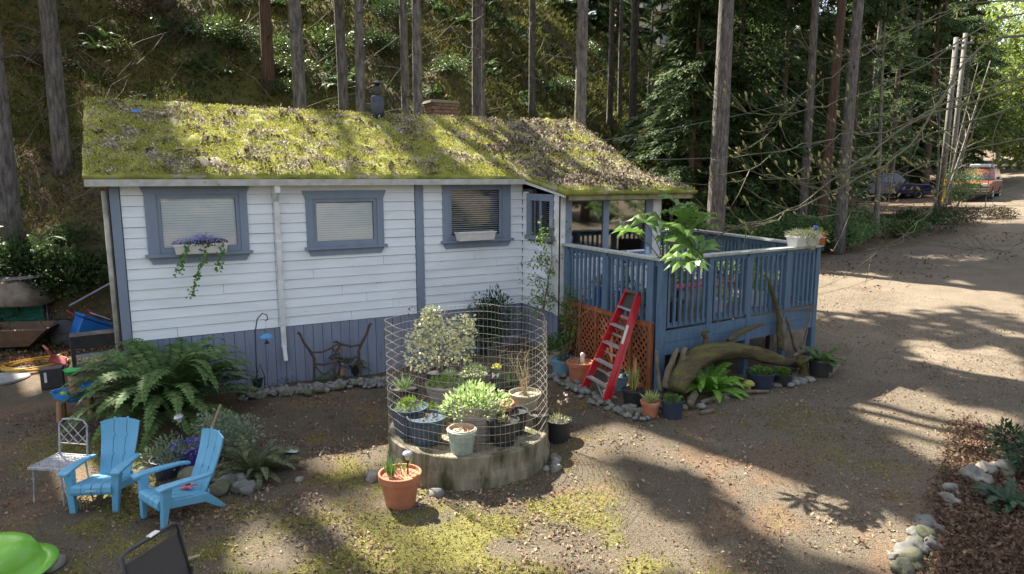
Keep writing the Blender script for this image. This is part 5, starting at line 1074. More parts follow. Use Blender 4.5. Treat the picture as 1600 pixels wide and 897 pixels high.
a = FL_.lerp(TL, .15); b_ = FR_.lerp(TR, .15); MB().beam(a.lerp(b_, .4)-Vector((0, 0, .02)), FR_.lerp(TR, .03), .012, .025).build('brace', alu, ld, True); MB().beam(b_.lerp(a, .3)-Vector((0, 0, .02)), FR_.lerp(TR, .04), .012, .02).build('brace', alu, ld, True)
MB().box((TL+TR)/2+Vector((.03, 0, .0)), (.14, .34, .05), Euler((0, R_(20), 0))).build('top_cap', mat('red_dark_cap', (.30, .02, .03), (.05, .05, .05), .5, 8), ld, True, bevel=.006)
lat = thing('lattice_panel', 'orange-brown wooden lattice panel fixed below the deck railing', 'lattice', (6.35, 8.55, .25)); om = mat('orange_stain', (.30, .095, .03), (.18, .06, .025), .7, 9, .2, 40, stretch=(2, 2, .6))
Y0, Y1, Z0, Z1 = 7.42, 9.72, .24, 1.24
for a, b_ in (((Y0, Z0), (Y1, Z0+.06)), ((Y0, Z1-.06), (Y1, Z1))): MB().bb((6.325, a[0], a[1]), (6.365, b_[0], b_[1])).build('rail', om, lat, True)
for k in range(6):
    y_ = Y0+(Y1-Y0-.06)*k/5; MB().bb((6.32, y_, Z0+.001), (6.362, y_+.06, Z1+.02)).build('stile', om, lat, True)
h_ = Z1-Z0-.1; q = Y0-h_
while q < Y1:
    for sg in (1, -1):
        ya, yb_ = (q, q+h_) if sg > 0 else (q+h_, q); za, zb = Z0+.05, Z0+.05+h_
        # clip to the frame
        pa = Vector((0, ya, za)); pb = Vector((0, yb_, zb)); d = pb-pa; t0, t1 = 0, 1
        for lim_, s_ in ((Y0, 1), (Y1, -1)):
            f0 = (pa.y-lim_)*s_; f1 = (pb.y-lim_)*s_
            if f0 < 0 and f1 < 0: t1 = -1
            elif f0 < 0: t0 = max(t0, f0/(f0-f1))
            elif f1 < 0: t1 = min(t1, f0/(f0-f1))
        if t1-t0 > .06: a = pa+d*t0; b_ = pa+d*t1; xo = 6.340 if sg > 0 else 6.348; MB().beam((xo, a.y, a.z), (xo, b_.y, b_.z), .007, .034, (0, -d.z, d.y)).build('lath', om, lat, True)
    q += .115
drift = mat('mossy_driftwood', (.15, .11, .055), (.045, .034, .02), .95, 7, 1.0, 30, stretch=(.6, 4, 4), c3=(.13, .14, .03), s3=3.5, t3=.5, w3=.14)
drift2 = mat('bleached_driftwood', (.19, .155, .105), (.09, .072, .05), .9, 7, .6, 30)
def log(label, pts, rad, m=drift, n=12, name='driftwood_log', cat='driftwood', group='driftwood pieces below the deck'):
    P_ = [Vector(p) for p in pts]; out = []; rr = []
    for i in range(len(P_)-1):     # catmull refinement
        p0, p1, p2, p3 = P_[max(i-1, 0)], P_[i], P_[i+1], P_[min(i+2, len(P_)-1)]
        for k in range(5):
            t = k/5; out.append(.5*((2*p1)+(p2-p0)*t+(2*p0-5*p1+4*p2-p3)*t*t+(3*p1-p0-3*p2+p3)*t**3)); rr.append((rad[i]+(rad[i+1]-rad[i])*t)*U(.93, 1.07))
    out.append(P_[-1]); rr.append(rad[-1]); n = 26 if max(rad) > .1 else n; mb = MB(); mb.tube(out, rr, n); sd_ = U(0, 50)
    for q in range(len(mb.v)):
        i_, j_ = divmod(q, n); c_ = out[i_]; g_ = 1+.34*(float(vnoise(j_*1.9+sd_, i_*.16+sd_))-.5)+.16*(float(vnoise(j_*.9+sd_, i_*.9))-.5); mb.v[q] = tuple(c_+(Vector(mb.v[q])-c_)*g_)
    mb.v = [(x+(float(vnoise(x*9, z_*14))-.5)*min(rr)*1.5, y+(float(vnoise(y*9, z_*9+3))-.5)*min(rr)*1.2, z_) for x, y, z_ in mb.v]
    o = mb.build(name, m, smooth=True); return tag(o, label, cat, group)
Y_ = 7.10
log('great mossy arched driftwood log in front of the deck corner', [onY(1058, 612, 6.85), onY(1068, 585, 6.95), onY(1092, 560, Y_), onY(1130, 549, Y_+.05), onY(1175, 551, Y_+.1), onY(1215, 562, Y_+.1), onY(1246, 571, Y_+.1)], [.115, .145, .15, .14, .105, .08, .045], n=20)
log('curved branch rising over the great arched log', [onY(1138, 533, 7.25), onY(1160, 518, 7.28), onY(1192, 506, 7.3)], [.045, .04, .02])
log('gnarled root standing left of the great log', [onY(1040, 607, 7.0), onY(1048, 575, 7.05), onY(1058, 545, 7.1)], [.06, .045, .03], drift2)
log('forked driftwood post beside the gnarled root', [onY(1060, 605, 7.0), onY(1064, 570, 7.05), onY(1070, 543, 7.1)], [.075, .06, .035], drift2)
log('slender grey root leaning against the deck corner post', [onY(1032, 612, 7.05), onY(1029, 580, 7.15), onY(1026, 548, 7.2)], [.03, .025, .015], drift2)
log('knotty root end sticking up above the log', [onY(1097, 548, 7.2), onY(1103, 530, 7.22), onY(1098, 520, 7.22), onY(1108, 518, 7.22)], [.04, .045, .03, .015], drift)
log('tall pale stick leaning on the right part of the railing', [onY(1219, 545, 7.35), onY(1217, 500, 7.4), onY(1212, 470, 7.45), onY(1196, 430, 7.5)], [.045, .04, .035, .02], drift)
log('second upright driftwood stick beside the tall pale one', [onY(1226, 548, 7.3), onY(1224, 520, 7.35), onY(1223, 495, 7.4)], [.04, .035, .025], drift2)
log('driftwood stick slanting right of the upright ones', [onY(1247, 556, 7.3), onY(1236, 520, 7.35), onY(1229, 495, 7.4)], [.035, .03, .02], drift2)
log('thin curved stick in front of the right deck post', [onY(1252, 545, 7.35), onY(1260, 520, 7.4), onY(1268, 480, 7.5)], [.02, .016, .012], drift2)
log('short stump standing at the right end of the great log', [onY(1253, 592, 7.0), onY(1253, 575, 7.0), onY(1252, 556, 7.0)], [.085, .08, .075], drift)
log('grey root reaching over the stump to the right', [onY(1240, 556, 7.05), onY(1262, 550, 7.05), onY(1285, 556, 7.0)], [.03, .03, .015], drift2)
log('bent driftwood piece lying right of the black pot', [at(1292, 588)+Vector((0, 0, .05)), onY(1308, 575, 6.9), onY(1318, 560, 6.95)], [.06, .05, .03], drift2)
log('long thin branch lying along the foot of the fern bed', [at(1095, 632)+Vector((0, 0, .04)), at(1150, 618)+Vector((0, 0, .05)), at(1202, 614)+Vector((0, 0, .04))], [.03, .035, .015], drift2)
log('split wood chunk in the bed below the bright fern', [at(1077, 640)+Vector((0, 0, .06)), at(1086, 622)+Vector((0, 0, .09))], [.06, .05], drift2)
log('flat bark piece lying on the dirt below the fern', [at(1092, 648)+Vector((0, 0, .02)), at(1118, 645)+Vector((0, 0, .03))], [.035, .03], drift2)
G2 = .0
q = pot('black pot of upright reddish spikes below the lattice', at(989, 634), .145, .21, blackp, style='plain'); blades(q, mat('spike_leaves', (.30, .26, .08), (.15, .2, .05), rand=.3), 60, (0, 0, q['_h']), .14, .36, .018, .35); blades(q, mat('pitcher_spike', (.5, .30, .12), None), 3, (.02, 0, q['_h']), .05, .55, .05, .1, name='flower_spike')
q = pot('small terracotta pot of striped strappy leaves', at(1016, 651), .12, .19, terra); blades(q, mat('striped_leaves', (.45, .42, .18), (.25, .32, .1), rand=.3), 60, (0, 0, q['_h']), .10, .18, .022, 1.6)
q = pot('dark blue-grey pot of low greens right of the small terracotta one', at(1050, 652), .135, .22, navyp, style='plain', taper=.85); clump(q, green1, 200, (0, 0, q['_h']), .13, .09, (.03, .06), (.02, .03))
q = pot('wide dark glazed pot of green leaves under the arched log', at(1187, 606), .19, .25, navyp, style='plain'); clump(q, green1, 300, (0, 0, q['_h']), .17, .08, (.04, .07), (.025, .04))
q = pot('low black pot of herbs right of the wide glazed one', at(1221, 597), .14, .15, blackp, style='plain', taper=.9); clump(q, green1, 200, (0, 0, q['_h']), .14, .10, (.04, .07), (.02, .04))
q = pot('big black pot with ferny leaves at the right deck post', at(1282, 584), .17, .22, blackp, style='plain', taper=.9); fern('', (0, 0, q['_h']), .45, 22, fern_m, parent=q, wmax=.07, up=(.2, 1.2)); 
mu = thing('garden_mushroom', 'yellow-green painted mushroom ornament beside the bright fern', 'ornament', at(1169, 614)); mm_ = mat('moss_yellow_paint', (.35, .33, .06), (.2, .2, .05), .7, 9); MB().lathe([(.045, 0), (.035, .06), (.03, .14)], 14).build('stem', mm_, mu, smooth=True); MB().lathe([(.03, .13), (.09, .135), (.08, .165), (.045, .195), (.01, .205)], 18).build('cap', mm_, mu, smooth=True)
q = pot('large terracotta pot with small figures left of the ladder', at(906, 597), .19, .30, terra); clump(q, green1, 30, (0, 0, q['_h']), .15, .04, (.03, .05), (.01, .02)); Q_ = q
fg = thing('white_figurine', 'small white figure standing in the large terracotta pot', 'figurine', Vector(q.location)+Vector((.06, .03, .26))); MB().lathe([(.035, 0), (.045, .05), (.03, .10), (.035, .13), (.03, .17), (.005, .19)], 14).build('body', mat('white_glaze', (.65, .63, .6), None, .3), fg, smooth=True); MB().lathe([(.02, .12), (.022, .15), (.004, .17)], 10, c=(.03, 0, 0)).build('head', mat('white_glaze', (.65, .63, .6)), fg)
q = pot('wide pale blue tub of trailing plants left of the terracotta pot', at(882, 584), .20, .23, bluep, style='plain', taper=.85); clump(q, green_d, 120, (0, 0, q['_h']), .15, .12, (.03, .06), (.015, .03)); twigs(q, twig_m, 8, (0, 0, q['_h']), .4, .5, .005)
q = pot('brown pot against the wall corner left of the blue tub', at(866, 566), .16, .22, beige); clump(q, green1, 320, (0, 0, q['_h']), .22, .32, (.05, .09), (.03, .05))
q = pot('blue pot half hidden behind the ladder treads', at(965, 607), .15, .2, bluep, style='plain'); clump(q, green_d, 160, (0, 0, q['_h']), .16, .16, (.03, .06), (.015, .03))
t = thing('climbing_shrub', 'leafy green climber at the left end of the lattice', 'climber', (6.26, 9.5, .15)); twigs(t, twig_m, 6, (0, 0, 0), 1.2, .12, .008); v = rdir(360); leafobj('foliage', green1, np.array((0, -.05, .8))+v*np.array([.12, .2, .55])*np.random.rand(360, 1)**.4, v, rdir(360), .07, .035, t, False)
# ------------------------------------------------------------------ things on the deck
def dpot(label, x, y, r, h, m, plant=None, n=120, rp=.2, hp=.3, style='rim'):
    q = pot(label, (x, y, DZ+.003), r, h, m, style=style)
    if plant: clump(q, plant, n, (0, 0, q['_h']), rp, hp, (.05, .10), (.02, .04))
    return q
dpot('tall rust-orange pot on the deck behind the middle balusters', 8.55, 8.25, .16, .42, terra, green_d, 80)
dpot('cream pot with bright foliage behind the front balusters', 9.05, 7.98, .15, .24, whitep, green_y, 260, .24, .26)
dpot('black pot with lime leaves near the deck corner', 6.75, 7.85, .15, .25, blackp, green_y, 240, .22, .35)
dpot('blue glazed pot behind the left railing', 6.85, 8.7, .15, .28, mat('cobalt_glaze', (.03, .07, .30), None, .3), green_d, 120)
dpot('second blue pot farther along the left railing', 6.8, 9.3, .13, .26, mat('cobalt_glaze', (.03, .07, .30)), sage_m, 120)
dpot('orange plastic pot near the right deck post', 9.75, 8.3, .15, .26, mat('orange_plastic', (.5, .14, .05), None, .5), green1, 160)
dpot('grey pot with white flowers behind the right balusters', 9.4, 8.1, .14, .3, bluep, green_w, 260, .2, .25)
dpot('dark pot of ferny leaves by the back railing', 10.1, 9.8, .2, .3, blackp, green_w, 500, .42, .32)
dpot('second pot of pale foliage by the back railing', 9.9, 10.6, .2, .3, taupe, green_w, 400, .40, .30)
dpot('pot of pale yellow flowers between the second and third front posts', 8.1, 7.9, .13, .2, whitep, green_w, 200, .22, .3)
dpot('dark pot with lush greens near the middle of the deck', 7.7, 8.6, .18, .3, blackp, green1, 300, .32, .45)
dpot('tall leafy pot plant behind the right railing', 10.2, 9.0, .17, .3, terra, green_y, 260, .25, .55)
dpot('small white pot on the deck below the right flower box', 9.55, 7.95, .10, .18, whitep, green_y, 120, .14, .2)
dpot('cream pot by the left railing posts', 6.78, 8.3, .12, .22, whitep, green1, 140, .18, .3)
t = thing('deck_table', 'grey wooden table on the deck below the porch window', 'table', (7.35, 9.1, DZ)); gw = mat('grey_wood', (.34, .33, .31), (.22, .21, .20), .8, 9, stretch=(1, 6, 6))
for k in range(4): MB().bb((6.85, 8.8+k*.15, DZ+.70), (7.95, 8.94+k*.15, DZ+.73)).build('plank', gw, t, True)
for x_ in (6.92, 7.84):
    for y_ in (8.86, 9.32): MB().bb((x_, y_, DZ+.005), (x_+.05, y_+.05, DZ+.70)).build('leg', gw, t, True)
def tabletop(label, x, y, r, h, m, name='vase', cat='vase'):
    t = thing(name, label, cat, (x, y, DZ+.731)); MB().lathe([(r*.6, 0), (r, h*.35), (r*.9, h*.7), (r*.5, h*.85), (r*.6, h), (r*.5, h-.004)], 16).build('body', m, t, smooth=True); MB().lathe([(r*.62, h-.01), (r*.68, h), (r*.55, h+.006)], 16).build('rim', m, t); return t
tabletop('round cobalt blue vase on the deck table', 7.28, 8.95, .12, .17, mat('cobalt_glaze', (.03, .07, .30)))
tabletop('small dark bottle left of the blue vase', 7.05, 9.0, .045, .2, navyp, 'bottle', 'bottle')
tabletop('pale blue bottle right of the blue vase', 7.52, 9.0, .045, .24, mat('pale_blue_glass', (.35, .5, .6), None, .15), 'bottle', 'bottle')
t = thing('orange_tray', 'orange plastic tray planter on the deck by the corner', 'planter', (6.95, 7.95, 1.83)); op = mat('orange_plastic', (.5, .14, .05)); MB().lathe([(.24, 0), (.29, .10), (.30, .12), (.27, .12), (.23, .02), (.02, .02)], 26, sy=.6).build('tray', op, t); clump(t, green_d, 60, (0, 0, .05), .18, .08); MB().bb((-.16, -.1, -.66), (-.12, .1, 0)).build('stand', gw, t, loc=None); MB().bb((.12, -.1, -.66), (.16, .1, 0)).build('stand', gw, t)
t = thing('red_bench', 'red painted bench on the deck seen between the balusters', 'bench', (7.6, 8.1, DZ)); rm_ = mat('red_paint', (.45, .04, .04), None, .5)
for k in range(3): MB().bb((7.0, 8.0+k*.11, DZ+.40), (8.2, 8.10+k*.11, DZ+.43)).build('seat_slat', rm_, t, True)
for x_ in (7.05, 8.1):
    for y_ in (8.02, 8.24): MB().bb((x_, y_, DZ+.004), (x_+.05, y_+.05, DZ+.40)).build('leg', rm_, t, True)
t = thing('folded_chair', 'dark folding chair on the deck beside the red bench', 'chair', (8.8, 8.6, DZ), R_(30)); 
MB().box((0, 0, .43), (.45, .42, .03)).build('seat', sl_m, t); MB().box((0, .22, .70), (.45, .03, .45), Euler((R_(-12), 0, 0))).build('backrest', sl_m, t)
for sx in (-.2, .2):
    MB().tube([(sx, -.2, 0), (sx, .24, .46)], .012, 6).build('leg', fr_m, t); MB().tube([(sx, .22, 0), (sx, -.16, .43)], .012, 6).build('leg', fr_m, t)
# bird of a big-leaf plant at the deck corner
big = thing('large_leaf_plant', 'tall plant with huge lobed green leaves behind the deck corner post', 'plant', (6.95, 8.0-.25, DZ+.003)); blm = mat('lobed_leaves', (.14, .26, .05), (.10, .2, .04), .35, 4, spec=.5, trans=.4, rand=.2)
MB().lathe([(.15, 0), (.19, .28), (.205, .28), (.205, .32), (.18, .32)], 20).build('pot_body', blackp, big, loc=(0, 0, 0))
def lobed_leaf(s_):
    V_ = [(0, 0, 0)]; F_ = []
    for k in range(7):
        a = R_(-120+40*k); L_ = s_*(1-.09*abs(k-3)); d = Vector((math.cos(a), math.sin(a), 0)); n_ = Vector((-d.y, d.x, 0)); o_ = len(V_)
        V_ += [tuple(d*L_*.32-n_*L_*.11+Vector((0, 0, .01))), tuple(d*L_*.68-n_*L_*.16-Vector((0, 0, .03*s_))), tuple(d*L_-Vector((0, 0, .22*s_))), tuple(d*L_*.68+n_*L_*.16-Vector((0, 0, .03*s_))), tuple(d*L_*.32+n_*L_*.11+Vector((0, 0, .01))), tuple(d*L_*.6+Vector((0, 0, .035)))]
        F_ += [(0, o_, o_+5), (o_, o_+1, o_+5), (o_+1, o_+2, o_+5), (o_+2, o_+3, o_+5), (o_+3, o_+4, o_+5), (o_+4, 0, o_+5)]
    return MB().add(V_, F_).mesh('leaf', blm)
lms = [lobed_leaf(.28), lobed_leaf(.34), lobed_leaf(.22)]; mb = MB(); leafspots = []
for px, py, dd_, s_ in [(1062, 340, 8.2, 1), (1035, 345, 8.3, 1), (1008, 348, 8.2, 0), (985, 362, 8.1, 0), (1070, 322, 8.4, 2), (1052, 315, 8.5, 0), (1090, 350, 8.2, 1), (1078, 385, 7.9, 1), (1060, 402, 7.7, 0), (1095, 395, 7.8, 1), (1100, 375, 8.1, 0), (1040, 370, 8.2, 2), (1075, 410, 7.6, 1), (1046, 330, 8.4, 2), (1110, 352, 8.3, 2), (1055, 358, 8.1, 2), (1068, 365, 7.9, 1), (1090, 330, 8.5, 2)]:
    p = pd(px, py, dd_); o = link('leaf', lms[s_], p, big, True, (U(-.5, .5)-.25, U(-.4, .4), U(0, 6.28))); 
    c0 = Vector(big.location); mid = Vector((c0.x+U(-.05, .05), c0.y, DZ+U(.6, 1.1))); mb.tube([c0+Vector((0, 0, .28)), mid, mid.lerp(p, .6)+Vector((0, 0, .08)), p], [.014, .010, .006, .004], 5, False)
mb.build('stem', mat('green_stem', (.16, .18, .06), (.2, .14, .08)), big, True)['kind'] = 'stuff'
t = trough('white flower box of pale trailing plants on the front deck railing', 0, .62, 0, 0, .17, .22, R_(4), loc=(9.62, 7.58, RT+.021)); clump(t, mat('pale_succulent', (.5, .48, .32)), 500, (0, 0, .15), .33, .12, (.04, .07), (.015, .025)); v = rdir(160); leafobj('trailing_leaves', mat('pale_succulent', (.5, .48, .32)), np.array((.05, -.14, .08))+v*np.array([.10, .03, .10]), v, rdir(160), .05, .02, t, False)
t = thing('orange_planter', 'orange rectangular planter at the right end of the deck railing', 'planter', (10.08, 7.72, RT+.021), R_(60)); MB().box((0, 0, .09), (.40, .18, .18), taper=1.12).build('box', op, t, bevel=.01); MB().box((0, 0, .185), (.47, .22, .02)).build('rim', op, t); clump(t, green_y, 90, (0, 0, .18), .16, .09); MB().lathe([(.03, .22), (.05, .26), (.03, .31)], 12).build('glass_ball', mat('blue_ball', (.08, .1, .5), None, .15), t, smooth=True)

#@LEFT
# ------------------------------------------------------------------ clutter left of the cottage
mound = thing('soil_heap', 'heap of dusty soil behind the green corrugated sheets', 'soil heap', at(8, 462)); mb = MB(); mb.lathe([(.95, -.1), (.8, .12), (.6, .30), (.35, .40), (.12, .43)], 22, wob=.1); mb.v = [(x+U(-.05, .05), y+U(-.05, .05), z_+U(-.04, .04)) for x, y, z_ in mb.v]; mb.build('soil', mat('dusty_soil', (.30, .25, .19), (.18, .14, .10), .95, 6, .8, 30), mound, smooth=True, loc=(0, 0, 0)); MB().beam((.1, -.6, .40), (.95, -.2, .40), .12, .05).build('timber', gw, mound)
gc = thing('corrugated_sheets', 'stack of green corrugated sheets leaning low at the left edge', 'corrugated sheet', at(40, 512)); gcm = mat('green_sheet', (.04, .21, .155), (.03, .15, .11), .5, 6)
A_ = at(-10, 520); B_ = at(70, 505); d = (B_-A_).normalized(); n2 = Vector((-d.y, d.x, 0)); L_ = (B_-A_).length
for k in range(2):
    mb = MB(); nn = 40; vs = []
    for i in range(nn+1):
        s_ = i/nn
        for e in (0, 1):
            q = A_+d*(L_*e)+n2*(s_*.55+k*.06)+Vector((0, 0, .05+s_*.52+k*.05)); off = math.sin(i*math.pi/2.5)*.042; vs.append(q+n2*(-off*.7)+Vector((0, 0, off*.7)))
    mb.add(vs, [(2*i, 2*i+1, 2*i+3, 2*i+2) for i in range(nn)]); o = mb.build('sheet', gcm, gc, True); md = o.modifiers.new('thick', 'SOLIDIFY'); md.thickness = .006
bs = mat('slate_blue_board', (.14, .18, .27), (.1, .13, .2), .6); mb = MB(); mb.beam(A_+n2*.62+Vector((0, 0, .70)), B_+n2*.62+Vector((0, 0, .70)), .03, .18); mb.build('edge_board', bs, gc, True); mb = MB(); mb.prism([(0, 0), (.6, 0), (.6, .62), (.5, .66), (0, .1)], 'x', 0, .02); o = mb.build('end_board', bs, gc); o.location = (B_+d*.06+n2*.3+Vector((0, 0, .33)))-Vector(gc.location); o.rotation_euler = (0, 0, math.atan2(d.y, d.x))
tr_ = thing('rusty_tray', 'rusty brown barrow tray standing on the ground at the left edge', 'barrow', at(20, 545)); rtm = mat('rusty_sheet', (.17, .10, .06), (.10, .065, .045), .8, 7, .2, 30)
outer = [(-.5, -.3, .1), (.4, -.3, .1), (.4, .3, .1), (-.5, .3, .1), (-.75, -.42, .45), (.75, -.42, .42), (.75, .42, .42), (-.75, .42, .45)]; inn = [(x*.95, y*.93, z_+.02) for x, y, z_ in outer]
MB().add(outer+inn, [(0, 3, 2, 1), (0, 1, 5, 4), (1, 2, 6, 5), (2, 3, 7, 6), (3, 0, 4, 7), (8, 9, 10, 11), (8, 12, 13, 9), (9, 13, 14, 10), (10, 14, 15, 11), (11, 15, 12, 8), (4, 5, 13, 12), (5, 6, 14, 13), (6, 7, 15, 14), (7, 4, 12, 15)]).build('tray', rtm, tr_, loc=(0, 0, 0)); MB().lathe([(.02, -.03), (.14, -.03), (.15, 0), (.14, .03), (.02, .03)], 16).build('wheel', blackp, tr_); MB().box((-.3, 0, .05), (.05, .4, .1)).build('leg', rtm, tr_)
tr_.rotation_euler = (0, 0, R_(-15))
lidt = thing('round_disc', 'round black disc propped upright beside the blue plastic toys', 'disc', at(101, 541)); lidt.rotation_euler = (R_(72), 0, R_(-8)); MB().lathe([(.02, .06), (.15, .055), (.26, .03), (.28, 0), (.285, -.02), (.27, -.02), (.02, -.0)], 32, c=(0, .27, 0)).build('lid', blackp, lidt, smooth=False, loc=(0, 0, 0)); MB().box((0, .27, .08), (.3, .02, .03)).build('handle', blackp, lidt)
bt = thing('blue_plastic_bin', 'blue plastic bin tipped on its side against the cottage corner', 'plastic bin', at(142, 540), R_(20)); btm = mat('bright_blue_plastic', (.02, .16, .50), (.015, .13, .42), .4, 4)
R_t = Euler((0, R_(28), 0)); MB().box((0, 0, .30), (.50, .40, .42), R_t, taper=1.15).build('bin', btm, bt, bevel=.02); MB().box((.12, 0, .52), (.62, .50, .05), R_t).build('lid', btm, bt, bevel=.01); MB().box((.2, -.05, .58), (.3, .3, .02), R_t).build('label_panel', mat('faded_panel', (.4, .5, .6)), bt)
t = thing('folded_trolley', 'grey folded metal trolley lying over the blue bin', 'trolley', at(158, 515)); mb = MB(); 
for dx_ in (0, .1): mb.tube([(-.5, dx_, .55), (.35, dx_+.1, 1.0)], .016, 6)
mb.tube([(-.5, 0, .55), (-.5, .1, .55)], .014, 5); mb.tube([(.35, .1, 1.0), (.35, .2, 1.0)], .014, 5); mb.build('tubes', mat('grey_steel', (.3, .33, .38), None, .4), t)
t = thing('toy_swing', 'pinkish red toy swing bars crossed over the blue bin', 'toy', at(132, 528)); mb = MB(); mb.tube([(-.25, -.1, .62), (.15, -.15, .28)], .02, 6); mb.tube([(.1, -.15, .62), (.35, -.2, .40)], .02, 6); mb.tube([(-.05, -.12, .45), (.22, -.17, .52)], .02, 6); mb.build('tubes', mat('pinkish_red', (.4, .05, .09)), t)
t = thing('black_planter_bench', 'black box stand with a pale slab shelf beside the big fern', 'box stand', at(152, 575), R_(6)); bk = mat('sooty_black', (.025, .025, .028), (.05, .045, .04), .6, 9)
for x0, x1, z0, z1 in ((-.36, .36, .40, .62), (-.36, -.30, 0, .4), (.30, .36, 0, .4), (-.36, .36, 0, .06)): MB().bb((x0, -.18, z0), (x1, .18, z1)).build('panel', bk, t)
for k in range(3): MB().bb((-.30+k*.2, -.30, .26), (-.105+k*.2, -.02, .30)).build('slab', mat('pale_slab', (.42, .42, .40), (.3, .3, .29), .8, 8), t)
hs2 = mat('yellow_hose', (.60, .34, .03), (.5, .28, .03), .5, 9)
t = thing('garden_hose', 'coiled yellow garden hose on the dirt left of the toys', 'hose', at(55, 575)); 
for k in range(6):
    r = .36+.045*(k % 3); mb = MB(); mb.tube([(math.cos(a)*r*1.1+U(-.012, .012), math.sin(a)*r*.9+U(-.01, .01), .02+.03*(k//2)+.01*math.sin(a*3+k)) for a in np.linspace(0, 6.283, 30)], .013, 6, False); mb.build('coil', hs2, t, loc=None)
MB().tube([(.35, .1, .05), (.2, .5, .03), (.45, .9, .03), (1.0, 1.2, .03)], .013, 6).build('tail', mat('pale_hose', (.5, .42, .22)), t)
t = thing('stepping_disc', 'grey round paving disc at the left edge', 'paving disc', at(8, 592)); MB().lathe([(.34, 0), (.35, .03), (.33, .05), (.02, .052)], 30).build('disc', mat('grey_paver', (.34, .34, .33), (.24, .24, .23), .9, 14), t)
t = thing('red_toy_chair', 'small faded red toy chair lying behind the water table', 'toy chair', at(92, 575)); rd = mat('faded_red', (.40, .08, .09)); MB().box((0, 0, .14), (.26, .24, .03), Euler((.3, .4, 0))).build('seat', rd, t); MB().box((-.12, .1, .26), (.03, .24, .26), Euler((.2, -.5, .3))).build('backrest', rd, t)
for sx in (-1, 1): MB().tube([(sx*.1, -.05, .0), (sx*.12, .03, .14)], .014, 5).build('leg', rd, t)
t = thing('black_box', 'small black box with a pale stripe behind the water table', 'box', at(84, 606)); MB().box((0, 0, .16), (.30, .24, .32)).build('body', bk, t, bevel=.01); MB().box((-.08, -.124, .19), (.035, .004, .16)).build('stripe', whitep, t)
wt = thing('water_table', 'childs blue water table with a brown tower and green dish', 'water table', at(120, 652)); wt.scale = (.84,)*3; wb = mat('water_table_blue', (.03, .22, .62), (.025, .19, .55), .35, 4); tan_ = mat('tan_plastic', (.36, .19, .10), (.3, .15, .08), .5, 6)
MB().lathe([(.10, .30), (.22, .31), (.29, .36), (.31, .46), (.325, .465), (.325, .45), (.30, .44), (.27, .38), (.2, .345), (.02, .34)], 32, sy=.8, wob=.10).build('basin', wb, wt, smooth=False, loc=(0, 0, 0))
MB().lathe([(.10, .34), (.13, .36), (.15, .46), (.16, .46), (.16, .42), (.02, .40)], 20, c=(.26, .22, .02)).build('side_basin', wb, wt)
for x_, y_ in ((-.2, -.14), (.2, -.14), (-.18, .14), (.2, .14)): MB().tube([(x_*1.1, y_*1.1, 0), (x_, y_, .34)], [.05, .045], 10).build('leg', tan_, wt)
MB().lathe([(.10, .38), (.075, .5), (.065, .62), (.075, .70)], 14, c=(0, .04, 0)).build('tower', tan_, wt, smooth=True); MB().lathe([(.03, .70), (.11, .73), (.15, .79), (.155, .80), (.13, .79), (.02, .755)], 9, c=(0, .04, 0), wob=.25).build('dish', mat('toy_green', (.04, .42, .10), None, .4), wt); MB().lathe([(.01, 0), (.045, .02), (.055, .055), (.045, .09), (.01, .11)], 14, c=(-.14, -.04, .36)).build('ball', mat('ball_lime', (.3, .6, .08)), wt, smooth=True)
for px, py, n_ in ((120, 600, 60), (60, 610, 40)): pass
# pale blossoms on the left bush
pb = at(70, 470); t = thing('blossoming_twigs', 'low twigs with white blossoms at the front of the left salal bush', 'flowering shrub', pb); twigs(t, twig_m, 8, (0, 0, 0), .6, .7, .008); n_ = 170; P_ = np.array((0, -.2, .55))+np.random.normal(size=(n_, 3))*np.array([.4, .25, .12]); leafobj('blossom', blossom, P_, rdir(n_), rdir(n_, .8), .035, .03, t, False)

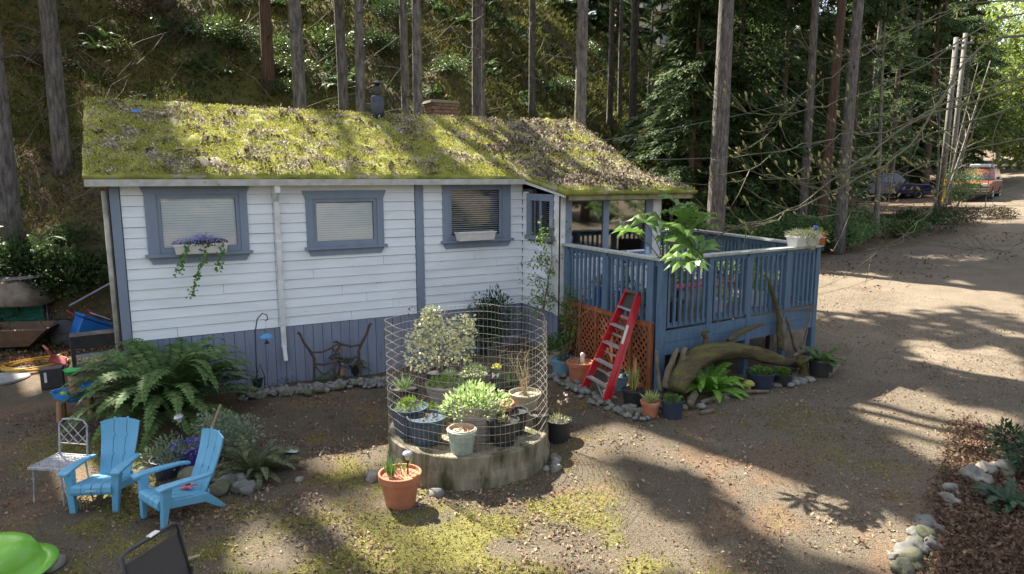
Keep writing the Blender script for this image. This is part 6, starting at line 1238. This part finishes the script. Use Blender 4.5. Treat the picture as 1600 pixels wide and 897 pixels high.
#@FAR
# ------------------------------------------------------------------ vehicles
glassd = mat('car_glass', (.02, .025, .03), (.02, .022, .025), .08, 3, spec=.8); tyre = mat('tyre', (.02, .02, .02), None, .85); chrome = mat('chrome', (.6, .6, .62), None, .2, metal=.9)
def vehicle(name, label, cat, loc, rz, paint, kind):
    t = thing(name, label, cat, loc, rz); W2 = .92
    if kind == 'pickup': prof = [(-2.75, .45), (-2.8, .95), (-2.72, 1.05), (-.75, 1.05), (-.75, 1.05), (.95, 1.08), (1.2, 1.05), (2.45, .98), (2.7, .85), (2.78, .5), (2.3, .36), (-2.4, .36)]; cab = [(-.72, 1.05), (-.62, 1.62), (-.45, 1.70), (.35, 1.70), (.55, 1.64), (1.15, 1.06)]; L2 = 2.75; wx = (-1.75, 1.75)
    else: prof = [(-2.25, .5), (-2.32, .95), (-2.25, 1.1), (.75, 1.1), (1.9, 1.03), (2.15, .9), (2.25, .55), (2.0, .38), (-2.0, .38)]; cab = [(-2.22, 1.1), (-2.0, 1.66), (-1.8, 1.74), (.1, 1.74), (.3, 1.68), (.85, 1.1)]; L2 = 2.2; wx = (-1.35, 1.4)
    MB().prism(prof, 'y', -W2, W2).build('body', paint, t, bevel=.06)
    v = [(x, y*(1 if z_ < 1.2 else .82), z_) for y in (-W2+.03, W2-.03) for x, z_ in cab]; k = len(cab)
    MB().add(v, [list(range(k))[::-1], list(range(k, 2*k))]+[(i, (i+1) % k, k+(i+1) % k, k+i) for i in range(k)]).build('cabin', paint, t, bevel=.03)
    for s_ in (-1, 1):
        xs_ = [(cab[0][0]+.18, .05), (cab[-1][0]-.35, cab[-3][0]-.05)]; a0 = cab[0][0]+.14; a1 = cab[-1][0]-.12; b0 = cab[2][0]+.06; b1 = cab[3][0]+.08; mid = (a0+a1)/2-.1; zt = cab[2][1]-.10
        for q0, q1, p0, p1 in ((a0, mid-.03, b0, mid-.03), (mid+.03, a1, mid+.03, b1)):
            MB().add([(q0, s_*(W2-.022), 1.12), (q1, s_*(W2-.022), 1.12), (p1, s_*(W2*.83), zt), (p0, s_*(W2*.83), zt), (q0, s_*(W2-.05), 1.12), (q1, s_*(W2-.05), 1.12), (p1, s_*(W2*.80), zt), (p0, s_*(W2*.80), zt)], [(0, 1, 2, 3), (7, 6, 5, 4), (0, 4, 5, 1), (2, 6, 7, 3), (1, 5, 6, 2), (0, 3, 7, 4)]).build('side_window', glassd, t)
        MB().box((cab[-1][0]-.25, s_*1.02, 1.2), (.12, .16, .12)).build('mirror', blackp, t, bevel=.02)
        MB().box((L2-.03, s_*.68, .80), (.12, .34, .16)).build('headlight', mat('lamp_glass', (.7, .7, .68), None, .15), t, bevel=.02); MB().box((-L2-.02, s_*.78, .85), (.06, .18, .3)).build('tail_light', mat('tail_red', (.4, .02, .02)), t)
        MB().box((mid, s_*(W2+.004), .95), (.14, .02, .03)).build('door_handle', chrome, t)
        for x_ in wx:
            wh = MB(); wh.lathe([(.2, -.11), (.33, -.11), (.36, -.07), (.36, .07), (.33, .11), (.2, .11)], 24).build('tyre', tyre, t, loc=(x_, s_*(W2-.08), .36)).rotation_euler = (R_(90), 0, 0)
            MB().lathe([(.02, -.10), (.06, -.125), (.15, -.10), (.21, -.12), (.21, .12), (.15, .10), (.02, .10)], 18).build('rim', chrome, t, loc=(x_, s_*(W2-.08), .36)).rotation_euler = (R_(90), 0, 0)
    f0 = cab[-1]; f1 = cab[-2]; nx_ = f0[1]-f1[1]; e = .012
    MB().add([(f0[0]-.03+e, -.80, 1.13), (f0[0]-.03+e, .80, 1.13), (f1[0]+e, .70, f1[1]-.03), (f1[0]+e, -.70, f1[1]-.03), (f0[0]-.1, -.8, 1.13), (f0[0]-.1, .8, 1.13), (f1[0]-.06, .7, f1[1]-.03), (f1[0]-.06, -.7, f1[1]-.03)], [(0, 1, 2, 3), (7, 6, 5, 4), (0, 4, 5, 1), (2, 6, 7, 3), (1, 5, 6, 2), (0, 3, 7, 4)]).build('windscreen', glassd, t)
    MB().box((L2+.02, 0, .52), (.14, 1.75, .18)).build('bumper', chrome, t, bevel=.03); MB().box((L2+.0, 0, .80), (.08, .9, .18)).build('grille', blackp, t); MB().box((-L2-.04, 0, .52), (.12, 1.75, .16)).build('bumper', chrome, t, bevel=.03)
    if kind == 'pickup': MB().bb((-2.6, -.78, .98), (-.85, .78, 1.058)).build('bed_liner', blackp, t)
    else:
        for s_ in (-.62, .62): MB().bb((-1.7, s_-.02, 1.76), (.1, s_+.02, 1.81)).build('roof_rail', chrome, t)
    return t
navy = mat('navy_car_paint', (.008, .02, .075), (.007, .017, .06), .2, 3, spec=.7); orng = mat('orange_car_paint', (.27, .07, .03), (.20, .055, .027), .25, 3, spec=.7)
p = at(1378, 312); vehicle('pickup_truck', 'dark blue pickup truck parked side-on among the trees', 'pickup truck', p, math.atan2(_r[1], _r[0])+R_(4), navy, 'pickup')
p = at(1526, 310); vehicle('suv', 'orange-red car with a pale load on its roof parked by the drive', 'car', p, math.atan2(_r[1], _r[0])+R_(228), orng, 'suv')
t = thing('roof_load', 'pale wrapped load lying on the roof of the orange-red car', 'roof load', p+Vector((0, 0, 1.815)), math.atan2(_r[1], _r[0])+R_(228)); MB().box((-.8, 0, .10), (1.9, 1.0, .2)).build('wrap', mat('silver_wrap', (.6, .64, .7), (.5, .53, .6), .4), t, bevel=.06); MB().box((-.8, 0, .1), (.05, 1.03, .215)).build('strap', blackp, t)
# hilltop house
x, y = dist(1040, 78); z0 = float(T(x, y, False)); hh = thing('hilltop_house', 'cream house with brown-framed windows on top of the mossy bank', 'house', (x, y, z0-.5), math.atan2(_r[1], _r[0])+R_(12)); cr = mat('cream_wall', (.55, .49, .36), (.48, .42, .31), .8)
MB().bb((-6, 0, 0), (2.6, 6, 7.2)).build('wall', cr, hh); MB().prism([(-6.6, 7.2), (3.2, 7.2), (-1.7, 9.4)], 'y', -.6, 6.6).build('roof', mat('brown_roof', (.13, .10, .08)), hh)
for zb in (1.2, 4.6):
    for xa in (-5.2, -3.2, -1.2, .9):
        f = MB().bb((xa, -.06, zb), (xa+1.1, -.001, zb+1.6)).build('window', mat('brown_frame', (.14, .07, .04)), hh); MB().bb((-.45, -.05, -.7), (.45, -.02, .7)).build('pane', glassd, f)
MB().bb((-6, -1.2, 4.1), (2.6, -.002, 4.25)).build('balcony', mat('brown_frame', (.14, .07, .04)), hh)
# utility poles, service wires, marker post
pole_m = mat('pole_wood', (.20, .185, .165), (.11, .10, .09), .85, 6, stretch=(2, 2, .2))
tops = []
for px, r, ytop, lb in ((1473, 40, 68, 'tall grey utility pole beside the drive, nearer of the pair'), (1486, 46, 62, 'tall grey utility pole, farther of the pair'), (1496, 58, 88, 'pale bleached pole farther back by the drive')):
    x, y = dist(px, r); z0 = float(T(x, y, False)); dep = r/math.hypot(1, (px-800)/1080); zt = CH+(278-ytop)/1080*dep; t = thing('utility_pole', lb, 'utility pole', (x, y, z0), 0, 'utility poles by the drive')
    MB().tube([(0, 0, -.2), (0, 0, zt-z0)], [.15, .11], 10).build('shaft', pole_m, t, smooth=True); MB().box((0, -.05, zt-z0-.5), (.9, .09, .11), Euler((0, 0, -.5))).build('crossarm', pole_m, t); 
    for sx in (-.3, .3): MB().lathe([(.03, 0), (.045, .05), (.02, .1)], 8, c=(sx, -.05-.5*sx, zt-z0-.44)).build('insulator', mat('insulator', (.3, .35, .33)), t)
    tops.append(Vector((x, y, zt-.5)))
wm = mat('grey_cable', (.10, .11, .10), None, .5)
for a, b_, sag, lb in ((Vector((8.9, 13.4, 4.05)), tops[0]+Vector((-.3, 0, .1)), .5, 'upper service cable from the cottage gable to the pole'), (Vector((9.0, 12.9, 3.75)), tops[0]+Vector((.3, 0, -1.6)), 1.1, 'lower service cable sagging behind the large trunk')):
    pts = [a.lerp(b_, i/30)-Vector((0, 0, 4*sag*(i/30)*(1-i/30))) for i in range(31)]; o = MB().tube(pts, .009, 5).build('service_cable', wm); tag(o, lb, 'cable')
x_ = at(1471, 337); o = MB().tube([x_, x_+Vector((.05, 0, 1.75))], .05, 8).build('marker_post', mat('marker_yellow', (.60, .38, .02), (.5, .3, .02))); tag(o, 'yellow marker post standing in the scrub by the drive', 'post')
# slim trees by the verge
def slim(px, py, wpx, topx, label, h=9, m=bark_pale, nb=14):
    p = at(px, py); r = math.hypot(p.x, p.y); dep = r/math.hypot(1, (px-800)/1080); root = thing('slim_tree', label, 'tree', p, 0, 'slim bare trees on the verge'); lean = (topx-px)/(py-0.)*1.0; lv = Vector((_r[0], _r[1], 0))*(lean+.0)
    trunk_mesh(h, wpx*dep/1067/2, (lv.x, lv.y), 8).build('trunk', m, root, smooth=True, loc=(0, 0, 0)); mb = MB(); lf = []
    for i in range(nb):
        z_ = U(1.8, h*.95); c_ = Vector((lv.x*z_, lv.y*z_, z_)); a = U(0, 6.28); L_ = U(.8, 2.2); d = Vector((math.cos(a), math.sin(a), U(.2, .8)))*L_; mb.tube([c_, c_+d*.5+Vector((0, 0, .05)), c_+d], [.02, .012, .004], 4, False)
        for k in range(3):
            q = c_+d*U(.3, .9); e = Vector((U(-1, 1), U(-1, 1), U(-.1, .8)))*.45; mb.tube([q, q+e], [.006, .002], 3, False); lf += [tuple(q+e*U(.4, 1)) for _ in range(4)]
    mb.build('limb', m, root, loc=(0, 0, 0))['kind'] = 'stuff'; lf = np.array(lf); leafobj('buds', green_y, lf, rdir(len(lf), 1), rdir(len(lf)), .07, .03, root, False)['kind'] = 'stuff'
slim(1368, 372, 9, 1356, 'slim pale trunk in front of the blue pickup', 9)
slim(1465, 345, 6, 1545, 'thin stem leaning right beside the yellow post', 7, nb=8); slim(1460, 348, 5, 1440, 'thin dark stem left of the yellow post', 7, bark, 8); slim(1474, 340, 4, 1520, 'second thin stem leaning right over the orange car', 7, nb=8)
slim(1180, 318, 10, 1192, 'slim half-lit trunk leaning slightly behind the deck', 12, bark_red, 8)
# magnolia reaching in from the right
mg = thing('magnolia_tree', 'magnolia reaching in from the right with bare branches and yellow-green buds', 'tree', (14.2, 4.6, float(T(14.2, 4.6)))); mgm = mat('magnolia_bark', (.17, .145, .10), (.09, .085, .05), .85, 12, .2, 30, c3=(.12, .14, .04), s3=8, t3=.5)
mb = MB(); b0 = Vector((14.2, 4.6, .4)); crotch = Vector((13.9, 4.8, 3.2)); mb.tube([b0-Vector((0, 0, .3)), Vector((14.1, 4.7, 1.6)), crotch], [.13, .10, .09], 10); mb.build('trunk', mgm, mg, True, smooth=True)
ends = [((1680, 60), (1540, 70), (1420, 225), (1300, 300), (1190, 345), (1085, 372), 8.4, .022), ((1690, 20), (1560, 30), (1430, 110), (1290, 165), (1180, 180), (1108, 150), 9.5, .016), ((1680, 100), (1500, 150), (1400, 200), (1300, 215), (1210, 240), (1150, 285), 9.0, .018),
        ((1660, 150), (1480, 200), (1380, 250), (1290, 275), (1230, 280), (1165, 262), 8.8, .015), ((1680, 200), (1530, 230), (1440, 260), (1380, 300), (1330, 330), (1270, 320), 9.0, .014), ((1690, 240), (1560, 300), (1480, 290), (1400, 270), (1330, 285), (1280, 255), 9.4, .013),
        ((1650, 0), (1500, 10), (1400, 60), (1310, 110), (1240, 160), (1190, 225), 10., .014), ((1700, -40), (1580, -20), (1480, 20), (1380, 60), (1300, 90), (1240, 60), 10., .012), ((1690, 300), (1600, 380), (1530, 390), (1450, 380), (1390, 360), (1350, 330), 9.5, .010), ((1660, 120), (1450, 180), (1360, 240), (1250, 320), (1180, 352), (1120, 350), 8.6, .020), ((1680, 60), (1560, 130), (1500, 250), (1450, 330), (1400, 380), (1355, 400), 9., .014), ((1700, 10), (1620, 60), (1560, 200), (1540, 320), (1520, 360), (1500, 330), 9.5, .010)]
buds = []
for *pt, dep, r0 in ends:
    P_ = [pd(a, b_, dep+1.2*(1-i/5)) for i, (a, b_) in enumerate(pt)]; out = []
    for i in range(5):
        p0, p1, p2, p3 = P_[max(i-1, 0)], P_[i], P_[i+1], P_[min(i+2, 5)]
        for k in range(6): t_ = k/6; out.append(.5*((2*p1)+(p2-p0)*t_+(2*p0-5*p1+4*p2-p3)*t_*t_+(3*p1-p0-3*p2+p3)*t_**3)+Vector((U(-.03, .03), U(-.03, .03), U(-.03, .03))))
    out.append(P_[-1]); n_ = len(out); mb = MB(); mb.tube([crotch, (crotch+out[0])/2+Vector((0, 0, .3))]+out, [.05, .03]+[r0*.72*(1.3-1.0*i/n_) for i in range(n_)], 6)
    for k in range(22):
        i = random.randrange(5, n_-1); q = out[i]; dr = (out[i+1]-out[i-1]).normalized(); s_ = Vector((U(-1, 1), U(-1, 1), U(-.5, 1))).normalized(); L_ = U(.2, .9); e = (dr+s_*.8).normalized(); m1 = q+e*L_*.55; m2 = q+e*L_+Vector((0, 0, .08)); rr_ = r0*.38; mb.tube([q, m1, m2], [rr_, rr_*.7, rr_*.4], 4, False); buds.append((m2, e))
        if rnd() < .8: e2 = (e+Vector((U(-1, 1), U(-1, 1), U(-.3, 1)))*.6).normalized(); mb.tube([m1, m1+e2*.22], [rr_*.5, rr_*.3], 3, False); buds.append((m1+e2*.22, e2))
    buds.append((out[-1], (out[-1]-out[-3]).normalized())); mb.build('branch', mgm, mg, True, smooth=True)['kind'] = 'stuff'
bl = MB().lathe([(.003, 0), (.010, .012), (.013, .032), (.009, .052), (.002, .066)], 6).mesh('bud', mat('bud_green', (.34, .38, .10), (.42, .30, .16), .5, 30, trans=.3), True)
for p, e in buds[:290]:
    e = (e+Vector((0, 0, 1.1))).normalized(); o = link('bud', bl, p, mg, True); o.rotation_euler = e.to_track_quat('Z', 'Y').to_euler(); s_ = U(.7, 1.35); o.scale = (s_, s_, s_)
# trees across the drive, in front of the camera's back, mirrored in the porch glass
for i, (x, y) in enumerate([(-12, -14), (-4, -18), (5, -20), (14, -16), (22, -12), (30, -6), (2, -28), (16, -26), (34, 4)]):
    c = copy_tree(protos[i % 2]); c.location = (x, y, float(T(x, y, False))-.1); c.rotation_euler = (0, 0, U(0, 6.28)); c.scale = (1.1,)*3; c['label'] = 'cedar standing on the seaward side behind the viewpoint'; c['group'] = 'cedars behind the viewpoint'

#@LITTER
# ------------------------------------------------------------------ ground litter, moss, gravel, roof cover
def scatter(name, label, n, box, dens, m, l, wd, up=.3, hgt=.02, fold=.25, dnorm=1.2, ar=.0):
    x = np.random.uniform(box[0], box[1], n); y = np.random.uniform(box[2], box[3], n); k = np.random.rand(n) < dens(x, y); x, y = x[k], y[k]
    P_ = np.stack([x, y, T(x, y)+np.random.rand(len(x))*hgt], 1); px, py, dd = project(P_); k = (px > -80) & (px < 1700) & (py < 980); P_ = P_[k]; n_ = len(P_); D = rdir(n_, up)
    D[:, 2] *= .6; o = leafobj(name, m, P_, D, rdir(n_, dnorm), np.random.uniform(*l, n_), np.random.uniform(*wd, n_), fold=fold, kind='stuff'); o['label'] = label; return o
mk = masks
def outside(x, y): return ~((x > HX0) & (x < HX1) & (y > HY-.05)) & ~((x > 6.4) & (x < 10.2) & (y > 7.4)) & ~((x-RC.x)**2+(y-RC.y)**2 < 1.0)
clus = lambda x, y, s_=1.3, a=.5, b_=.62: ss(a, b_, fbm(x*s_+50, y*s_, 4))
scatter('leaf_litter', 'tan dead leaves scattered over the yard', 95000, (-3, 14, 2, 11.5), lambda x, y: outside(x, y)*(.05+.95*clus(x, y, 1.6, .48, .58)*ss(-2, 1, x)*ss(6.5, 4.5, x)*ss(9.5, 7.5, y)+.12*clus(x, y, 2.3)), litter_grey, (.02, .06), (.012, .034), hgt=.02)
scatter('leaf_litter', 'rusty dead leaves scattered over the yard', 50000, (-3, 14, 2, 11.5), lambda x, y: outside(x, y)*(.05+(.75-.45*ss(4, 6.5, x))*clus(x+9, y, 1.6, .50, .62)), litter_m, (.02, .055), (.012, .032), hgt=.02)
scatter('leaf_bed', 'deep bed of red-brown fallen leaves beyond the rock border', 60000, (4.8, 10, 1.5, 5.2), lambda x, y: mk(x, y)[3]*.95, litter_red, (.03, .06), (.016, .034), hgt=.05, up=.5)
scatter('leaf_litter', 'brown leaves along the verge of the drive', 26000, (10, 40, 10, 26), lambda x, y: .35*clus(x, y, .7, .45, .55), litter_m, (.06, .11), (.04, .07))
scatter('ground_moss', 'yellow-green moss and fine grass in the front yard', 110000, (-3, 8, 2.5, 10.5), lambda x, y: outside(x, y)*mk(x, y)[0]*.9, moss_tuft, (.02, .045), (.008, .016), up=1.4, hgt=.004)
scatter('needle_litter', 'fine brown needles and crumbs strewn over the dirt', 130000, (-3, 16, 2, 11), lambda x, y: outside(x, y)*(.25+.7*clus(x+20, y, 1.1, .42, .58)), mat('needle_crumbs', (.13, .09, .06), (.06, .042, .03), .9, 5, rand=.5), (.012, .03), (.004, .010), up=.1, hgt=.006, dnorm=2)
scatter('gravel', 'small stones and grit of the drive', 26000, (-3, 16, 2, 11), lambda x, y: outside(x, y)*(.2+.5*mk(x, y)[2]), stone_m, (.008, .022), (.008, .018), up=.2, hgt=.006, dnorm=2)
scatter('grass_tufts', 'sparse green weeds on the yard and drive', 9000, (-1, 13, 2.5, 10), lambda x, y: outside(x, y)*ss(.66, .72, fbm(x*2.5+80, y*2.5, 3))*1., green1, (.03, .07), (.006, .012), up=1.5)
# roof cover
def roofscatter(name, label, n, m, l, wd, dens, up=.6, hgt=.03, fold=.2):
    x = np.random.uniform(RX0+.02, RX1-.02, n); y = np.random.uniform(EYp+.02, RYr+.05, n); ok = ((y > HY-.2) | (x > HX1-.08)); k = ok & (np.random.rand(n) < dens(x, y)); x, y = x[k], y[k]
    P_ = np.stack([x, y, roof_z(x, y)+.02+np.random.rand(len(x))*hgt], 1); n_ = len(P_); return leafobj(name, m, P_, rdir(n_, up), rdir(n_, 1.), np.random.uniform(*l, n_), np.random.uniform(*wd, n_), house, True, fold=fold, kind='stuff')
rn = lambda x, y, s_, o_=0: fbm(x*s_+o_, y*s_*1.2+o_, 4)
rm1 = mat('roof_moss_tufts', (.52, .50, .13), (.30, .31, .07), .95, 3, spec=.1, trans=.25, rand=.35)
right_side = lambda x, y: ss(5.6, 7.2, x+(13.4-y)*.2)
roofscatter('roof_moss', '', 150000, rm1, (.02, .05), (.008, .018), lambda x, y: .85*ss(.60, .50, rn(x, y, 3.4, 60)+.15*right_side(x, y)), 1.0, .04)
roofscatter('roof_leaves', '', 60000, mat('roof_leaf_litter', (.52, .46, .36), (.26, .20, .155), .9, 5, trans=.1, rand=.6), (.03, .065), (.015, .035), lambda x, y: .10+.9*ss(.50, .56, rn(x, y, 3.4, 60)+.15*right_side(x, y)), .5, .05)
roofscatter('roof_leaves', '', 22000, mat('roof_dark_leaves', (.20, .15, .12), (.10, .075, .06), .9, 5, rand=.5), (.05, .10), (.03, .06), lambda x, y: .9*ss(.57, .63, rn(x, y, 5., 30)+.10*right_side(x, y)), .6, .07)
roofscatter('roof_leaves', '', 30000, litter_red, (.04, .08), (.025, .05), lambda x, y: right_side(x, y)*.7*ss(.42, .58, rn(x, y, 1.1, 20))*ss(9.9, 10.4, y), .4, .05)
rf = Vector((7.0, 10.7, 3.2)); fern('small fern growing in the leaves on the porch roof', Vector((6.75, 10.95, float(roof_z(np.array(6.75), np.array(10.95))))), .34, 22, fern_m, wmax=.055, up=(.3, 1.2))
bs_ = MB().add([(-.06, 0, 0), (.08, .01, .005), (.05, .07, .05), (-.05, .08, .045)], [(0, 1, 2, 3)]).build('wrapper', mat('blue_wrapper', (.05, .2, .5)), None, loc=(.1, 12.9, float(roof_z(np.array(.1), np.array(12.9)))+.08)); tag(bs_, 'scrap of blue plastic lying high on the left of the mossy roof', 'litter')
